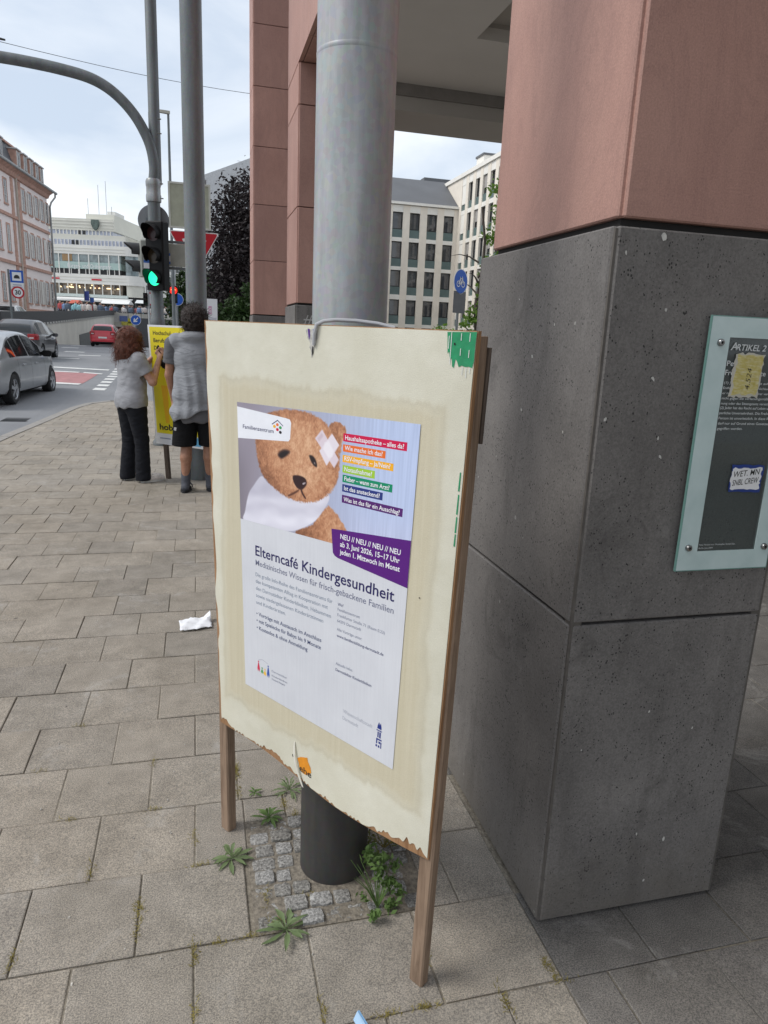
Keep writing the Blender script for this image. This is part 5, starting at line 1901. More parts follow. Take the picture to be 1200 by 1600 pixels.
hp = at(240, 452, D=10.30)
signal_head('traffic_light', 'black traffic light on the mast showing green', (hp.x + .02, hp.y, hp.z - .01), R(-34), 2, 3, .93)
h2 = at(216, 432, D=10.55)
signal_head('cycle_signal', 'small grey signal head turned left behind the green traffic light', (h2.x + .02, h2.y + .02, h2.z), R(-78), 5, 2, .74, (plain('grey_housing', (.36, .37, .33), .6), flat('grey_visor', (.06, .062, .065), .5)), .26)
# clamps that hold the heads
for z in (2.28, 2.78):
    MB().box(-.03, .03, -.13, -.06, z, z + .04).build('bracket', M_mast2, sig)
# round sign seen from behind, the sticker and the back of a panel, all on this mast
dp = at(240, 345, Y=10.60)
bs = thing('round_sign', 'round traffic sign seen from its grey back above the traffic light', 'sign', (dp.x, 10.60, dp.z), 0)
MB().disc((0, 0, 0), (0.12, 1, 0), .205, 36, .004).build('plate', plain('sign_back_grey', (.19, .20, .21), .6), bs)
MB().box(-.10, .10, -.012, -.002, -.03, .03).build('clamp', M_mast2, bs)
p0, p1 = at(264, 416, Y=10.62), at(300, 383, Y=10.62)
bp_ = thing('panel_sign', 'pale grey sign panel seen from behind beside the signal mast', 'sign', (p0.x, 10.62, p0.z), 0)
MB().bbox(0, p1.x - p0.x, 0, .01, 0, p1.z - p0.z, .004).build('plate', plain('sign_back_pale', (.37, .38, .33), .6), bp_)
for z in (-.04, p1.z - p0.z + .005):
    MB().box(-.12, p1.x - p0.x, .012, .03, z, z + .035).build('rail', M_mast2, bp_)
for i, (u, v, yy_) in enumerate(((262, 404, 10.385), (229, 415, 10.30))):
    p = at(u, v, Y=yy_)
    st = thing('blue_sticker', ['blue and white sticker on the side of the green traffic light', 'blue and white sticker on the small grey signal head'][i], 'sticker', (p.x, yy_, p.z), 0)
    MB().box(-.035, .035, -.003, 0, -.07, .07).build('blue_field', flat('sticker_blue2', (.04, .13, .42), .5), st)
    MB().box(-.035, .035, -.0045, -.0032, -.035, .035).build('white_field', flat('sticker_white2', (.7, .7, .72), .5), st)

# give-way sign and the panel above it, on a post hidden by the mast
GY = 14.6
q = at(299, 400, Y=GY)
gw = thing('give_way_sign', 'red and white triangular give way sign with a panel seen behind the mast', 'sign', (q.x, GY, 0), 0)
MB().lathe([(.038, 0), (.038, 4.9)], 12, (0, .04, 0)).build('post', M_mast2, gw)


def tri(cx, cz, w, r, n=5):
    h_ = w * .866
    P3 = [(cx - w / 2, cz), (cx + w / 2, cz), (cx, cz - h_)]
    o_ = []
    for i in range(3):
        p, a, b_ = Vector(P3[i]), Vector(P3[i - 1]), Vector(P3[(i + 1) % 3])
        d1, d2 = (a - p).normalized(), (b_ - p).normalized()
        s0, s1 = p + d1 * r * 1.73, p + d2 * r * 1.73
        for k in range(n + 1):
            t = k / n
            o_.append(tuple((s0 * (1 - t) + p * t) * (1 - t) + (p * (1 - t) + s1 * t) * t))
    return o_


tz = at(303, 362, Y=GY).z
tx = at(303.5, 375, Y=GY).x - q.x
M_sred = flat('sign_red', (.42, .012, .022), .4)
M_swhite = flat('sign_white', (.66, .66, .66), .4)
M_sblue = flat('sign_blue', (.012, .085, .40), .4)
MB().prism(tri(tx, tz, .92, .03), 1, 0, .004).build('rim', M_swhite, gw)
MB().prism(tri(tx, tz - .016, .865, .025), 1, -.003, -.001).build('red_border', M_sred, gw)
MB().prism(tri(tx, tz - .135, .46, .02), 1, -.006, -.004).build('white_field', M_swhite, gw)
z0, z1 = at(296, 358, Y=GY).z, at(296, 286, Y=GY).z
x0, x1 = at(263, 320, Y=GY).x - q.x, at(329, 320, Y=GY).x - q.x
MB().bbox(x0, x1, 0, .012, z0, z1, .02).build('panel_back', plain('sign_back_olive', (.33, .35, .27), .55), gw)
for (a, b_, c_, d_) in ((x0, x1, z0, z0 + .035), (x0, x1, z1 - .035, z1), (x0, x0 + .035, z0 + .036, z1 - .036), (x1 - .035, x1, z0 + .036, z1 - .036)):
    MB().box(a, b_, -.012, -.001, c_, d_).build('panel_rim', plain('sign_rim_pale', (.47, .49, .44), .5), gw)

# pedestrian signal, lane sign, small signal, white board far over the crossing
PYD = 26.0
q = at(271, 460, D=PYD)
ps = thing('pedestrian_light', 'pedestrian light showing red on a slim post', 'traffic light', (q.x, q.y, 0), 0)
MB().lathe([(.055, 0), (.055, 4.0)], 10, (.03, .12, 0)).build('post', plain('post_pale', (.42, .43, .43), .5), ps)
MB().bbox(-.13, .13, 0, .12, q.z - .28, q.z + .28, .02).build('housing', M_black, ps)
MB().disc((0, -.004, q.z + .13), (0, -1, 0), .13, 20).build('lens', emit('ped_red_dim', (.9, .02, .01), .8), ps)
fig = [(-.022, .10), (.022, .10), (.022, .055), (.085, .03), (.085, 0.0), (.03, .012), (.03, -.1), (-.03, -.1), (-.03, .012), (-.085, 0.0), (-.085, .03), (-.022, .055)]
MB().add([(x, -.008, q.z + .13 + z) for x, z in fig], [tuple(range(12))]).build('red_figure', emit('ped_red', (1.0, .22, .05), 1.6), ps)
MB().disc((0, -.004, q.z - .13), (0, -1, 0), .115, 20).build('lens', flat('lamp_dark_g', (.02, .03, .025), .2), ps)


def disc_sign(name, label, p, r, ring, ringcol, field, rz=0.0, post=True, postr=.03, white_rim=True):
    t = thing(name, label, 'sign', (p.x, p.y, 0 if post else p.z), rz)
    z = p.z if post else 0
    if post: MB().lathe([(postr, 0), (postr, z + r)], 10, (0, .04, 0)).build('post', M_mast2, t)
    MB().disc((0, 0, z), (0, 1, 0), r, 32, .004).build('rim', ringcol, t)
    MB().disc((0, -.003, z), (0, -1, 0), r * ring, 32).build('field', field, t)
    return t, z


p = at(277, 468, D=31)
disc_sign('cycle_path_sign', 'blue round sign half hidden behind the red pedestrian light', p, .24, .94, M_swhite, M_sblue)
p = at(212, 500, D=46)
t, z = disc_sign('keep_side_sign', 'blue round sign with white arrow left of the yellow board', p, .30, .93, M_swhite, M_sblue)
ar = [(-.03, .19), (.03, .19), (.03, -.02), (.12, .05), (.12, -.04), (0, -.18), (-.12, -.04), (-.12, .05), (-.03, -.02)]
c45, s45 = math.cos(R(-45)), math.sin(R(-45))
MB().add([(x * c45 - y * s45, -.006, z + x * s45 + y * c45) for x, y in ar], [tuple(range(9))]).build('arrow', M_swhite, t)
p = at(228, 476, D=36)
signal_head('far_signal', 'small black signal head far behind the woman', (p.x, p.y, p.z - .05), R(20), 9, 3, .62)
th_ = thing('slim_post', 'slim grey post of the far signal head', 'post', (p.x + .12, p.y + .14, 0), 0)
MB().lathe([(.045, 0), (.045, p.z + .8)], 10).build('shaft', MATS['post_pale'], th_)
p = at(236, 467, D=36.4)
disc_sign('red_ring_sign', 'red ringed round sign beside the small black signal head', p, .30, .76, M_sred, M_swhite)
p = at(331, 500, D=17)
wbd = thing('info_board', 'white information board with pink emblem right of the grey mast', 'sign', (p.x, p.y, 0), 0)
zt_ = at(331, 467, D=17).z
MB().box(-.10, .125, 0, .03, .5, zt_).build('panel', M_wht, wbd)
MB().box(-.07, .0, -.004, -.001, zt_ - .33, zt_ - .16).build('pink_emblem', flat('pink_print', (.55, .28, .42), .5), wbd)
vs, fs = text_mesh('G', .05, .10, .02)
MB().add([(-.06 + x, -.006, zt_ - .295 + y) for x, y in vs], fs).build('emblem_letter', M_swhite, wbd)
for k in range(4):
    MB().box(-.07, .10, -.004, -.001, zt_ - .42 - k * .03, zt_ - .41 - k * .03).build('text_line', MATS['grey_print'], wbd)
for x in (-.08, .09):
    MB().box(x, x + .02, .005, .025, 0, .5).build('leg', M_mast2, wbd)

# 30 sign and tunnel sign
p = at(28, 457, D=42)
t, z = disc_sign('speed_limit_sign', 'round speed limit 30 sign at the left', p, .30, .74, M_sred, M_swhite, R(15), False)
vs, fs = text_mesh('30', .27, .21, .03)
MB().add([(x - .135, -.007, z + y - .10) for x, y in vs], fs).build('numerals', MATS['ink'], t)
p = at(26, 432, D=42.1)
t = thing('tunnel_sign', 'square blue tunnel sign above the speed limit sign', 'sign', (p.x, p.y, 0), R(15))
z = p.z
MB().box(-.30, .30, 0, .006, z - .30, z + .30).build('blue_plate', M_sblue, t)
MB().box(-.21, .21, -.004, -.001, z - .21, z + .21).build('white_field', M_swhite, t)
MB().add([(x, -.007, z - .10 + y) for x, y in [(-.13, 0), (.13, 0)] + arc(0, .05, .13, 0, 180, 10)], [tuple(range(13))]).build('tunnel_mark', MATS['ink'], t)
zz = at(26, 447, D=42.1).z
MB().box(-.30, .30, 0, .006, zz - .17, zz + .17).build('sub_plate', M_swhite, t)
for (z_, w_) in ((zz + .06, .4), (zz - .04, .44)):
    MB().box(-w_ / 2, w_ / 2, -.004, -.001, z_ - .02, z_ + .02).build('text_line', MATS['grey_print'], t)
MB().lathe([(.05, 0.5), (.05, z + .33)], 10, (-.36, .05, 0)).build('post', M_mast2, t)
MB().box(-.40, .30, .02, .04, z + .1, z + .14).build('rail', M_mast2, t)

# street lamp and overhead wires
p = at(266, 290, D=25)
pt = at(266, 178, D=25)
lamp = thing('street_lamp', 'slim street lamp with flat head behind the signal mast', 'street lamp', (p.x, p.y, 0), R(15))
MB().lathe([(.06, 0), (.05, 4.0), (.035, pt.z)], 12).build('pole', M_mast2, lamp)
MB().rings([[(x, y, pt.z + z + .03) for y, z in ((-.06, -.04), (.06, -.04), (.06, .04 - .02 * i), (-.06, .04 - .02 * i))] for i, x in ((0, .04), (0, -.12), (1, -.44))], True, True).build('lamp_head', plain('lamp_pale', (.42, .40, .34), .5), lamp)
for (a, b_, nm) in (((at(-60, 50, D=22)), at(560, 165, D=26), 'thin overhead wire crossing the sky on the left'), (at(560, 163, D=40), at(800, 208, D=40), 'thin overhead wire seen between the mast and the near pillar')):
    pts = [a.lerp(b_, k / 14) - Vector((0, 0, .25 * math.sin(math.pi * k / 14))) for k in range(15)]
    o = MB().tube(pts, .0065 if a.y < 30 else .022, 6).build('overhead_wire', M_dark)
    tag(o, nm, 'wire')
p = at(4, 61, D=22)
tag(MB().tube([p + Vector((-.06, 0, 0)), p + Vector((.06, 0, -.012))], [.03, .022], 8).build('wire_insulator', M_dark), 'small dark insulator on the overhead wire at the left edge', 'insulator')

# ------------------------------------------------------------------ ramp wall
M_conc = plain('pale_concrete', (.62, .595, .535), .85, var=.1, scale=.6)
M_parapet = plain('dark_parapet', (.050, .051, .053), .7, var=.15)
M_tile = plain('dark_tile', (.10, .105, .105), .5, var=.2, scale=2)
rw = thing('ramp_wall', 'long pale concrete ramp wall with dark parapet left of the road', 'wall', (-11, 80, 0), 0)
YS = [46.8, 55, 62, 68, 75.5, 84, 92, 104, 122]
ztop = lambda y: np.interp(y, [47.8, 121.5], [2.144, 3.98])
zmid = lambda y: np.interp(y, [46, 62, 121.5], [1.10, 1.55, 3.30])
m = MB()
m.rings([[(-11.35, y, ROADZ(y) - .4), (-11.0, y, ROADZ(y) - .4), (-11.0, y, zmid(y) - .0), (-11.35, y, zmid(y))] for y in YS], True, True)
m.build('concrete', M_conc, rw, world=True)
m = MB()
m.rings([[(-11.30, y, zmid(y) + .05), (-10.96, y, zmid(y) + .05), (-10.96, y, ztop(y)), (-11.30, y, ztop(y))] for y in YS], True, True)
m.build('parapet', M_parapet, rw, world=True)
m = MB()
for k in range(60):
    y = 48 + k * 1.2
    m.box(-10.955, -10.94, y, y + .65, zmid(y) - .02, zmid(y) + .17)
tag(m.build('fixing_plates', plain('plate_pale', (.52, .51, .48), .7), rw, world=True), kind='stuff')
m = MB()
m.rings([[(-10.98, y, ROADZ(y) - .3), (-10.93, y, ROADZ(y) - .3), (-10.93, y, z), (-10.98, y, z)] for y, z in ((75.6, .62), (82, .84), (89.7, 1.09), (104, 1.5))], True, True)
m.build('dark_lining', M_tile, rw, world=True)
# upper plaza behind the wall and the tunnel portal
pz_ = lambda y: float(np.interp(y, [40, 60, 95, 200], [.9, 1.3, 2.55, 2.9]))
M_plaza = plain('plaza_paving', (.30, .285, .26), .9)
m = MB()
for (x0, x1, Y0) in ((-90, -11.36, [40, 60, 80, 95, 121, 160]),):
    m.rings([[(x0, y, -2.5), (x1, y, -2.5), (x1, y, pz_(y)), (x0, y, pz_(y))] for y in Y0], True, True)
tag(m.build('upper_plaza', M_plaza), kind='structure')
m = MB()
m.box(-11.3, 60, 108, 160, 1.6, 2.9)
tag(m.build('market_square', M_plaza), kind='structure')
por = thing('tunnel_portal', 'low tunnel portal with colourful banners at the end of the ramp', 'portal', (-8, 107.9, 0), 0)
MB().box(-11.2, 3.0, 107.6, 108.0, 1.5, 3.35).build('lintel', M_conc, por, world=True)
MB().box(-11.2, 3.0, 112, 112.2, -2.1, 1.5).build('dark_inside', M_tile, por, world=True)
for i, (u0, u1, v0, v1, c_) in enumerate(((187, 199, 494, 502, (.14, .2, .45)), (200, 212, 498, 505, (.62, .55, .05)), (190, 206, 503, 508, (.66, .6, .1)), (178, 185, 492, 503, (.62, .60, .58)), (213, 222, 495, 500, (.6, .6, .62)))):
    a, b_ = at(u0, v1, Y=107.5), at(u1, v0, Y=107.5)
    MB().box(a.x, b_.x, 107.45, 107.5, a.z, b_.z).build('banner', plain('banner_%d' % i, c_, .7), por, world=True)
# tram/bus shelter mass at far right of the square
p0, p1 = at(205, 495, Y=100), at(245, 470, Y=100)
# far dark construction boards beside the sign
fb_ = thing('site_fence', 'dark grey hoarding at the far side of the crossing', 'fence', (-4.0, 62, 0), 0)
a, b_ = at(214, 545, Y=62), at(345, 503, Y=62)
for k in range(6):
    xa = a.x + (b_.x - a.x) * k / 6
    MB().box(xa, xa + (b_.x - a.x) / 6 - .04, 62, 62.1, .1, b_.z).build('board', plain('hoarding', (.06, .062, .066), .7), fb_, world=True)

# ------------------------------------------------------------------ rose coloured old building on the left
M_rose = plain('rose_plaster', (.86, .775, .745), .85, var=.03, scale=.5)
M_sand = plain('red_sandstone', (.50, .30, .235), .85, var=.2, scale=3)
M_slate = plain('slate', (.085, .09, .10), .6, var=.25, scale=2.5)
M_shut = plain('pale_shutter', (.66, .64, .60), .7)
rose = thing('rose_building', 'old rose plaster building with red sandstone trim and slate mansard roof', 'building', (-13.87, 80.06, 0), R(85.2))
Kz = lambda z: EYE + (z - EYE) * 1.25
Ks = lambda s_: s_ * 1.25
L0 = -40.0
m = MB()
m.box(L0, 0, 0, 9, .5, Kz(11.0))
m.build('wall', M_rose, rose)
MB().box(L0, .06, -.10, -.003, .5, Kz(2.55)).build('plinth', M_sand, rose)
for z in (8.33, 5.33):
    MB().box(L0, .02, -.12, -.003, Kz(z), Kz(z + .20)).build('cornice', M_sand, rose)
# moulded eaves and gutter
m = MB()
m.rings([[(x, -.003, Kz(10.95)), (x, -.18, Kz(11.0)), (x, -.30, Kz(11.22)), (x, -.62, Kz(11.40)), (x, -.62, Kz(11.52)), (x, -.003, Kz(11.52))] for x in (L0, .05)], True, True)
m.build('eaves', M_sand, rose)
MB().tube([(L0, -.68, Kz(11.52)), (1.0, -.68, Kz(11.50))], .12, 8).build('gutter', plain('zinc', (.30, .31, .31), .5), rose)
MB().tube([(.6, -.66, Kz(11.45)), (.75, -.6, Kz(11.2)), (.35, -.3, Kz(10.75)), (.15, -.22, Kz(10.4)), (.15, -.22, 2.0)], .09, 8).build('downpipe', MATS['zinc'], rose)
for s0 in (-8.3, -6.75):
    z = Kz(2.55)
    k = 0
    while z < Kz(10.9):
        z2 = min(z + .52, Kz(10.9))
        MB().box(Ks(s0) - .36 + (.06 if k % 2 else 0), Ks(s0) + .36 - (.06 if k % 2 else 0), -.05, -.004, z + .015, z2).build('quoin', M_sand, rose)
        z = z2
        k += 1
MB().tube([(Ks(-7.55), -.12, 2.0), (Ks(-7.55), -.12, Kz(11.1)), (Ks(-7.5), -.5, Kz(11.45))], .09, 8).build('downpipe', plain('copper_pipe', (.46, .40, .34), .6), rose)
cols = [-5.95, -4.43, -2.9, -1.5, -.14, -9.65, -11.3, -13.0, -14.7]
rows = [(9.12, 10.55), (6.12, 7.78), (2.95, 4.62)]
for ci, s0 in enumerate(cols):
    for ri, (za, zb_) in enumerate(rows):
        x, w = Ks(s0), .36
        a, b_ = Kz(za), Kz(zb_)
        fr_ = MB()
        fr_.box(x - w - .12, x - w, -.04, -.003, a, b_)
        fr_.box(x + w, x + w + .12, -.04, -.003, a, b_)
        fr_.box(x - w - .12, x + w + .12, -.04, -.003, b_, b_ + .14)
        fr_.box(x - w - .16, x + w + .16, -.09, -.003, a - .13, a)
        win = fr_.build('window', M_sand, rose)
        MB().box(x - w, x + w, -.03, -.004, a, b_).build('pane', M_pane, win)
        mm = MB()
        mm.box(x - .03, x + .03, -.05, -.031, a, b_)
        for zz_ in (.33, .66):
            mm.box(x - w, x + w, -.052, -.032, a + (b_ - a) * zz_ - .02, a + (b_ - a) * zz_ + .02)
        mm.build('glazing_bars', M_white, win)
        if s0 > -7:
            for sgn in ((-1, 1) if not (ri == 1 and ci == 3) else ()):
                MB().box(x + sgn * (w + .28) - .12, x + sgn * (w + .28) + .12, -.075, -.045, a, b_).build('shutter', M_shut, win)
            if (ri == 1 and ci == 3) or (ri == 2 and ci == 2):
                MB().box(x - w, x + w, -.08, -.056, a, b_).build('shutter', M_shut, win)
# mansard roof with dormers
m = MB()
m.rings([[(x, -.45, Kz(11.54)), (x, .05, Kz(11.75)), (x, .55, Kz(12.35)), (x, .95, Kz(13.4)), (x, 4.5, Kz(14.6)), (x, 8.5, Kz(13.4)), (x, 9, Kz(11.54))] for x in (L0, -.2)], True, True)
m.build('mansard_roof', M_slate, rose)
MB().box(L0, -.1, .78, 1.0, Kz(13.38), Kz(13.50)).build('roof_edge', M_sand, rose)
for i, s0 in enumerate((-6.0, -4.5, -3.1, -1.75, -.55, -9.6, -12.5)):
    x = Ks(s0)
    d = MB()
    d.box(x - .52, x + .52, .15, 1.2, Kz(11.95), Kz(13.05))
    dm = d.build('dormer', M_sand, rose)
    MB().box(x - .62, x + .62, .02, 1.3, Kz(13.06), Kz(13.14)).build('dormer_roof', plain('pale_flashing', (.50, .50, .49), .6), dm)
    MB().box(x - .34, x + .34, .10, .148, Kz(12.05), Kz(12.95)).build('pane', M_pane, dm)
    mm = MB()
    mm.box(x - .42, x - .34, .08, .146, Kz(12.0), Kz(13.0)).box(x + .34, x + .42, .08, .146, Kz(12.0), Kz(13.0)).box(x - .03, x + .03, .07, .098, Kz(12.05), Kz(12.95))
    mm.build('dormer_frame', M_white, dm)

# ------------------------------------------------------------------ department store behind it
DEP = 115.0
store = thing('department_store', 'pale clad department store with ribbon windows and a crest on the roof block', 'building', tuple(np.array([-46 * math.cos(YAW) + DEP * math.sin(YAW), 46 * math.sin(YAW) + DEP * math.cos(YAW), 0])), -YAW)
# local x: along the front (0 = 46 m left of the camera axis), y: into the building
M_clad = plain('pale_cladding', (.74, .73, .69), .7, var=.05, scale=.4)
M_clad2 = plain('beige_cladding', (.65, .64, .57), .7, var=.05, scale=.4)
M_teal = plain('mint_glass_band', (.40, .53, .50), .35, var=.08, scale=.6)
M_rib = plain('ribbon_window', (.40, .43, .52), .25, var=.25, scale=1.2)


def SB(name, mat, u0, u1, y0, y1, z0, z1, parent=None):
    return MB().box(u0 + 46, u1 + 46, y0, y1, z0, z1).build(name, mat, parent or store)


SB('ground_floor', M_dark, -56, -40.5, 0.6, 20, 2.5, 6.2)
SB('shop_band_wall', M_clad, -56, -41.6, 0, 20, 7.75, 9.2)
SB('upper_wall', M_clad, -56, -41.6, 0, 20, 12.1, 13.45)
SB('upper_wall', M_clad2, -56, -41.6, .35, 20, 14.2, 15.0)
SB('roof_block', M_clad2, -56, -43.5, 1.0, 20, 15.7, 17.4)
SB('top_block', M_clad2, -48.4, -44.0, 2.5, 20, 17.4, 18.3)
SB('plant_box', M_clad, -45.6, -44.4, 4, 8, 18.3, 19.0)
for z in (16.1, 16.55, 17.0):
    SB('cladding_joint', M_clad, -56, -43.5, .93, .999, z, z + .06)
for z in (8.25, 8.7, 12.5, 12.95):
    SB('cladding_joint', M_clad2, -56, -41.6, -.05, -.002, z, z + .05)
SB('ribbon_back', M_rib, -56, -43.8, 1.15, 20, 15.0, 15.7)
SB('ribbon_back', M_rib, -56, -41.7, .15, 20, 13.45, 14.2)
for k in range(20):
    u = -52.6 + k * .56
    if u < -44: SB('mullion', M_clad, u, u + .12, 1.0, 1.149, 15.0, 15.7)
    if u < -41.9: SB('mullion', M_clad, u, u + .12, .02, .149, 13.45, 14.2)
for (u, z, y) in ((-49.1, 15.05, .98), (-48.4, 15.05, .98), (-49.8, 13.5, .0), (-49.15, 13.5, .0)):
    SB('open_window', M_dark, u, u + .42, y, y + .018, z, z + .62)
SB('glass_upper', make_glass('store_glass', (.20, .25, .26), .08), -56, -42.4, .12, 20, 10.9, 12.1)
SB('mint_band', M_teal, -56, -42.4, -.02, 20, 9.95, 10.95)
SB('office_back', M_dark, -56, -42.4, .14, 20, 9.2, 9.95)
SB('wood_blind', plain('wood_blind', (.34, .22, .11), .7), -51.4, -49.9, .05, .118, 11.05, 12.05)
for k in range(7):
    u = -52.0 + k * 1.55
    SB('post', M_clad, u, u + .16, -.06, -.021, 9.2, 12.1)
for k in range(9):
    u = -52.4 + k * 1.12
    SB('mullion', M_clad, u, u + .09, .02, .138, 9.2, 9.95)
for tx_, u_, w_ in (('Bürger-', -50.6, 2.0), ('und', -48.3, .9), ('Ordnungsamt', -47.1, 3.3)):
    vs, fs = text_mesh(tx_, w_, .62, .01)
    MB().add([(u_ + 46 + x, -.065, 10.08 + y) for x, y in vs], fs).build('sign_word', flat('letter_white', (.75, .77, .77), .5), store)
M_rossr = flat('shop_red', (.55, .02, .04), .5)
for (u, w_) in ((-53.2, 1.2), (-47.0, 1.55)):
    SB('red_sign', M_rossr, u, u + w_, -.08, -.003, 8.30, 8.52)
M_warm = emit('shop_lamp', (1.0, .78, .45), 1.4)
SB('shop_back', plain('shop_interior', (.20, .165, .13), .8, var=.5, scale=1.4), -56, -42.4, .4, 20, 6.2, 7.75)
rd = random.Random(4)
for k in range(46):
    u = -52.7 + rd.random() * 9.8
    z = 6.5 + rd.random() * 1.1
    if rd.random() < .45:
        SB('shop_lamp', M_warm, u, u + .16, .30, .38, max(z, 7.1), max(z, 7.1) + .16)
    else:
        SB('shop_goods', plain('goods_%d' % (k % 4), [(.42, .34, .25), (.10, .09, .08), (.34, .33, .32), (.25, .13, .09)][k % 4], .8), u, u + .4, .2, .39, z - .2, z + .3)
for k in range(8):
    u = -52.2 + k * 1.35
    SB('post', M_clad, u, u + .10, -.02, .19, 6.2, 7.75)
SB('pale_band', plain('pale_band', (.50, .56, .54), .6), -56, -41.5, -.05, 20, 5.75, 6.2)
m = MB()
m.rings([[(u + 46, .3, 5.72), (u + 46, -2.4, 5.30), (u + 46, -2.4, 5.05), (u + 46, .3, 5.62)] for u in (-53, -40.8)], True, True)
m.build('awning', plain('awning_white', (.72, .72, .71), .7), store)
# crest
cz = 16.55
cp = [(-.55, .7), (.55, .7), (.6, .1), (.35, -.55), (0, -.85), (-.35, -.55), (-.6, .1)]
MB().prism([(-46.3 + 46 + x, cz + z) for x, z in cp], 1, .55, .9).build('crest', plain('bronze_green', (.10, .135, .12), .7, var=.4, scale=4), store)
# rounded corner and the receding side
m = MB()
cc_ = [(-41.6 + 46 + 2.2 * math.sin(a), 2.2 - 2.2 * math.cos(a)) for a in np.linspace(0, R(80), 9)]
for (z0_, z1_, mt, nm, ins_) in ((12.1, 13.45, M_clad, 'corner_wall', 0), (7.75, 9.2, M_clad, 'corner_wall', 0), (9.2, 12.1, MATS['store_glass'], 'corner_glass', .1), (6.0, 7.75, M_clad2, 'corner_shop', .15)):
    mm = MB()
    mm.rings([[(x - ins_ * .5, y + ins_, z0_) for x, y in cc_], [(x - ins_ * .5, y + ins_, z1_) for x, y in cc_]], closed=False)
    mm.build(nm, mt, store)
ex_, ey_ = cc_[-1]
sdx, sdy = math.sin(R(82)), 1.0
for (z0_, z1_, mt, nm) in ((2.5, 6.0, M_dark, 'side_shop'), (6.0, 12.0, M_clad, 'side_wall'), (12.0, 15.5, M_clad2, 'side_wall')):
    mm = MB()
    x2, y2 = ex_ + 5.0, ey_ + 32
    mm.rings([[(ex_, ey_, z0_), (x2, y2, z0_), (x2 - 8, y2, z0_)], [(ex_, ey_, z1_), (x2, y2, z1_), (x2 - 8, y2, z1_)]], True, True)
    mm.build(nm, mt, store)
for r_ in range(4):
    for k in range(9):
        t0, t1 = (k + .15) / 9, (k + .72) / 9
        q0, q1 = (ex_ + 5 * t0, ey_ + 32 * t0), (ex_ + 5 * t1, ey_ + 32 * t1)
        z = 6.9 + r_ * 2.0
        MB().add([(q0[0] + .05, q0[1] - .02, z), (q1[0] + .05, q1[1] - .02, z), (q1[0] + .05, q1[1] - .02, z + 1.1), (q0[0] + .05, q0[1] - .02, z + 1.1)], [(0, 1, 2, 3)]).build('side_window', M_pane, store)
for (u, h_) in ((-48.6, 2.6), (-46.9, 4.6), (-45.7, 5.2), (-44.9, 1.5)):
    MB().tube([(u + 46, 4, 18.2), (u + 46, 4, 18.2 + h_)], .03, 5).build('aerial', M_mast2, store)

# a plain pale block closing the street beyond
fbk = thing('far_block', 'pale far building closing the street behind the signal', 'building', (-14, 190, 0), -YAW)
MB().box(-14, 16, 0, 12, 2, 15.5).build('wall', M_clad, fbk)
MB().box(-14.3, 16.3, -.5, 12.5, 15.5, 16.2).build('roof_edge', M_slate, fbk)
for r_ in range(4):
    for k in range(13):
        MB().box(-13 + k * 2.2, -11.9 + k * 2.2, -.06, -.003, 4.5 + r_ * 2.8, 6.2 + r_ * 2.8).build('window', M_pane, fbk)

# market: crowd, flags, canopies on the square (one far mass)
rd = random.Random(21)
crowd_cols = [(.62, .60, .60), (.55, .50, .48), (.10, .10, .12), (.20, .30, .50), (.50, .10, .10), (.30, .55, .60), (.70, .66, .62), (.12, .16, .22)]
cm_ = [plain('crowd_%d' % i, c_, .9) for i, c_ in enumerate(crowd_cols)]
cm_.append(plain('crowd_skin', (.38, .22, .16), .7))
cm_.append(plain('crowd_dark', (.04, .035, .035), .9))
me = bpy.data.meshes.new('market_crowd')
V_, F_, MI = [], [], []


def blob(cx, cy, z0, z1, rx, ry, mi, seg=6):
    k = len(V_)
    for (f_, zf) in ((.55, 0), (1, .3), (1, .75), (.5, 1)):
        for q in range(seg):
            a = 2 * math.pi * q / seg
            V_.append((cx + rx * f_ * math.cos(a), cy + ry * f_ * math.sin(a), z0 + (z1 - z0) * zf))
    for r_ in range(3):
        for q in range(seg):
            F_.append((k + r_ * seg + q, k + r_ * seg + (q + 1) % seg, k + (r_ + 1) * seg + (q + 1) % seg, k + (r_ + 1) * seg + q))
            MI.append(mi)
    F_.append(tuple(k + 3 * seg + q for q in range(seg)))
    MI.append(mi)


for i in range(130):
    u = rd.uniform(92, 292)
    D_ = rd.uniform(96, 112)
    p = at(u, 490, D=D_)
    gz = 2.75 if p.y > 108 else (pz_(p.y) if p.x < -11.4 else 2.75)
    if p.x > -11.5 and p.y < 108.2: p.y = rd.uniform(108.6, 113)
    h_ = rd.uniform(1.55, 1.85)
    c_ = rd.randrange(8)
    for sgn in (-1, 1): blob(p.x + sgn * .1, p.y, gz, gz + h_ * .5, .1, .1, 9 if rd.random() < .6 else rd.randrange(8))
    blob(p.x, p.y, gz + h_ * .45, gz + h_ * .86, .25, .16, c_)
    for sgn in (-1, 1): blob(p.x + sgn * .27, p.y, gz + h_ * .42, gz + h_ * .8, .06, .07, c_)
    blob(p.x, p.y, gz + h_ * .86, gz + h_, .11, .12, 8 if rd.random() < .4 else 9)
me.from_pydata(V_, [], F_)
for mt in cm_: me.materials.append(mt)
me.polygons.foreach_set('material_index', MI)
tag(link('market_crowd', me), 'far off crowd of people behind the dark parapet', 'crowd', None, 'stuff')
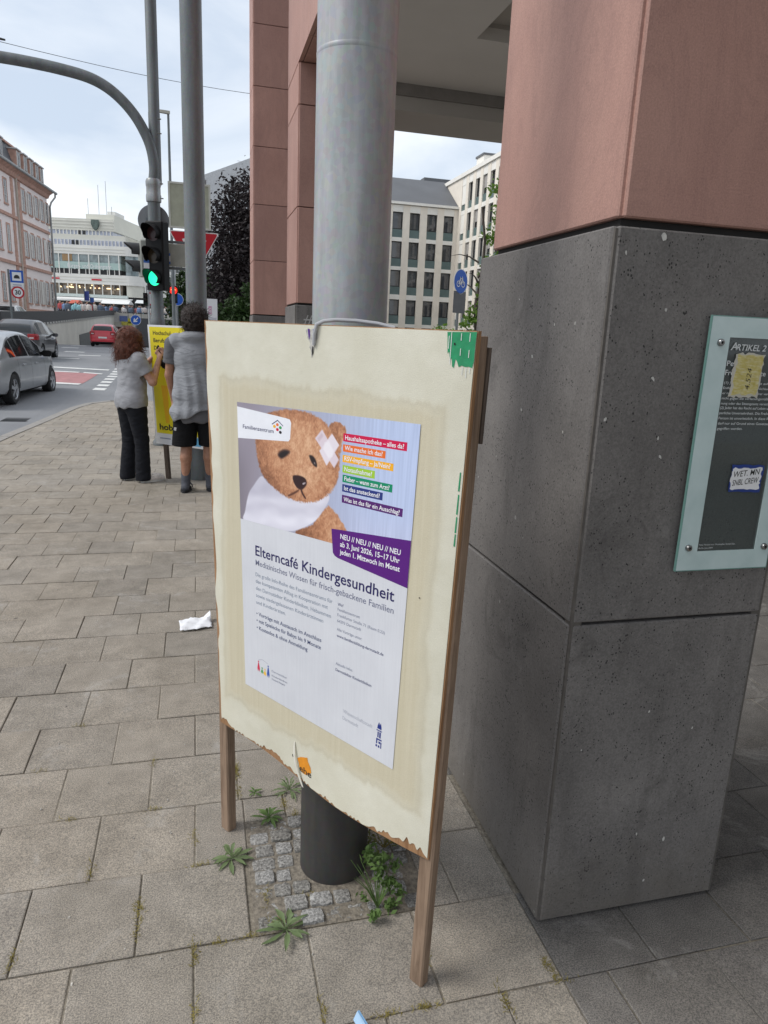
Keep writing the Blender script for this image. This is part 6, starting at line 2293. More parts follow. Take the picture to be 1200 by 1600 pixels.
for i, (u, v0, v1, w_, c_, lb) in enumerate(((136, 470, 455, 1.0, (.03, .05, .22), 'taller dark blue flag over the market crowd'), (144, 473, 465, .8, (.04, .10, .33), 'shorter blue flag over the market crowd'))):
    a, b_ = at(u, v0, D=104), at(u, v1, D=104)
    t = thing('flag', lb, 'flag', (a.x, a.y, 0), 0)
    MB().tube([(-.5 * w_ * .6, 0, 2.5), (-.5 * w_ * .6, 0, b_.z + .3)], .04, 6).build('pole', M_mast2, t)
    MB().add([(-.3 * w_ + x, .12 * math.sin(x * 5 + z), a.z + (b_.z - a.z) * z) for z in np.linspace(0, 1, 5) for x in np.linspace(0, w_ * .6, 5)], [(r_ * 5 + q, r_ * 5 + q + 1, r_ * 5 + q + 6, r_ * 5 + q + 5) for r_ in range(4) for q in range(4)]).build('cloth', plain('flag_%d' % i, c_, .8), t)
for i, (u0, u1, v, c_, lb) in enumerate(((160, 206, 471, (.72, .72, .71), 'long white market canopy right of the flags'), (214, 236, 471, (.62, .64, .64), 'white market canopy beside the small signal'), (112, 126, 471, (.50, .10, .06), 'small red market canopy over the crowd'))):
    a, b_ = at(u0, v, D=106), at(u1, v, D=106)
    t = thing('market_canopy', lb, 'canopy', ((a.x + b_.x) / 2, (a.y + b_.y) / 2, 0), -YAW)
    w_ = (b_ - a).length / 2
    MB().rings([[(x, y * .9, a.z - .25 + z) for y, z in ((-1.2, 0), (1.2, 0), (0.2, .45), (-.2, .45))] for x in (-w_, w_)], True, True).build('roof', plain('canopy_%d' % i, c_, .7), t)
    for x in (-w_ + .1, w_ - .1):
        for y in (-1, 1):
            MB().box(x - .03, x + .03, y - .03, y + .03, 2.7, a.z - .2).build('post', M_mast2, t)

# ------------------------------------------------------------------ cream office building seen through the arcade
M_cream = plain('cream_stone', (.78, .715, .62), .8, var=.06, scale=1.2)
M_cream2 = plain('cream_band', (.80, .775, .72), .8, var=.05, scale=1.2)
M_gpanel = plain('green_grey_panel', (.105, .155, .15), .55, var=.12, scale=1.0)
M_frame = flat('black_frame', (.015, .015, .016), .4)
M_roofg = plain('grey_roof', (.125, .13, .14), .7, var=.1, scale=.4)
off = thing('office_building', 'cream stone office building with a grid of dark windows seen through the arcade', 'building', (27.07, 76.0, 0), 0)
# front wing: facade at y = 0 facing us, x from -18 to 0
P_ = 1.87
front_x = [27.07 - 25.53 - .57 + P_ * 0]
xs0 = [-(27.07 - v) for v in (19.93, 21.79, 23.68, 25.53)]
xs = [xs0[0] - P_ * k for k in (5, 4, 3, 2, 1)] + xs0
zr = [(14.33, 12.65, 11.84), (11.45, 9.75, 8.95), (8.59, 6.9, 6.1), (5.6, 3.95, 3.1), (2.75, 1.1, .3)]
MB().box(-20, -.4, .42, 12, .0, 15.0).build('core_wall', M_frame, off)
for i in range(len(xs) + 1):
    xa = xs[i - 1] + 1.12 if i else -20
    xb = xs[i] if i < len(xs) else -.0
    MB().box(xa, xb, 0, .419, 0, 15.0).build('pier', M_cream, off)
for (zt1, _, zb1) in [(15.6, 0, 0)] + []:
    pass
tops = [15.05] + [r_[2] for r_ in zr]
for i, r_ in enumerate(zr):
    for x in xs:
        zhi = tops[i] if i else 15.0
        MB().box(x + .002, x + 1.118, .03, .415, r_[0], (zr[i - 1][2] if i else 15.0)).build('lintel', M_cream2, off)
        wn = MB().box(x + .002, x + 1.118, .22, .30, r_[1], r_[1] + .09).box(x + .002, x + 1.118, .22, .30, r_[0] - .09, r_[0] - .001).box(x + .002, x + .10, .22, .30, r_[1] + .091, r_[0] - .091).box(x + 1.02, x + 1.118, .22, .30, r_[1] + .091, r_[0] - .091).build('window', M_frame, off)
        MB().box(x + .10, x + 1.02, .27, .29, r_[1] + .09, r_[0] - .09).build('pane', M_pane, wn)
        MB().box(x + .002, x + 1.118, .12, .30, r_[2], r_[1] - .002).build('green_panel', M_gpanel, off)
MB().box(-20.2, -.02, -.25, .6, 15.06, 15.30).build('eaves', M_cream2, off)
m = MB()
m.rings([[(x, -.1, 15.31), (x, 5.0, 18.6), (x, 12, 18.6), (x, 12.5, 15.31)] for x in (-20, -.05)], True, True)
m.build('roof', M_roofg, off)
MB().box(-.9, 3.2, 10, 14, 17.5, 20.0).build('roof_block', M_roofg, off)
# side wing: facade at x = 0 facing left, running towards us (local y negative)
MB().box(.42, 12, -24, 6, 0, 18.0).build('side_core', M_frame, off)
wy = [-1.95 - 1.9 * k for k in range(11)]          # lower edge of each opening along y
zr2 = [(17.2, 15.5, 14.75), (14.33, 12.65, 11.84), (11.45, 9.75, 8.95), (8.59, 6.9, 6.1), (5.6, 3.95, 3.1), (2.75, 1.1, .3)]
for i in range(len(wy) + 1):
    ya_ = wy[i - 1] if i else 6.0
    yb_ = (wy[i] + 1.15) if i < len(wy) else -24
    MB().box(0, .419, yb_, ya_, 0, 18.0).build('pier', M_cream, off)
for i, r_ in enumerate(zr2):
    for j, y in enumerate(wy):
        MB().box(.03, .415, y + .002, y + 1.148, r_[0], (zr2[i - 1][2] if i else 18.0)).build('lintel', M_cream2, off)
        if j == 0:
            MB().box(.06, .30, y + .002, y + 1.148, r_[1] - .15, r_[0] - .002).build('blank_panel', M_cream2, off)
            MB().box(.12, .30, y + .002, y + 1.148, r_[2], r_[1] - .16).build('green_panel', M_gpanel, off)
            continue
        wn = MB().box(.22, .30, y + .002, y + 1.148, r_[1], r_[1] + .09).box(.22, .30, y + .002, y + 1.148, r_[0] - .09, r_[0] - .001).box(.22, .30, y + .002, y + .10, r_[1] + .091, r_[0] - .091).box(.22, .30, y + 1.05, y + 1.148, r_[1] + .091, r_[0] - .091).build('window', M_frame, off)
        MB().box(.27, .29, y + .1, y + 1.05, r_[1] + .09, r_[0] - .09).build('pane', M_pane, wn)
        if (i + j) % 3 == 0: MB().box(.18, .215, y + .08, y + 1.07, r_[1] + .55, r_[0] - .05).build('blind', plain('blind_grey', (.36, .34, .32), .8), wn)
        MB().box(.12, .30, y + .002, y + 1.148, r_[2], r_[1] - .002).build('green_panel', M_gpanel, off)
MB().box(-.15, 12.2, -24.2, 6.2, 18.02, 18.4).build('parapet', M_cream2, off)
MB().box(1.5, 3.5, -2.5, -.5, 18.4, 20.0).build('roof_house', M_cream2, off)
MB().box(1.4, 3.6, -2.6, -.4, 20.0, 20.2).build('roof_house_lid', M_roofg, off)
MB().box(1.0, 1.5, -9.0, -8.6, 18.4, 19.3).build('vent', M_roofg, off)

# bicycle sign at the right
p = at(720, 440, D=18.5)
t, z = disc_sign('bicycle_sign', 'blue round bicycle sign on a post right of the big mast', p, .30, .93, M_swhite, M_sblue, R(35), True, .035)
for (x, zz_) in ((-.10, -.06), (.10, -.06)):
    mm = MB()
    ro, ri = .075, .057
    mm.rings([[(x + r_ * math.cos(a), -.007, z + zz_ + r_ * math.sin(a)) for a in (2 * math.pi * k / 20 for k in range(20))] for r_ in (ro, ri)])
    mm.build('bicycle_wheel', M_swhite, t)
for (a, b_) in (((-.10, -.06), (-.03, .07)), ((-.03, .07), (.06, .07)), ((.06, .07), (.10, -.06)), ((-.03, .07), (.0, -.06)), ((-.10, -.06), (.0, -.06)), ((0, -.06), (.06, .07)), ((.06, .07), (.05, .12)), ((-.03, .07), (-.04, .11))):
    MB().tube([(a[0], -.009, z + a[1]), (b_[0], -.009, z + b_[1])], .010, 5).build('bicycle_frame', M_swhite, t)
pb2 = at(717, 475, D=18.5).z
MB().box(-.26, .26, 0, .01, pb2 - .22, pb2 + .30).build('grey_plate', plain('plate_grey', (.085, .085, .088), .6), t)

# grey roof rising behind the copper beech
p0, p1 = at(310, 276, D=62), at(395, 249, D=62)
gr = thing('grey_roof_house', 'house with pale grey sloping roof behind the dark purple tree', 'building', (3.5, 62, 0), 0)
m = MB()
pr = at(430, 238, D=62)
m.rings([[(p0.x - 3.5, y, p0.z), (pr.x - 3.5, y, pr.z + .3), (pr.x + 6, y, p0.z - 1.0), (pr.x + 6, y, 0), (p0.x + .6 - 3.5, y, 0), (p0.x + .6 - 3.5, y, p0.z - .2)] for y in (0, 9)], True, True)
m.build('gable_and_roof', plain('pale_grey_roof', (.52, .53, .54), .6), gr)

# ------------------------------------------------------------------ cars
def ease(xs_, ys_, x):
    """smooth interpolation through profile points (monotone cubic)"""
    xs_, ys_ = np.array(xs_, float), np.array(ys_, float)
    d = np.diff(ys_) / np.diff(xs_)
    mm_ = np.zeros(len(xs_))
    mm_[1:-1] = np.where(d[:-1] * d[1:] > 0, 2 * d[:-1] * d[1:] / (d[:-1] + d[1:] + 1e-12), 0)
    mm_[0], mm_[-1] = d[0], d[-1]
    i = np.clip(np.searchsorted(xs_, x) - 1, 0, len(xs_) - 2)
    h_ = xs_[i + 1] - xs_[i]
    t = (x - xs_[i]) / h_
    return (1 + 2 * t) * (1 - t) ** 2 * ys_[i] + t * (1 - t) ** 2 * h_ * mm_[i] + t * t * (3 - 2 * t) * ys_[i + 1] + t * t * (t - 1) * h_ * mm_[i + 1]


def paint(name, col, metal=.35):
    b = NB(name)
    n_ = b.noise(b.pos('Object'), 3, 3)
    c_ = b.ramp(n_, [(.3, tuple(x * .92 for x in col)), (.7, tuple(min(1, x * 1.06) for x in col))])
    m_ = b.done(c_, .32, metal, .5)
    b.b.inputs['Coat Weight'].default_value = .6
    b.b.inputs['Coat Roughness'].default_value = .06
    return m_


M_tyre = plain('tyre', (.014, .014, .015), .8, var=.2, scale=20)
M_rim = flat('alloy_rim', (.42, .43, .45), .3)
M_rim.node_tree.nodes['Principled BSDF'].inputs['Metallic'].default_value = .7
M_arch = flat('wheel_well', (.006, .006, .006), .9)
M_tail = flat('tail_lamp', (.30, .008, .012), .15, .6)
M_tailw = flat('tail_lamp_clear', (.52, .46, .46), .15, .6)
M_plate = flat('number_plate', (.66, .66, .64), .5)


def car(label, loc, rz, col, L, Wd, Ht, kind, metal=.35, detail=True):
    """car facing local +y; rear bumper at y = 0. Body is one lofted surface, glass lies on it."""
    t = thing('car', label, 'car', loc, rz, 'cars on the road')
    mp_ = paint('paint_' + kind, col, metal)
    # side profile: y, roof line / belt line, half width at the belt, half width at the roof
    if kind == 'saloon':
        py = [0, .10, .35, .75, 1.35, 2.15, 2.75, 3.35, 3.75, 4.2, 4.45, L]
        top = [.62, .88, .98, 1.16, 1.38, Ht, 1.43, 1.18, 1.00, .90, .78, .52]
        belt = [.60, .80, .90, .93, .93, .92, .90, .89, .88, .80, .70, .50]
    else:
        py = [0, .06, .16, .45, 1.0, 1.7, 2.35, 2.95, 3.3, 3.65, 3.85, L]
        top = [.70, 1.02, 1.22, 1.40, Ht, Ht, Ht - .06, 1.22, 1.04, .92, .80, .55]
        belt = [.66, .90, .95, .97, .97, .96, .95, .94, .93, .84, .72, .52]
    hw = Wd / 2
    wb = [hw * f for f in (.80, .90, .96, .985, 1, 1, 1, .99, .97, .93, .88, .74)]
    NY = 90
    ys_ = np.linspace(0.0, L, NY + 1)
    T, B_, W_ = ease(py, top, ys_), ease(py, belt, ys_), ease(py, wb, ys_)
    B_ = np.minimum(B_, T - .015)
    sill = np.interp(ys_, [0, .25, .6, L - .6, L - .2, L], [.34, .24, .21, .20, .22, .30])

    def section(i):
        """half section from the floor to the middle of the roof: (x, z), with the tumblehome of the windows"""
        w, z0, zb_, zt_ = W_[i], sill[i], B_[i], T[i]
        gh = max(0.0, zt_ - zb_)
        wr = w * (1 - .30 * min(1, gh / .5))
        pts = [(0, z0), (w * .80, z0), (w * .93, z0 + .03), (w * .985, z0 + .12), (w, z0 + (zb_ - z0) * .45), (w * .992, z0 + (zb_ - z0) * .72), (w * .965, zb_ - .02), (w * .945, zb_)]
        for f in (.25, .5, .75, .92):
            pts.append((w * .945 + (wr - w * .945) * f, zb_ + gh * f * .985))
        pts += [(wr * .93, zt_ - .006 * min(1, gh / .2)), (wr * .70, zt_ + .012 * min(1, gh / .3)), (wr * .35, zt_ + .02 * min(1, gh / .3)), (0, zt_ + .022 * min(1, gh / .3))]
        return pts
    rings = []
    for i in range(NY + 1):
        h_ = section(i)
        rings.append([(x, ys_[i], z) for x, z in h_] + [(-x, ys_[i], z) for x, z in reversed(h_[1:-1])])
    body = MB().rings(rings, True, True).build('body', mp_, t, smooth=False)
    me = body.data
    # wheel wells cut out of the flanks
    rw_ = .315
    wy_ = (.98, L - .77) if kind == 'saloon' else (.78, L - .86)
    cutter = MB()
    for y in wy_:
        for sx_ in (-1, 1):
            xs2 = sorted((sx_ * (hw - .26), sx_ * (hw + .2)))
            cutter.rings([[(x, y + (rw_ + .045) * math.cos(a), rw_ + (rw_ + .045) * math.sin(a)) for a in (2 * math.pi * k / 28 for k in range(28))] for x in xs2], True, True)
    co = cutter.build('cutter', M_arch, None)
    md = body.modifiers.new('cut', 'BOOLEAN')
    md.operation = 'DIFFERENCE'
    md.solver = 'EXACT'
    md.object = co
    co.parent = t
    dg = bpy.context.evaluated_depsgraph_get()
    new = bpy.data.meshes.new_from_object(body.evaluated_get(dg))
    body.modifiers.clear()
    body.data = new
    if not new.materials: new.materials.append(mp_)
    new.polygons.foreach_set('use_smooth', [True] * len(new.polygons))
    new.set_sharp_from_angle(angle=R(35))
    bpy.data.objects.remove(co)

    def S_at(y, f, side, off=.004):
        """point on the window band: f 0 = belt, 1 = roof rail"""
        i = int(np.clip(np.searchsorted(ys_, y), 0, NY))
        w, zb_, zt_ = ease(py, wb, y), min(ease(py, belt, y), ease(py, top, y) - .015), ease(py, top, y)
        gh = max(0, zt_ - zb_)
        wr = w * (1 - .30 * min(1, gh / .5))
        return (side * (w * .945 + (wr - w * .945) * f + off), y, zb_ + gh * f * .985 + off * .4)

    def band(name, y0, y1, f0, f1, side, mat, n_=10, off=.004):
        m = MB()
        fs_ = np.linspace(0, 1, 5)
        m.rings([[S_at(y0 + (y1 - y0) * k / n_, (f0(k / n_) + (f1(k / n_) - f0(k / n_)) * q), side, off) for q in fs_] for k in range(n_ + 1)], closed=False)
        return m.build(name, mat, t, smooth=True)
    if kind == 'saloon':
        wins = ((.95, 1.30), (1.36, 2.18), (2.26, 3.28))
    else:
        wins = ((.42, .82), (.90, 1.70), (1.78, 2.75))
    for side in (-1, 1):
        for k, (a, b_) in enumerate(wins):
            gh = lambda y: max(.02, float(ease(py, top, y)) - float(ease(py, belt, y)))
            f1 = lambda s_, a=a, b_=b_: max(.12, min(.90, (gh(a + (b_ - a) * s_) - .07) / gh(a + (b_ - a) * s_)))
            band('side_window', a, b_, lambda s_: .06, f1, side, M_carglass)
    # windscreen and rear window across the roof line
    def across(name, y0, y1, mat, wid=.82, off=.006, n_=8):
        m = MB()
        rows_ = []
        for k in range(n_ + 1):
            y = y0 + (y1 - y0) * k / n_
            w, zb_, zt_ = float(ease(py, wb, y)), float(ease(py, belt, y)), float(ease(py, top, y))
            gh = max(0, zt_ - zb_)
            wr = w * (1 - .30 * min(1, gh / .5)) * wid / .93 * .93
            rows_.append([(wr * q, y, zt_ + off + .022 * min(1, gh / .3) * (1 - abs(q) ** 2)) for q in np.linspace(-1, 1, 9)])
        m.rings(rows_, closed=False)
        return m.build(name, mat, t, smooth=True)
    if kind == 'saloon':
        across('rear_window', .50, 1.25, M_carglass)
        across('windscreen', 2.80, 3.55, M_carglass)
    else:
        across('rear_window', .075, .36, M_carglass, .86)
        across('windscreen', 2.45, 3.12, M_carglass)
    # door seams, handles, mirrors
    for side in (-1, 1):
        for y in ((1.32, 2.22, 3.30) if kind == 'saloon' else (.86, 1.74, 2.78)):
            m = MB()
            zz_ = [float(np.interp(y, ys_, sill)) + .10, .5, .7, float(ease(py, belt, y)) - .02]
            w = float(ease(py, wb, y))
            zlo = float(np.interp(y, ys_, sill))
            zb_ = float(ease(py, belt, y))
            xs3 = [w * .985, w * 1.0, w * .995, w * .967]
            m.rings([[(side * (x + .002), y - .004, z), (side * (x + .002), y + .004, z)] for x, z in zip(xs3, zz_)], closed=False)
            m.build('door_seam', M_arch, t)
        for y in ((1.55, 2.45) if kind == 'saloon' else (1.05, 1.95)):
            w = float(ease(py, wb, y))
            MB().bbox(min(side * w, side * (w + .03)), max(side * w, side * (w + .03)), y, y + .19, .775, .805, .008).build('door_handle', mp_ if kind != 'saloon' else M_rim, t)
        ym = 3.12 if kind == 'saloon' else 2.62
        w = float(ease(py, wb, ym))
        mm = MB()
        mm.rings([[(side * (w * .93 + x), ym + y * f, .98 + z * f) for y, z in ((-.05, -.07), (.05, -.06), (.06, .05), (-.05, .07))] for x, f in ((0, .35), (.06, .6), (.10, 1), (.23, 1), (.26, .7))], True, True)
        mm.build('wing_mirror', M_black if kind == 'saloon' else mp_, t, smooth=True)
        # lamps
        w0 = float(ease(py, wb, .10))
        if kind == 'saloon':
            MB().rings([[(side * (float(ease(py, wb, y)) * .99 + .006), y, z) for z in (.70, .86)] for y in (.03, .10, .18, .26)], closed=False).build('tail_lamp', M_tail, t)
        else:
            tl_ = MB().rings([[(side * (float(ease(py, wb, y)) * (1.0 if z < .98 else .955) + .010), y - .01, z) for z in (.80, .88, .96, 1.03)] for y in (.0, .07, .16, .30)], closed=False).build('tail_lamp', M_tail, t)
            x0_, x1_ = sorted((side * w0 * .62, side * (w0 * .96)))
            MB().bbox(x0_, x1_, -.010, .05, .80, 1.02, .02).build('tail_lamp', M_tail, t)
            MB().bbox(x0_ + .05, x1_ - .05, -.014, .0, .84, .90, .01).build('reversing_lamp', M_tailw, t)
    MB().bbox(-.27, .27, -.022, -.002, .56 if kind != 'saloon' else .62, .67 if kind != 'saloon' else .73, .004).build('number_plate', M_plate, t)
    MB().bbox(-hw * .86, hw * .86, -.05, .12, .34, .52, .04).build('rear_bumper', mp_, t)
    MB().bbox(-hw * .80, hw * .80, -.03, .10, .24, .338, .03).build('lower_bumper', M_black, t)
    # wheels
    for y in wy_:
        for side in (-1, 1):
            xo = side * (hw - .015)
            xi = side * (hw - .22)
            wheel = MB()
            prof = [(rw_ * .66, xo), (rw_ * .90, xo + side * .004), (rw_ * .985, xo - side * .02), (rw_, xo - side * .05), (rw_, xi + side * .03), (rw_ * .9, xi)]
            wheel.rings([[(x, y + r_ * math.cos(a), rw_ + r_ * math.sin(a)) for a in (2 * math.pi * k / 32 for k in range(32))] for r_, x in prof], False, True)
            wo = wheel.build('wheel', M_tyre, t, smooth=True)
            rim = MB()
            rim.rings([[(x, y + r_ * math.cos(a), rw_ + r_ * math.sin(a)) for a in (2 * math.pi * k / 32 for k in range(32))] for r_, x in ((rw_ * .68, xo + side * .001), (rw_ * .62, xo - side * .012), (rw_ * .60, xo - side * .05))])
            for k in range(5):
                for dlt in (-.13, .13):
                    a = 2 * math.pi * k / 5 + .3 + dlt
                    c_, s_ = math.cos(a), math.sin(a)
                    px_, pz2 = -s_, c_
                    q0, q1 = .045, rw_ * .64
                    vv_ = []
                    for (rr_, ww_) in ((q0, .022), (q1, .016)):
                        for sg in (-1, 1):
                            for dx_ in (0, -side * .03):
                                vv_.append((xo - side * (.012 if rr_ == q1 else .004) + dx_, y + rr_ * c_ + sg * ww_ * px_, rw_ + rr_ * s_ + sg * ww_ * pz2))
                    rim.add(vv_, [(0, 2, 6, 4), (1, 5, 7, 3), (0, 4, 5, 1), (2, 3, 7, 6)])
            rim.rings([[(x, y + r_ * math.cos(a), rw_ + r_ * math.sin(a)) for a in (2 * math.pi * k / 16 for k in range(16))] for r_, x in ((.055, xo - side * .04), (.055, xo - side * .002), (.03, xo + side * .004))], False, True)
            rim.build('rim', M_rim, wo, smooth=False)
            MB().disc((xo - side * .06, y, rw_), (side, 0, 0), rw_ * .64, 24).build('brake_disc', M_arch, wo)
    # dark underbody inside the arches
    MB().box(-hw + .23, hw - .23, .25, L - .25, .16, .42).build('underbody', M_arch, t)
    return t


car('silver car cut by the left picture edge', (-4.63, 15.35, ROADZ(17) - .01), R(-4), (.36, .37, .38), 4.65, 1.84, 1.46, 'saloon', .35)
car('dark grey hatchback behind the silver car', (-6.88, 30.9, ROADZ(32)), R(-2), (.050, .050, .056), 4.05, 1.76, 1.55, 'hatch', .3)
car('red hatchback driving away towards the tunnel', (-6.25, 53.2, ROADZ(54)), R(0), (.50, .012, .028), 3.95, 1.74, 1.5, 'hatch_red', .0)
rf_ = at(50, 483, D=60)
car('white car roof showing above the dark parapet', (-13.0, 56.5, pz_(57)), R(0), (.62, .62, .60), 4.2, 1.78, 1.5, 'hatch_white', .0)

# ------------------------------------------------------------------ trees and shrubs
def leaf_cloud(name, mat, parent, lobes, n, size, seed, flat_=.6, droop=.0):
    """leaf sized faces in clumps through the lobes of a crown"""
    rs = np.random.RandomState(seed)
    V = np.zeros((n * 4, 3))
    w = np.array([l[1][0] * l[1][1] * l[1][2] for l in lobes])
    pick = rs.choice(len(lobes), n, p=w / w.sum())
    # clump centres
    for li, (c_, r_) in enumerate(lobes):
        idx = np.where(pick == li)[0]
        k = len(idx)
        if not k: continue
        nc = max(3, k // 22)
        d = rs.normal(size=(nc, 3))
        d /= np.linalg.norm(d, axis=1)[:, None]
        rad = rs.uniform(.35, 1.0, nc) ** .5
        cc = np.array(c_) + d * rad[:, None] * np.array(r_)
        ci = rs.randint(0, nc, k)
        spread = np.array(r_).mean() * .17
        p = cc[ci] + rs.normal(size=(k, 3)) * spread * np.array([1, 1, flat_])
        p[:, 2] -= droop * rs.rand(k) * spread * 3
        nrm = rs.normal(size=(k, 3)) + np.array([0, 0, .8])
        nrm /= np.linalg.norm(nrm, axis=1)[:, None]
        u = np.cross(nrm, rs.normal(size=(k, 3)))
        u /= np.linalg.norm(u, axis=1)[:, None]
        v = np.cross(nrm, u)
        s_ = size * rs.uniform(.6, 1.35, k)[:, None]
        base = idx * 4
        V[base] = p - u * s_
        V[base + 1] = p - v * s_ * .45 + nrm * s_ * .12
        V[base + 2] = p + u * s_
        V[base + 3] = p + v * s_ * .45 + nrm * s_ * .12
    F = np.arange(n * 4).reshape(n, 4)
    me = bpy.data.meshes.new(name)
    me.vertices.add(n * 4)
    me.vertices.foreach_set('co', V.reshape(-1))
    me.loops.add(n * 4)
    me.loops.foreach_set('vertex_index', F.reshape(-1))
    me.polygons.add(n)
    me.polygons.foreach_set('loop_start', np.arange(n) * 4)
    me.update(calc_edges=True)
    me.validate()
    return link(name, me, mat, parent)


def leaf_mat(name, lo, hi, tr=.25):
    b = NB(name)
    v = b.pos()
    n_ = b.noise(v, 1.2, 4, .6)
    n2 = b.noise(v, 11, 2, .6)
    c_ = b.mix(.5, b.ramp(n_, [(.3, lo), (.7, hi)]), b.ramp(n2, [(.3, lo), (.7, hi)]))
    m_ = b.done(c_, .55, 0, .3)
    tl = b.n('ShaderNodeBsdfTranslucent')
    b.l(c_, tl.inputs['Color'])
    ms_ = b.n('ShaderNodeMixShader')
    ms_.inputs[0].default_value = tr
    b.l(b.b.outputs[0], ms_.inputs[1])
    b.l(tl.outputs[0], ms_.inputs[2])
    b.l(ms_.outputs[0], b.t.nodes['Material Output'].inputs['Surface'])
    return m_


M_bark = plain('bark', (.075, .062, .052), .95, var=.3, scale=6, bump=.5, bscale=20)
M_beech = leaf_mat('copper_leaf', (.010, .0075, .0085), (.040, .029, .030), .12)
M_green1 = leaf_mat('dark_green_leaf', (.014, .030, .008), (.045, .085, .022))
M_green2 = leaf_mat('light_green_leaf', (.075, .145, .020), (.19, .31, .055), .4)
M_weed = leaf_mat('weed_leaf', (.085, .150, .040), (.175, .275, .085), .3)
M_weed2 = leaf_mat('grey_weed_leaf', (.13, .19, .08), (.24, .31, .15), .3)
M_moss = leaf_mat('dry_moss', (.17, .14, .035), (.36, .30, .085), .3)


def limbs(parent, base, h_, r_, n, seed, spread):
    rd = random.Random(seed)
    m = MB()
    pts = [Vector(base) + Vector((.12 * math.sin(k * 1.7), .1 * math.cos(k * 1.3), h_ * k / 6)) for k in range(7)]
    m.tube(pts, [r_ * (1.25 - .85 * k / 6) if k else r_ * 1.5 for k in range(7)], 10)
    m.build('trunk', M_bark, parent, smooth=True)
    for k in range(n):
        t = rd.uniform(.25, .92)
        p0 = pts[0].lerp(pts[-1], t)
        a = rd.uniform(0, 2 * math.pi)
        L = spread * rd.uniform(.6, 1.0) * (1.1 - .5 * t)
        d = Vector((math.cos(a), math.sin(a), rd.uniform(.1, .6)))
        q = [p0 + d * (L * s_) + Vector((0, 0, .15 * L * math.sin(s_ * 3))) for s_ in (0, .35, .7, 1)]
        MB().tube(q, [r_ * .42, r_ * .28, r_ * .16, r_ * .05], 7).build('limb', M_bark, parent, smooth=True)


tb = thing('copper_beech', 'dark purple copper beech left of the farthest pillar', 'tree', (3.9, 33.5, 0), 0)
limbs(tb, (0, 0, 0), 7.5, .30, 11, 3, 4.2)
leaf_cloud('crown', M_beech, tb, [((-.2, 0, 5.2), (3.0, 3.0, 2.8)), ((-1.6, .2, 3.9), (1.9, 2.4, 1.9)), ((-.9, -.5, 7.2), (2.0, 2.0, 1.5)), ((1.0, 0, 7.4), (1.9, 2.2, 1.5)), ((-2.3, 0, 6.0), (1.2, 1.6, 1.0)), ((-1.3, -.5, 2.6), (2.2, 1.8, 1.1)), ((.6, 0, 2.9), (2.4, 2.2, 1.4))], 46000, .100, 5, .5, .6)
sh1 = thing('green_shrub', 'dark green shrub under the purple tree', 'shrub', (2.6, 26.0, 0), 0)
limbs(sh1, (0, 0, 0), 1.6, .08, 8, 5, 1.2)
leaf_cloud('foliage', M_green1, sh1, [((0, 0, 1.5), (1.7, 1.3, 1.4)), ((-.9, 0, 2.1), (.9, .8, .9)), ((.6, 0, 2.3), (1.0, .9, .8)), ((-.3, 0, 3.0), (.7, .7, .6))], 11000, .10, 6)
sh2 = thing('green_shrub', 'green bush behind the pedestrian light', 'shrub', (-.95, 42.0, .1), 0)
limbs(sh2, (0, 0, 0), 2.4, .1, 8, 7, 1.6)
leaf_cloud('foliage', M_green1, sh2, [((.2, 0, 2.3), (.9, 1.2, 1.9)), ((.9, 0, 3.6), (1.2, 1.2, 1.3)), ((2.2, 0, 2.6), (1.6, 1.6, 1.8))], 8000, .14, 8)
_p = at(748, 470, D=21)
tr2 = thing('young_tree', 'light green young tree between the bicycle sign and the near pillar', 'tree', (_p.x, _p.y, 0), 0)
limbs(tr2, (0, 0, 0), 5.2, .07, 9, 9, 1.2)
leaf_cloud('crown', M_green2, tr2, [((.1, 0, 2.1), (.45, .6, .8)), ((.35, 0, 3.2), (.40, .6, .8)), ((.75, 0, 4.6), (.6, .7, .8)), ((-.30, 0, 1.7), (.45, .5, .45)), ((.8, 0, 5.9), (.55, .7, .6))], 3600, .075, 10)
for i, (u, d_, hh_, lb) in enumerate(((622, 30, 1.95, 'low green bush at the foot of the cream building beside the mast'), (650, 30, 1.9, 'low green bush showing over the board top, middle'), (697, 24, 2.2, 'green bush left of the bicycle sign post'))):
    p = at(u, 505, D=d_)
    s_ = thing('low_bush', lb, 'shrub', (p.x, p.y, 0), 0)
    limbs(s_, (0, 0, 0), hh_ * .6, .04, 5, 20 + i, .5)
    leaf_cloud('foliage', M_green1 if i < 2 else M_green2, s_, [((0, 0, hh_ * .55), (.42, .5, hh_ * .42)), ((.2, 0, hh_ * .8), (.3, .35, .3))], 1500, .06, 30 + i)

# ------------------------------------------------------------------ weeds, moss and litter on the pavement
def leaf_blade(m, base, dirn, L, w, lift, curl, rd, tooth=False):
    d = Vector((math.cos(dirn), math.sin(dirn), 0))
    s_ = Vector((-d.y, d.x, 0))
    n_ = 9
    bend = L * rd.uniform(-.35, .35)
    rows_ = []
    for k in range(n_ + 1):
        t = k / n_
        ww = w * (.16 + .84 * min(1, max(0, (t - .18) / .4))) * (max(0.0, math.sin(math.pi * min(1, .30 + t * .70))) ** .7) * (rd.uniform(.75, 1.2) if not tooth else (1.25 if k % 2 else .55))
        if k == n_: ww = w * .06
        z = lift * math.sin(t * 1.9) - curl * t * t
        c_ = Vector(base) + d * (L * t) + s_ * (bend * t * t) + Vector((0, 0, max(z, -.001)))
        rows_.append([c_ - s_ * ww + Vector((0, 0, w * .22)), c_, c_ + s_ * ww + Vector((0, 0, w * .22))])
    m.rings(rows_, closed=False)


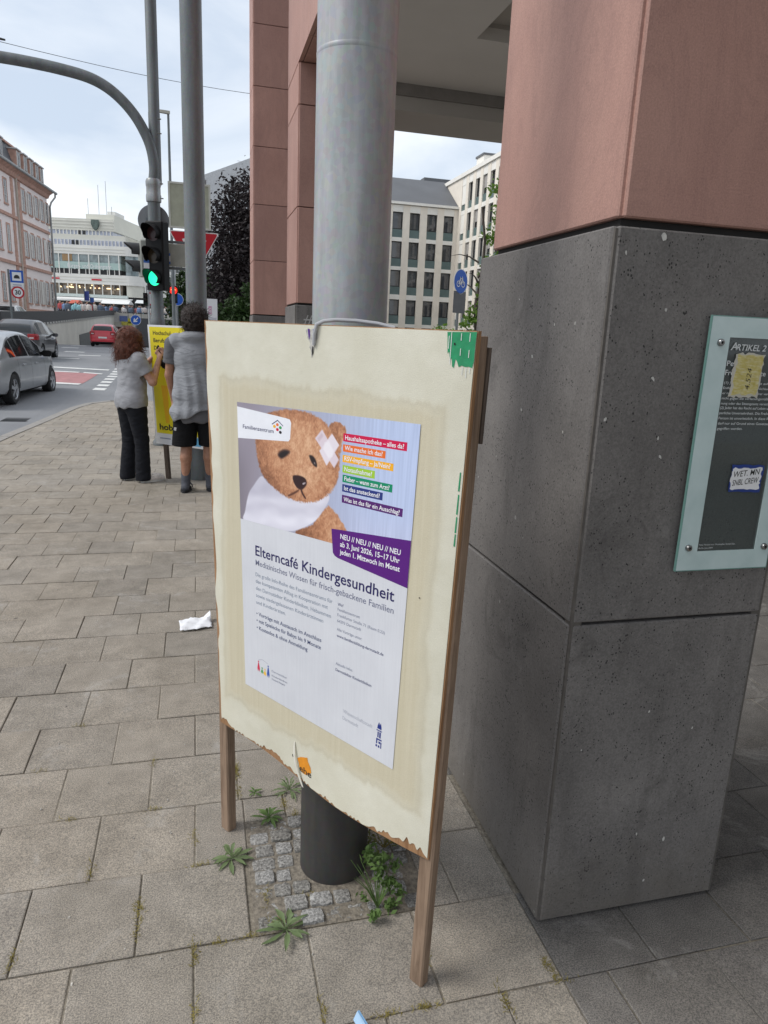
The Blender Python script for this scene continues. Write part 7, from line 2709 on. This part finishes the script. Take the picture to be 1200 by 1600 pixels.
def rosette(label, u, v, n_, L, w, seed, mat=None, tooth=False, z0=.004):
    p = at(u, v, Z=0)
    rd = random.Random(seed)
    t = thing('weed', label, 'weed', (p.x, p.y, 0), 0, 'weeds growing from the paving joints')
    for k in range(n_):
        m = MB()
        a = 2 * math.pi * k / n_ + rd.uniform(-.25, .25)
        leaf_blade(m, (0, 0, z0), a, L * rd.uniform(.65, 1.1), w * rd.uniform(.8, 1.15), L * rd.uniform(.04, .28), L * rd.uniform(.02, .2), rd, tooth)
        m.build('leaf', mat or M_weed2, t, smooth=True)
    for k in range(n_ // 2):
        m = MB()
        leaf_blade(m, (0, 0, z0 + .004), rd.uniform(0, 6.3), L * rd.uniform(.3, .5), w * .7, L * .45, 0, rd, tooth)
        m.build('leaf', mat or M_weed2, t, smooth=True)
    return t


rosette('flat rosette weed left of the cobbles', 362, 1343, 12, .068, .0095, 1)
rosette('long leaved weed at the lower edge of the cobbles', 447, 1455, 11, .080, .0100, 2)
rosette('green weed at the upper left corner of the cobbles', 420, 1280, 10, .055, .009, 3, M_weed)
rosette('toothed thistle weed above the cobbles behind the board', 452, 1236, 12, .075, .006, 4, M_weed2, True)
rosette('tiny weed in the joint behind the left board leg', 398, 1240, 7, .030, .006, 5, M_weed)
# bushy weed right of the mast foot
p = at(590, 1418, Z=0)
bw = thing('bushy_weed', 'bushy green weed between the mast foot and the right board leg', 'weed', (p.x, p.y, 0), 0)
rd = random.Random(8)
for k in range(16):
    a = rd.uniform(0, 6.3)
    L = rd.uniform(.07, .17)
    q = [Vector((0, 0, 0)), Vector((math.cos(a) * L * .25, math.sin(a) * L * .25, L * .5)), Vector((math.cos(a) * L * .55, math.sin(a) * L * .55, L * .85))]
    MB().tube(q, [.0018, .0014, .0008], 5).build('stem', M_weed, bw)
leaf_cloud('leaves', M_weed, bw, [((0, 0, .05), (.065, .055, .05)), ((.01, .05, .09), (.06, .06, .05)), ((.0, .10, .11), (.05, .06, .06)), ((-.03, -.02, .03), (.05, .05, .03))], 430, .0105, 12, .7)
p = at(600, 1325, Z=0)
bw2 = thing('bushy_weed', 'yellowish straggling weed behind the mast foot under the board', 'weed', (p.x, p.y, 0), 0)
for k in range(10):
    a = rd.uniform(0, 6.3)
    L = rd.uniform(.08, .16)
    MB().tube([Vector((0, 0, 0)), Vector((math.cos(a) * L * .4, math.sin(a) * L * .4, L * .5)), Vector((math.cos(a) * L * .8, math.sin(a) * L * .8, L * .8))], [.0016, .0012, .0007], 5).build('stem', M_moss, bw2)
leaf_cloud('leaves', leaf_mat('straggly_leaf', (.10, .12, .03), (.24, .24, .07), .3), bw2, [((0, 0, .06), (.09, .08, .06)), ((.06, .03, .04), (.07, .07, .04))], 420, .008, 13, .7)

# moss and dry grass in the joints
moss = MB()
rd = random.Random(31)
spots = [(222, 1420, 14), (222, 1450, 9), (240, 1265, 7), (243, 1190, 6), (302, 1492, 13), (305, 1580, 8), (150, 1362, 8), (310, 1215, 16), (376, 1200, 12), (374, 1235, 10), (340, 1470, 8), (800, 1562, 14), (855, 1515, 13), (665, 1570, 14), (512, 1583, 9), (705, 1480, 4), (30, 1500, 8), (120, 1160, 6), (100, 1300, 6), (310, 1355, 8), (308, 1310, 8), (455, 1255, 14), (462, 1275, 10), (415, 1400, 8), (470, 1400, 8), (430, 1440, 9), (890, 1555, 6), (600, 1565, 10), (390, 1480, 8), (60, 1210, 5)]
for (u, v, n_) in spots:
    c0 = at(u, v, Z=0)
    kr = round((c0.y - ROW0) / PITCHS)
    row_ = math.floor((c0.y - ROW0) / PITCHS)
    of_ = -0.345 if (row_ % 2) else -0.499
    xj = of_ + round((c0.x - of_) / .306) * .306
    along = abs(c0.x - xj) < abs(c0.y - (ROW0 + kr * PITCHS))
    if not (COB[0] - .02 < c0.x < COB[1] and COB[2] < c0.y < COB[3]):
        if along: c0.x = xj
        else: c0.y = ROW0 + kr * PITCHS
    for k in range(n_ * 4):
        p = c0 + Vector((rd.gauss(0, .006 if along else .018), rd.gauss(0, .022 if along else .006), 0))
        a, L = rd.uniform(0, 6.3), rd.uniform(.006, .020)
        d = Vector((math.cos(a), math.sin(a), rd.uniform(.2, 1.2))).normalized() * L
        s_ = Vector((-math.sin(a), math.cos(a), 0)) * .0011
        moss.add([p - s_ + Vector((0, 0, .001)), p + s_ + Vector((0, 0, .001)), p + d * .7 + s_ * .7, p + d], [(0, 1, 2, 3)])
tag(moss.build('joint_moss', M_moss, pave, fix=False), kind='stuff')
# pebbles, crumbs and cigarette ends strewn on the slabs
grit = MB()
for k in range(260):
    x, y = rd.uniform(-1.8, .85), rd.uniform(1.1, 5.5)
    if x > -.1 and 1.3 < y < 2.3 and rd.random() < .7: continue
    s_ = rd.uniform(.0012, .0045)
    q = [(x + s_ * rd.uniform(.6, 1.2) * math.cos(a), y + s_ * rd.uniform(.6, 1.2) * math.sin(a)) for a in (0, 1.2, 2.5, 3.8, 5.1)]
    grit.rings([[(a, b_, -.001) for a, b_ in q], [(a * .7 + x * .3, b_ * .7 + y * .3, s_ * .8) for a, b_ in q]], False, True)
tag(grit.build('crumbs', plain('crumb', (.44, .42, .38), .9, var=.4, scale=40), pave, fix=False), kind='stuff')

# crumpled tissue on the pavement
c0 = at(303, 978, Z=0)
ti = thing('paper_tissue', 'crumpled white paper tissue lying on the pavement left of the board', 'tissue', (c0.x, c0.y, 0), R(12))
m = MB()
nx2, ny2 = 14, 10
pts = []
rd = random.Random(5)
for j in range(ny2 + 1):
    row = []
    for i in range(nx2 + 1):
        x, y = (i / nx2 - .5) * .175, (j / ny2 - .5) * .135
        z = .010 + .006 * math.sin(i * .8 + j * .4) * math.sin(j * .9) + .003 * rd.uniform(-1, 1) + (.028 * max(0, (i - 11) / 3) if j > 6 else 0) + .010 * (j / ny2)
        row.append((x + rd.uniform(-.003, .003) + .02 * (j / ny2), y + rd.uniform(-.004, .004), max(.003, z)))
    pts.append(row)
m.rings(pts, closed=False)
o = m.build('tissue_sheet', plain('tissue_white', (.78, .79, .82), .9, var=.05), ti, smooth=True)
sd = o.modifiers.new('thick', 'SOLIDIFY')
sd.thickness = .0015

# pale blue card leaning into the lower edge of the picture
c0 = at(566, 1583, Z=.04)
bl = thing('blue_card', 'folded pale blue card standing at the lower picture edge', 'card', (c0.x, c0.y, 0), R(-30))
M_bluec = plain('blue_card', (.22, .44, .72), .5, var=.08)
m = MB()
m.rings([[(x, y, z) for x, y, z in ((-.012, .0, 0.001), (.075, -.06, 0.001), (.075, -.062, .012), (-.012, 0, .042))], [(x + .003, y + .004, z) for x, y, z in ((-.012, .0, 0.001), (.075, -.06, 0.001), (.075, -.062, .012), (-.012, 0, .042))]], True, True)
m.build('upright_flap', M_bluec, bl)
m = MB()
m.rings([[(-.012, -.001, .042), (.075, -.063, .012), (.06, -.085, .010), (-.016, -.02, .036)], [(-.012, -.001, .044), (.075, -.063, .014), (.06, -.085, .012), (-.016, -.02, .038)]], True, True)
m.build('upper_fold', plain('blue_card_light', (.42, .62, .84), .5, var=.06), bl)
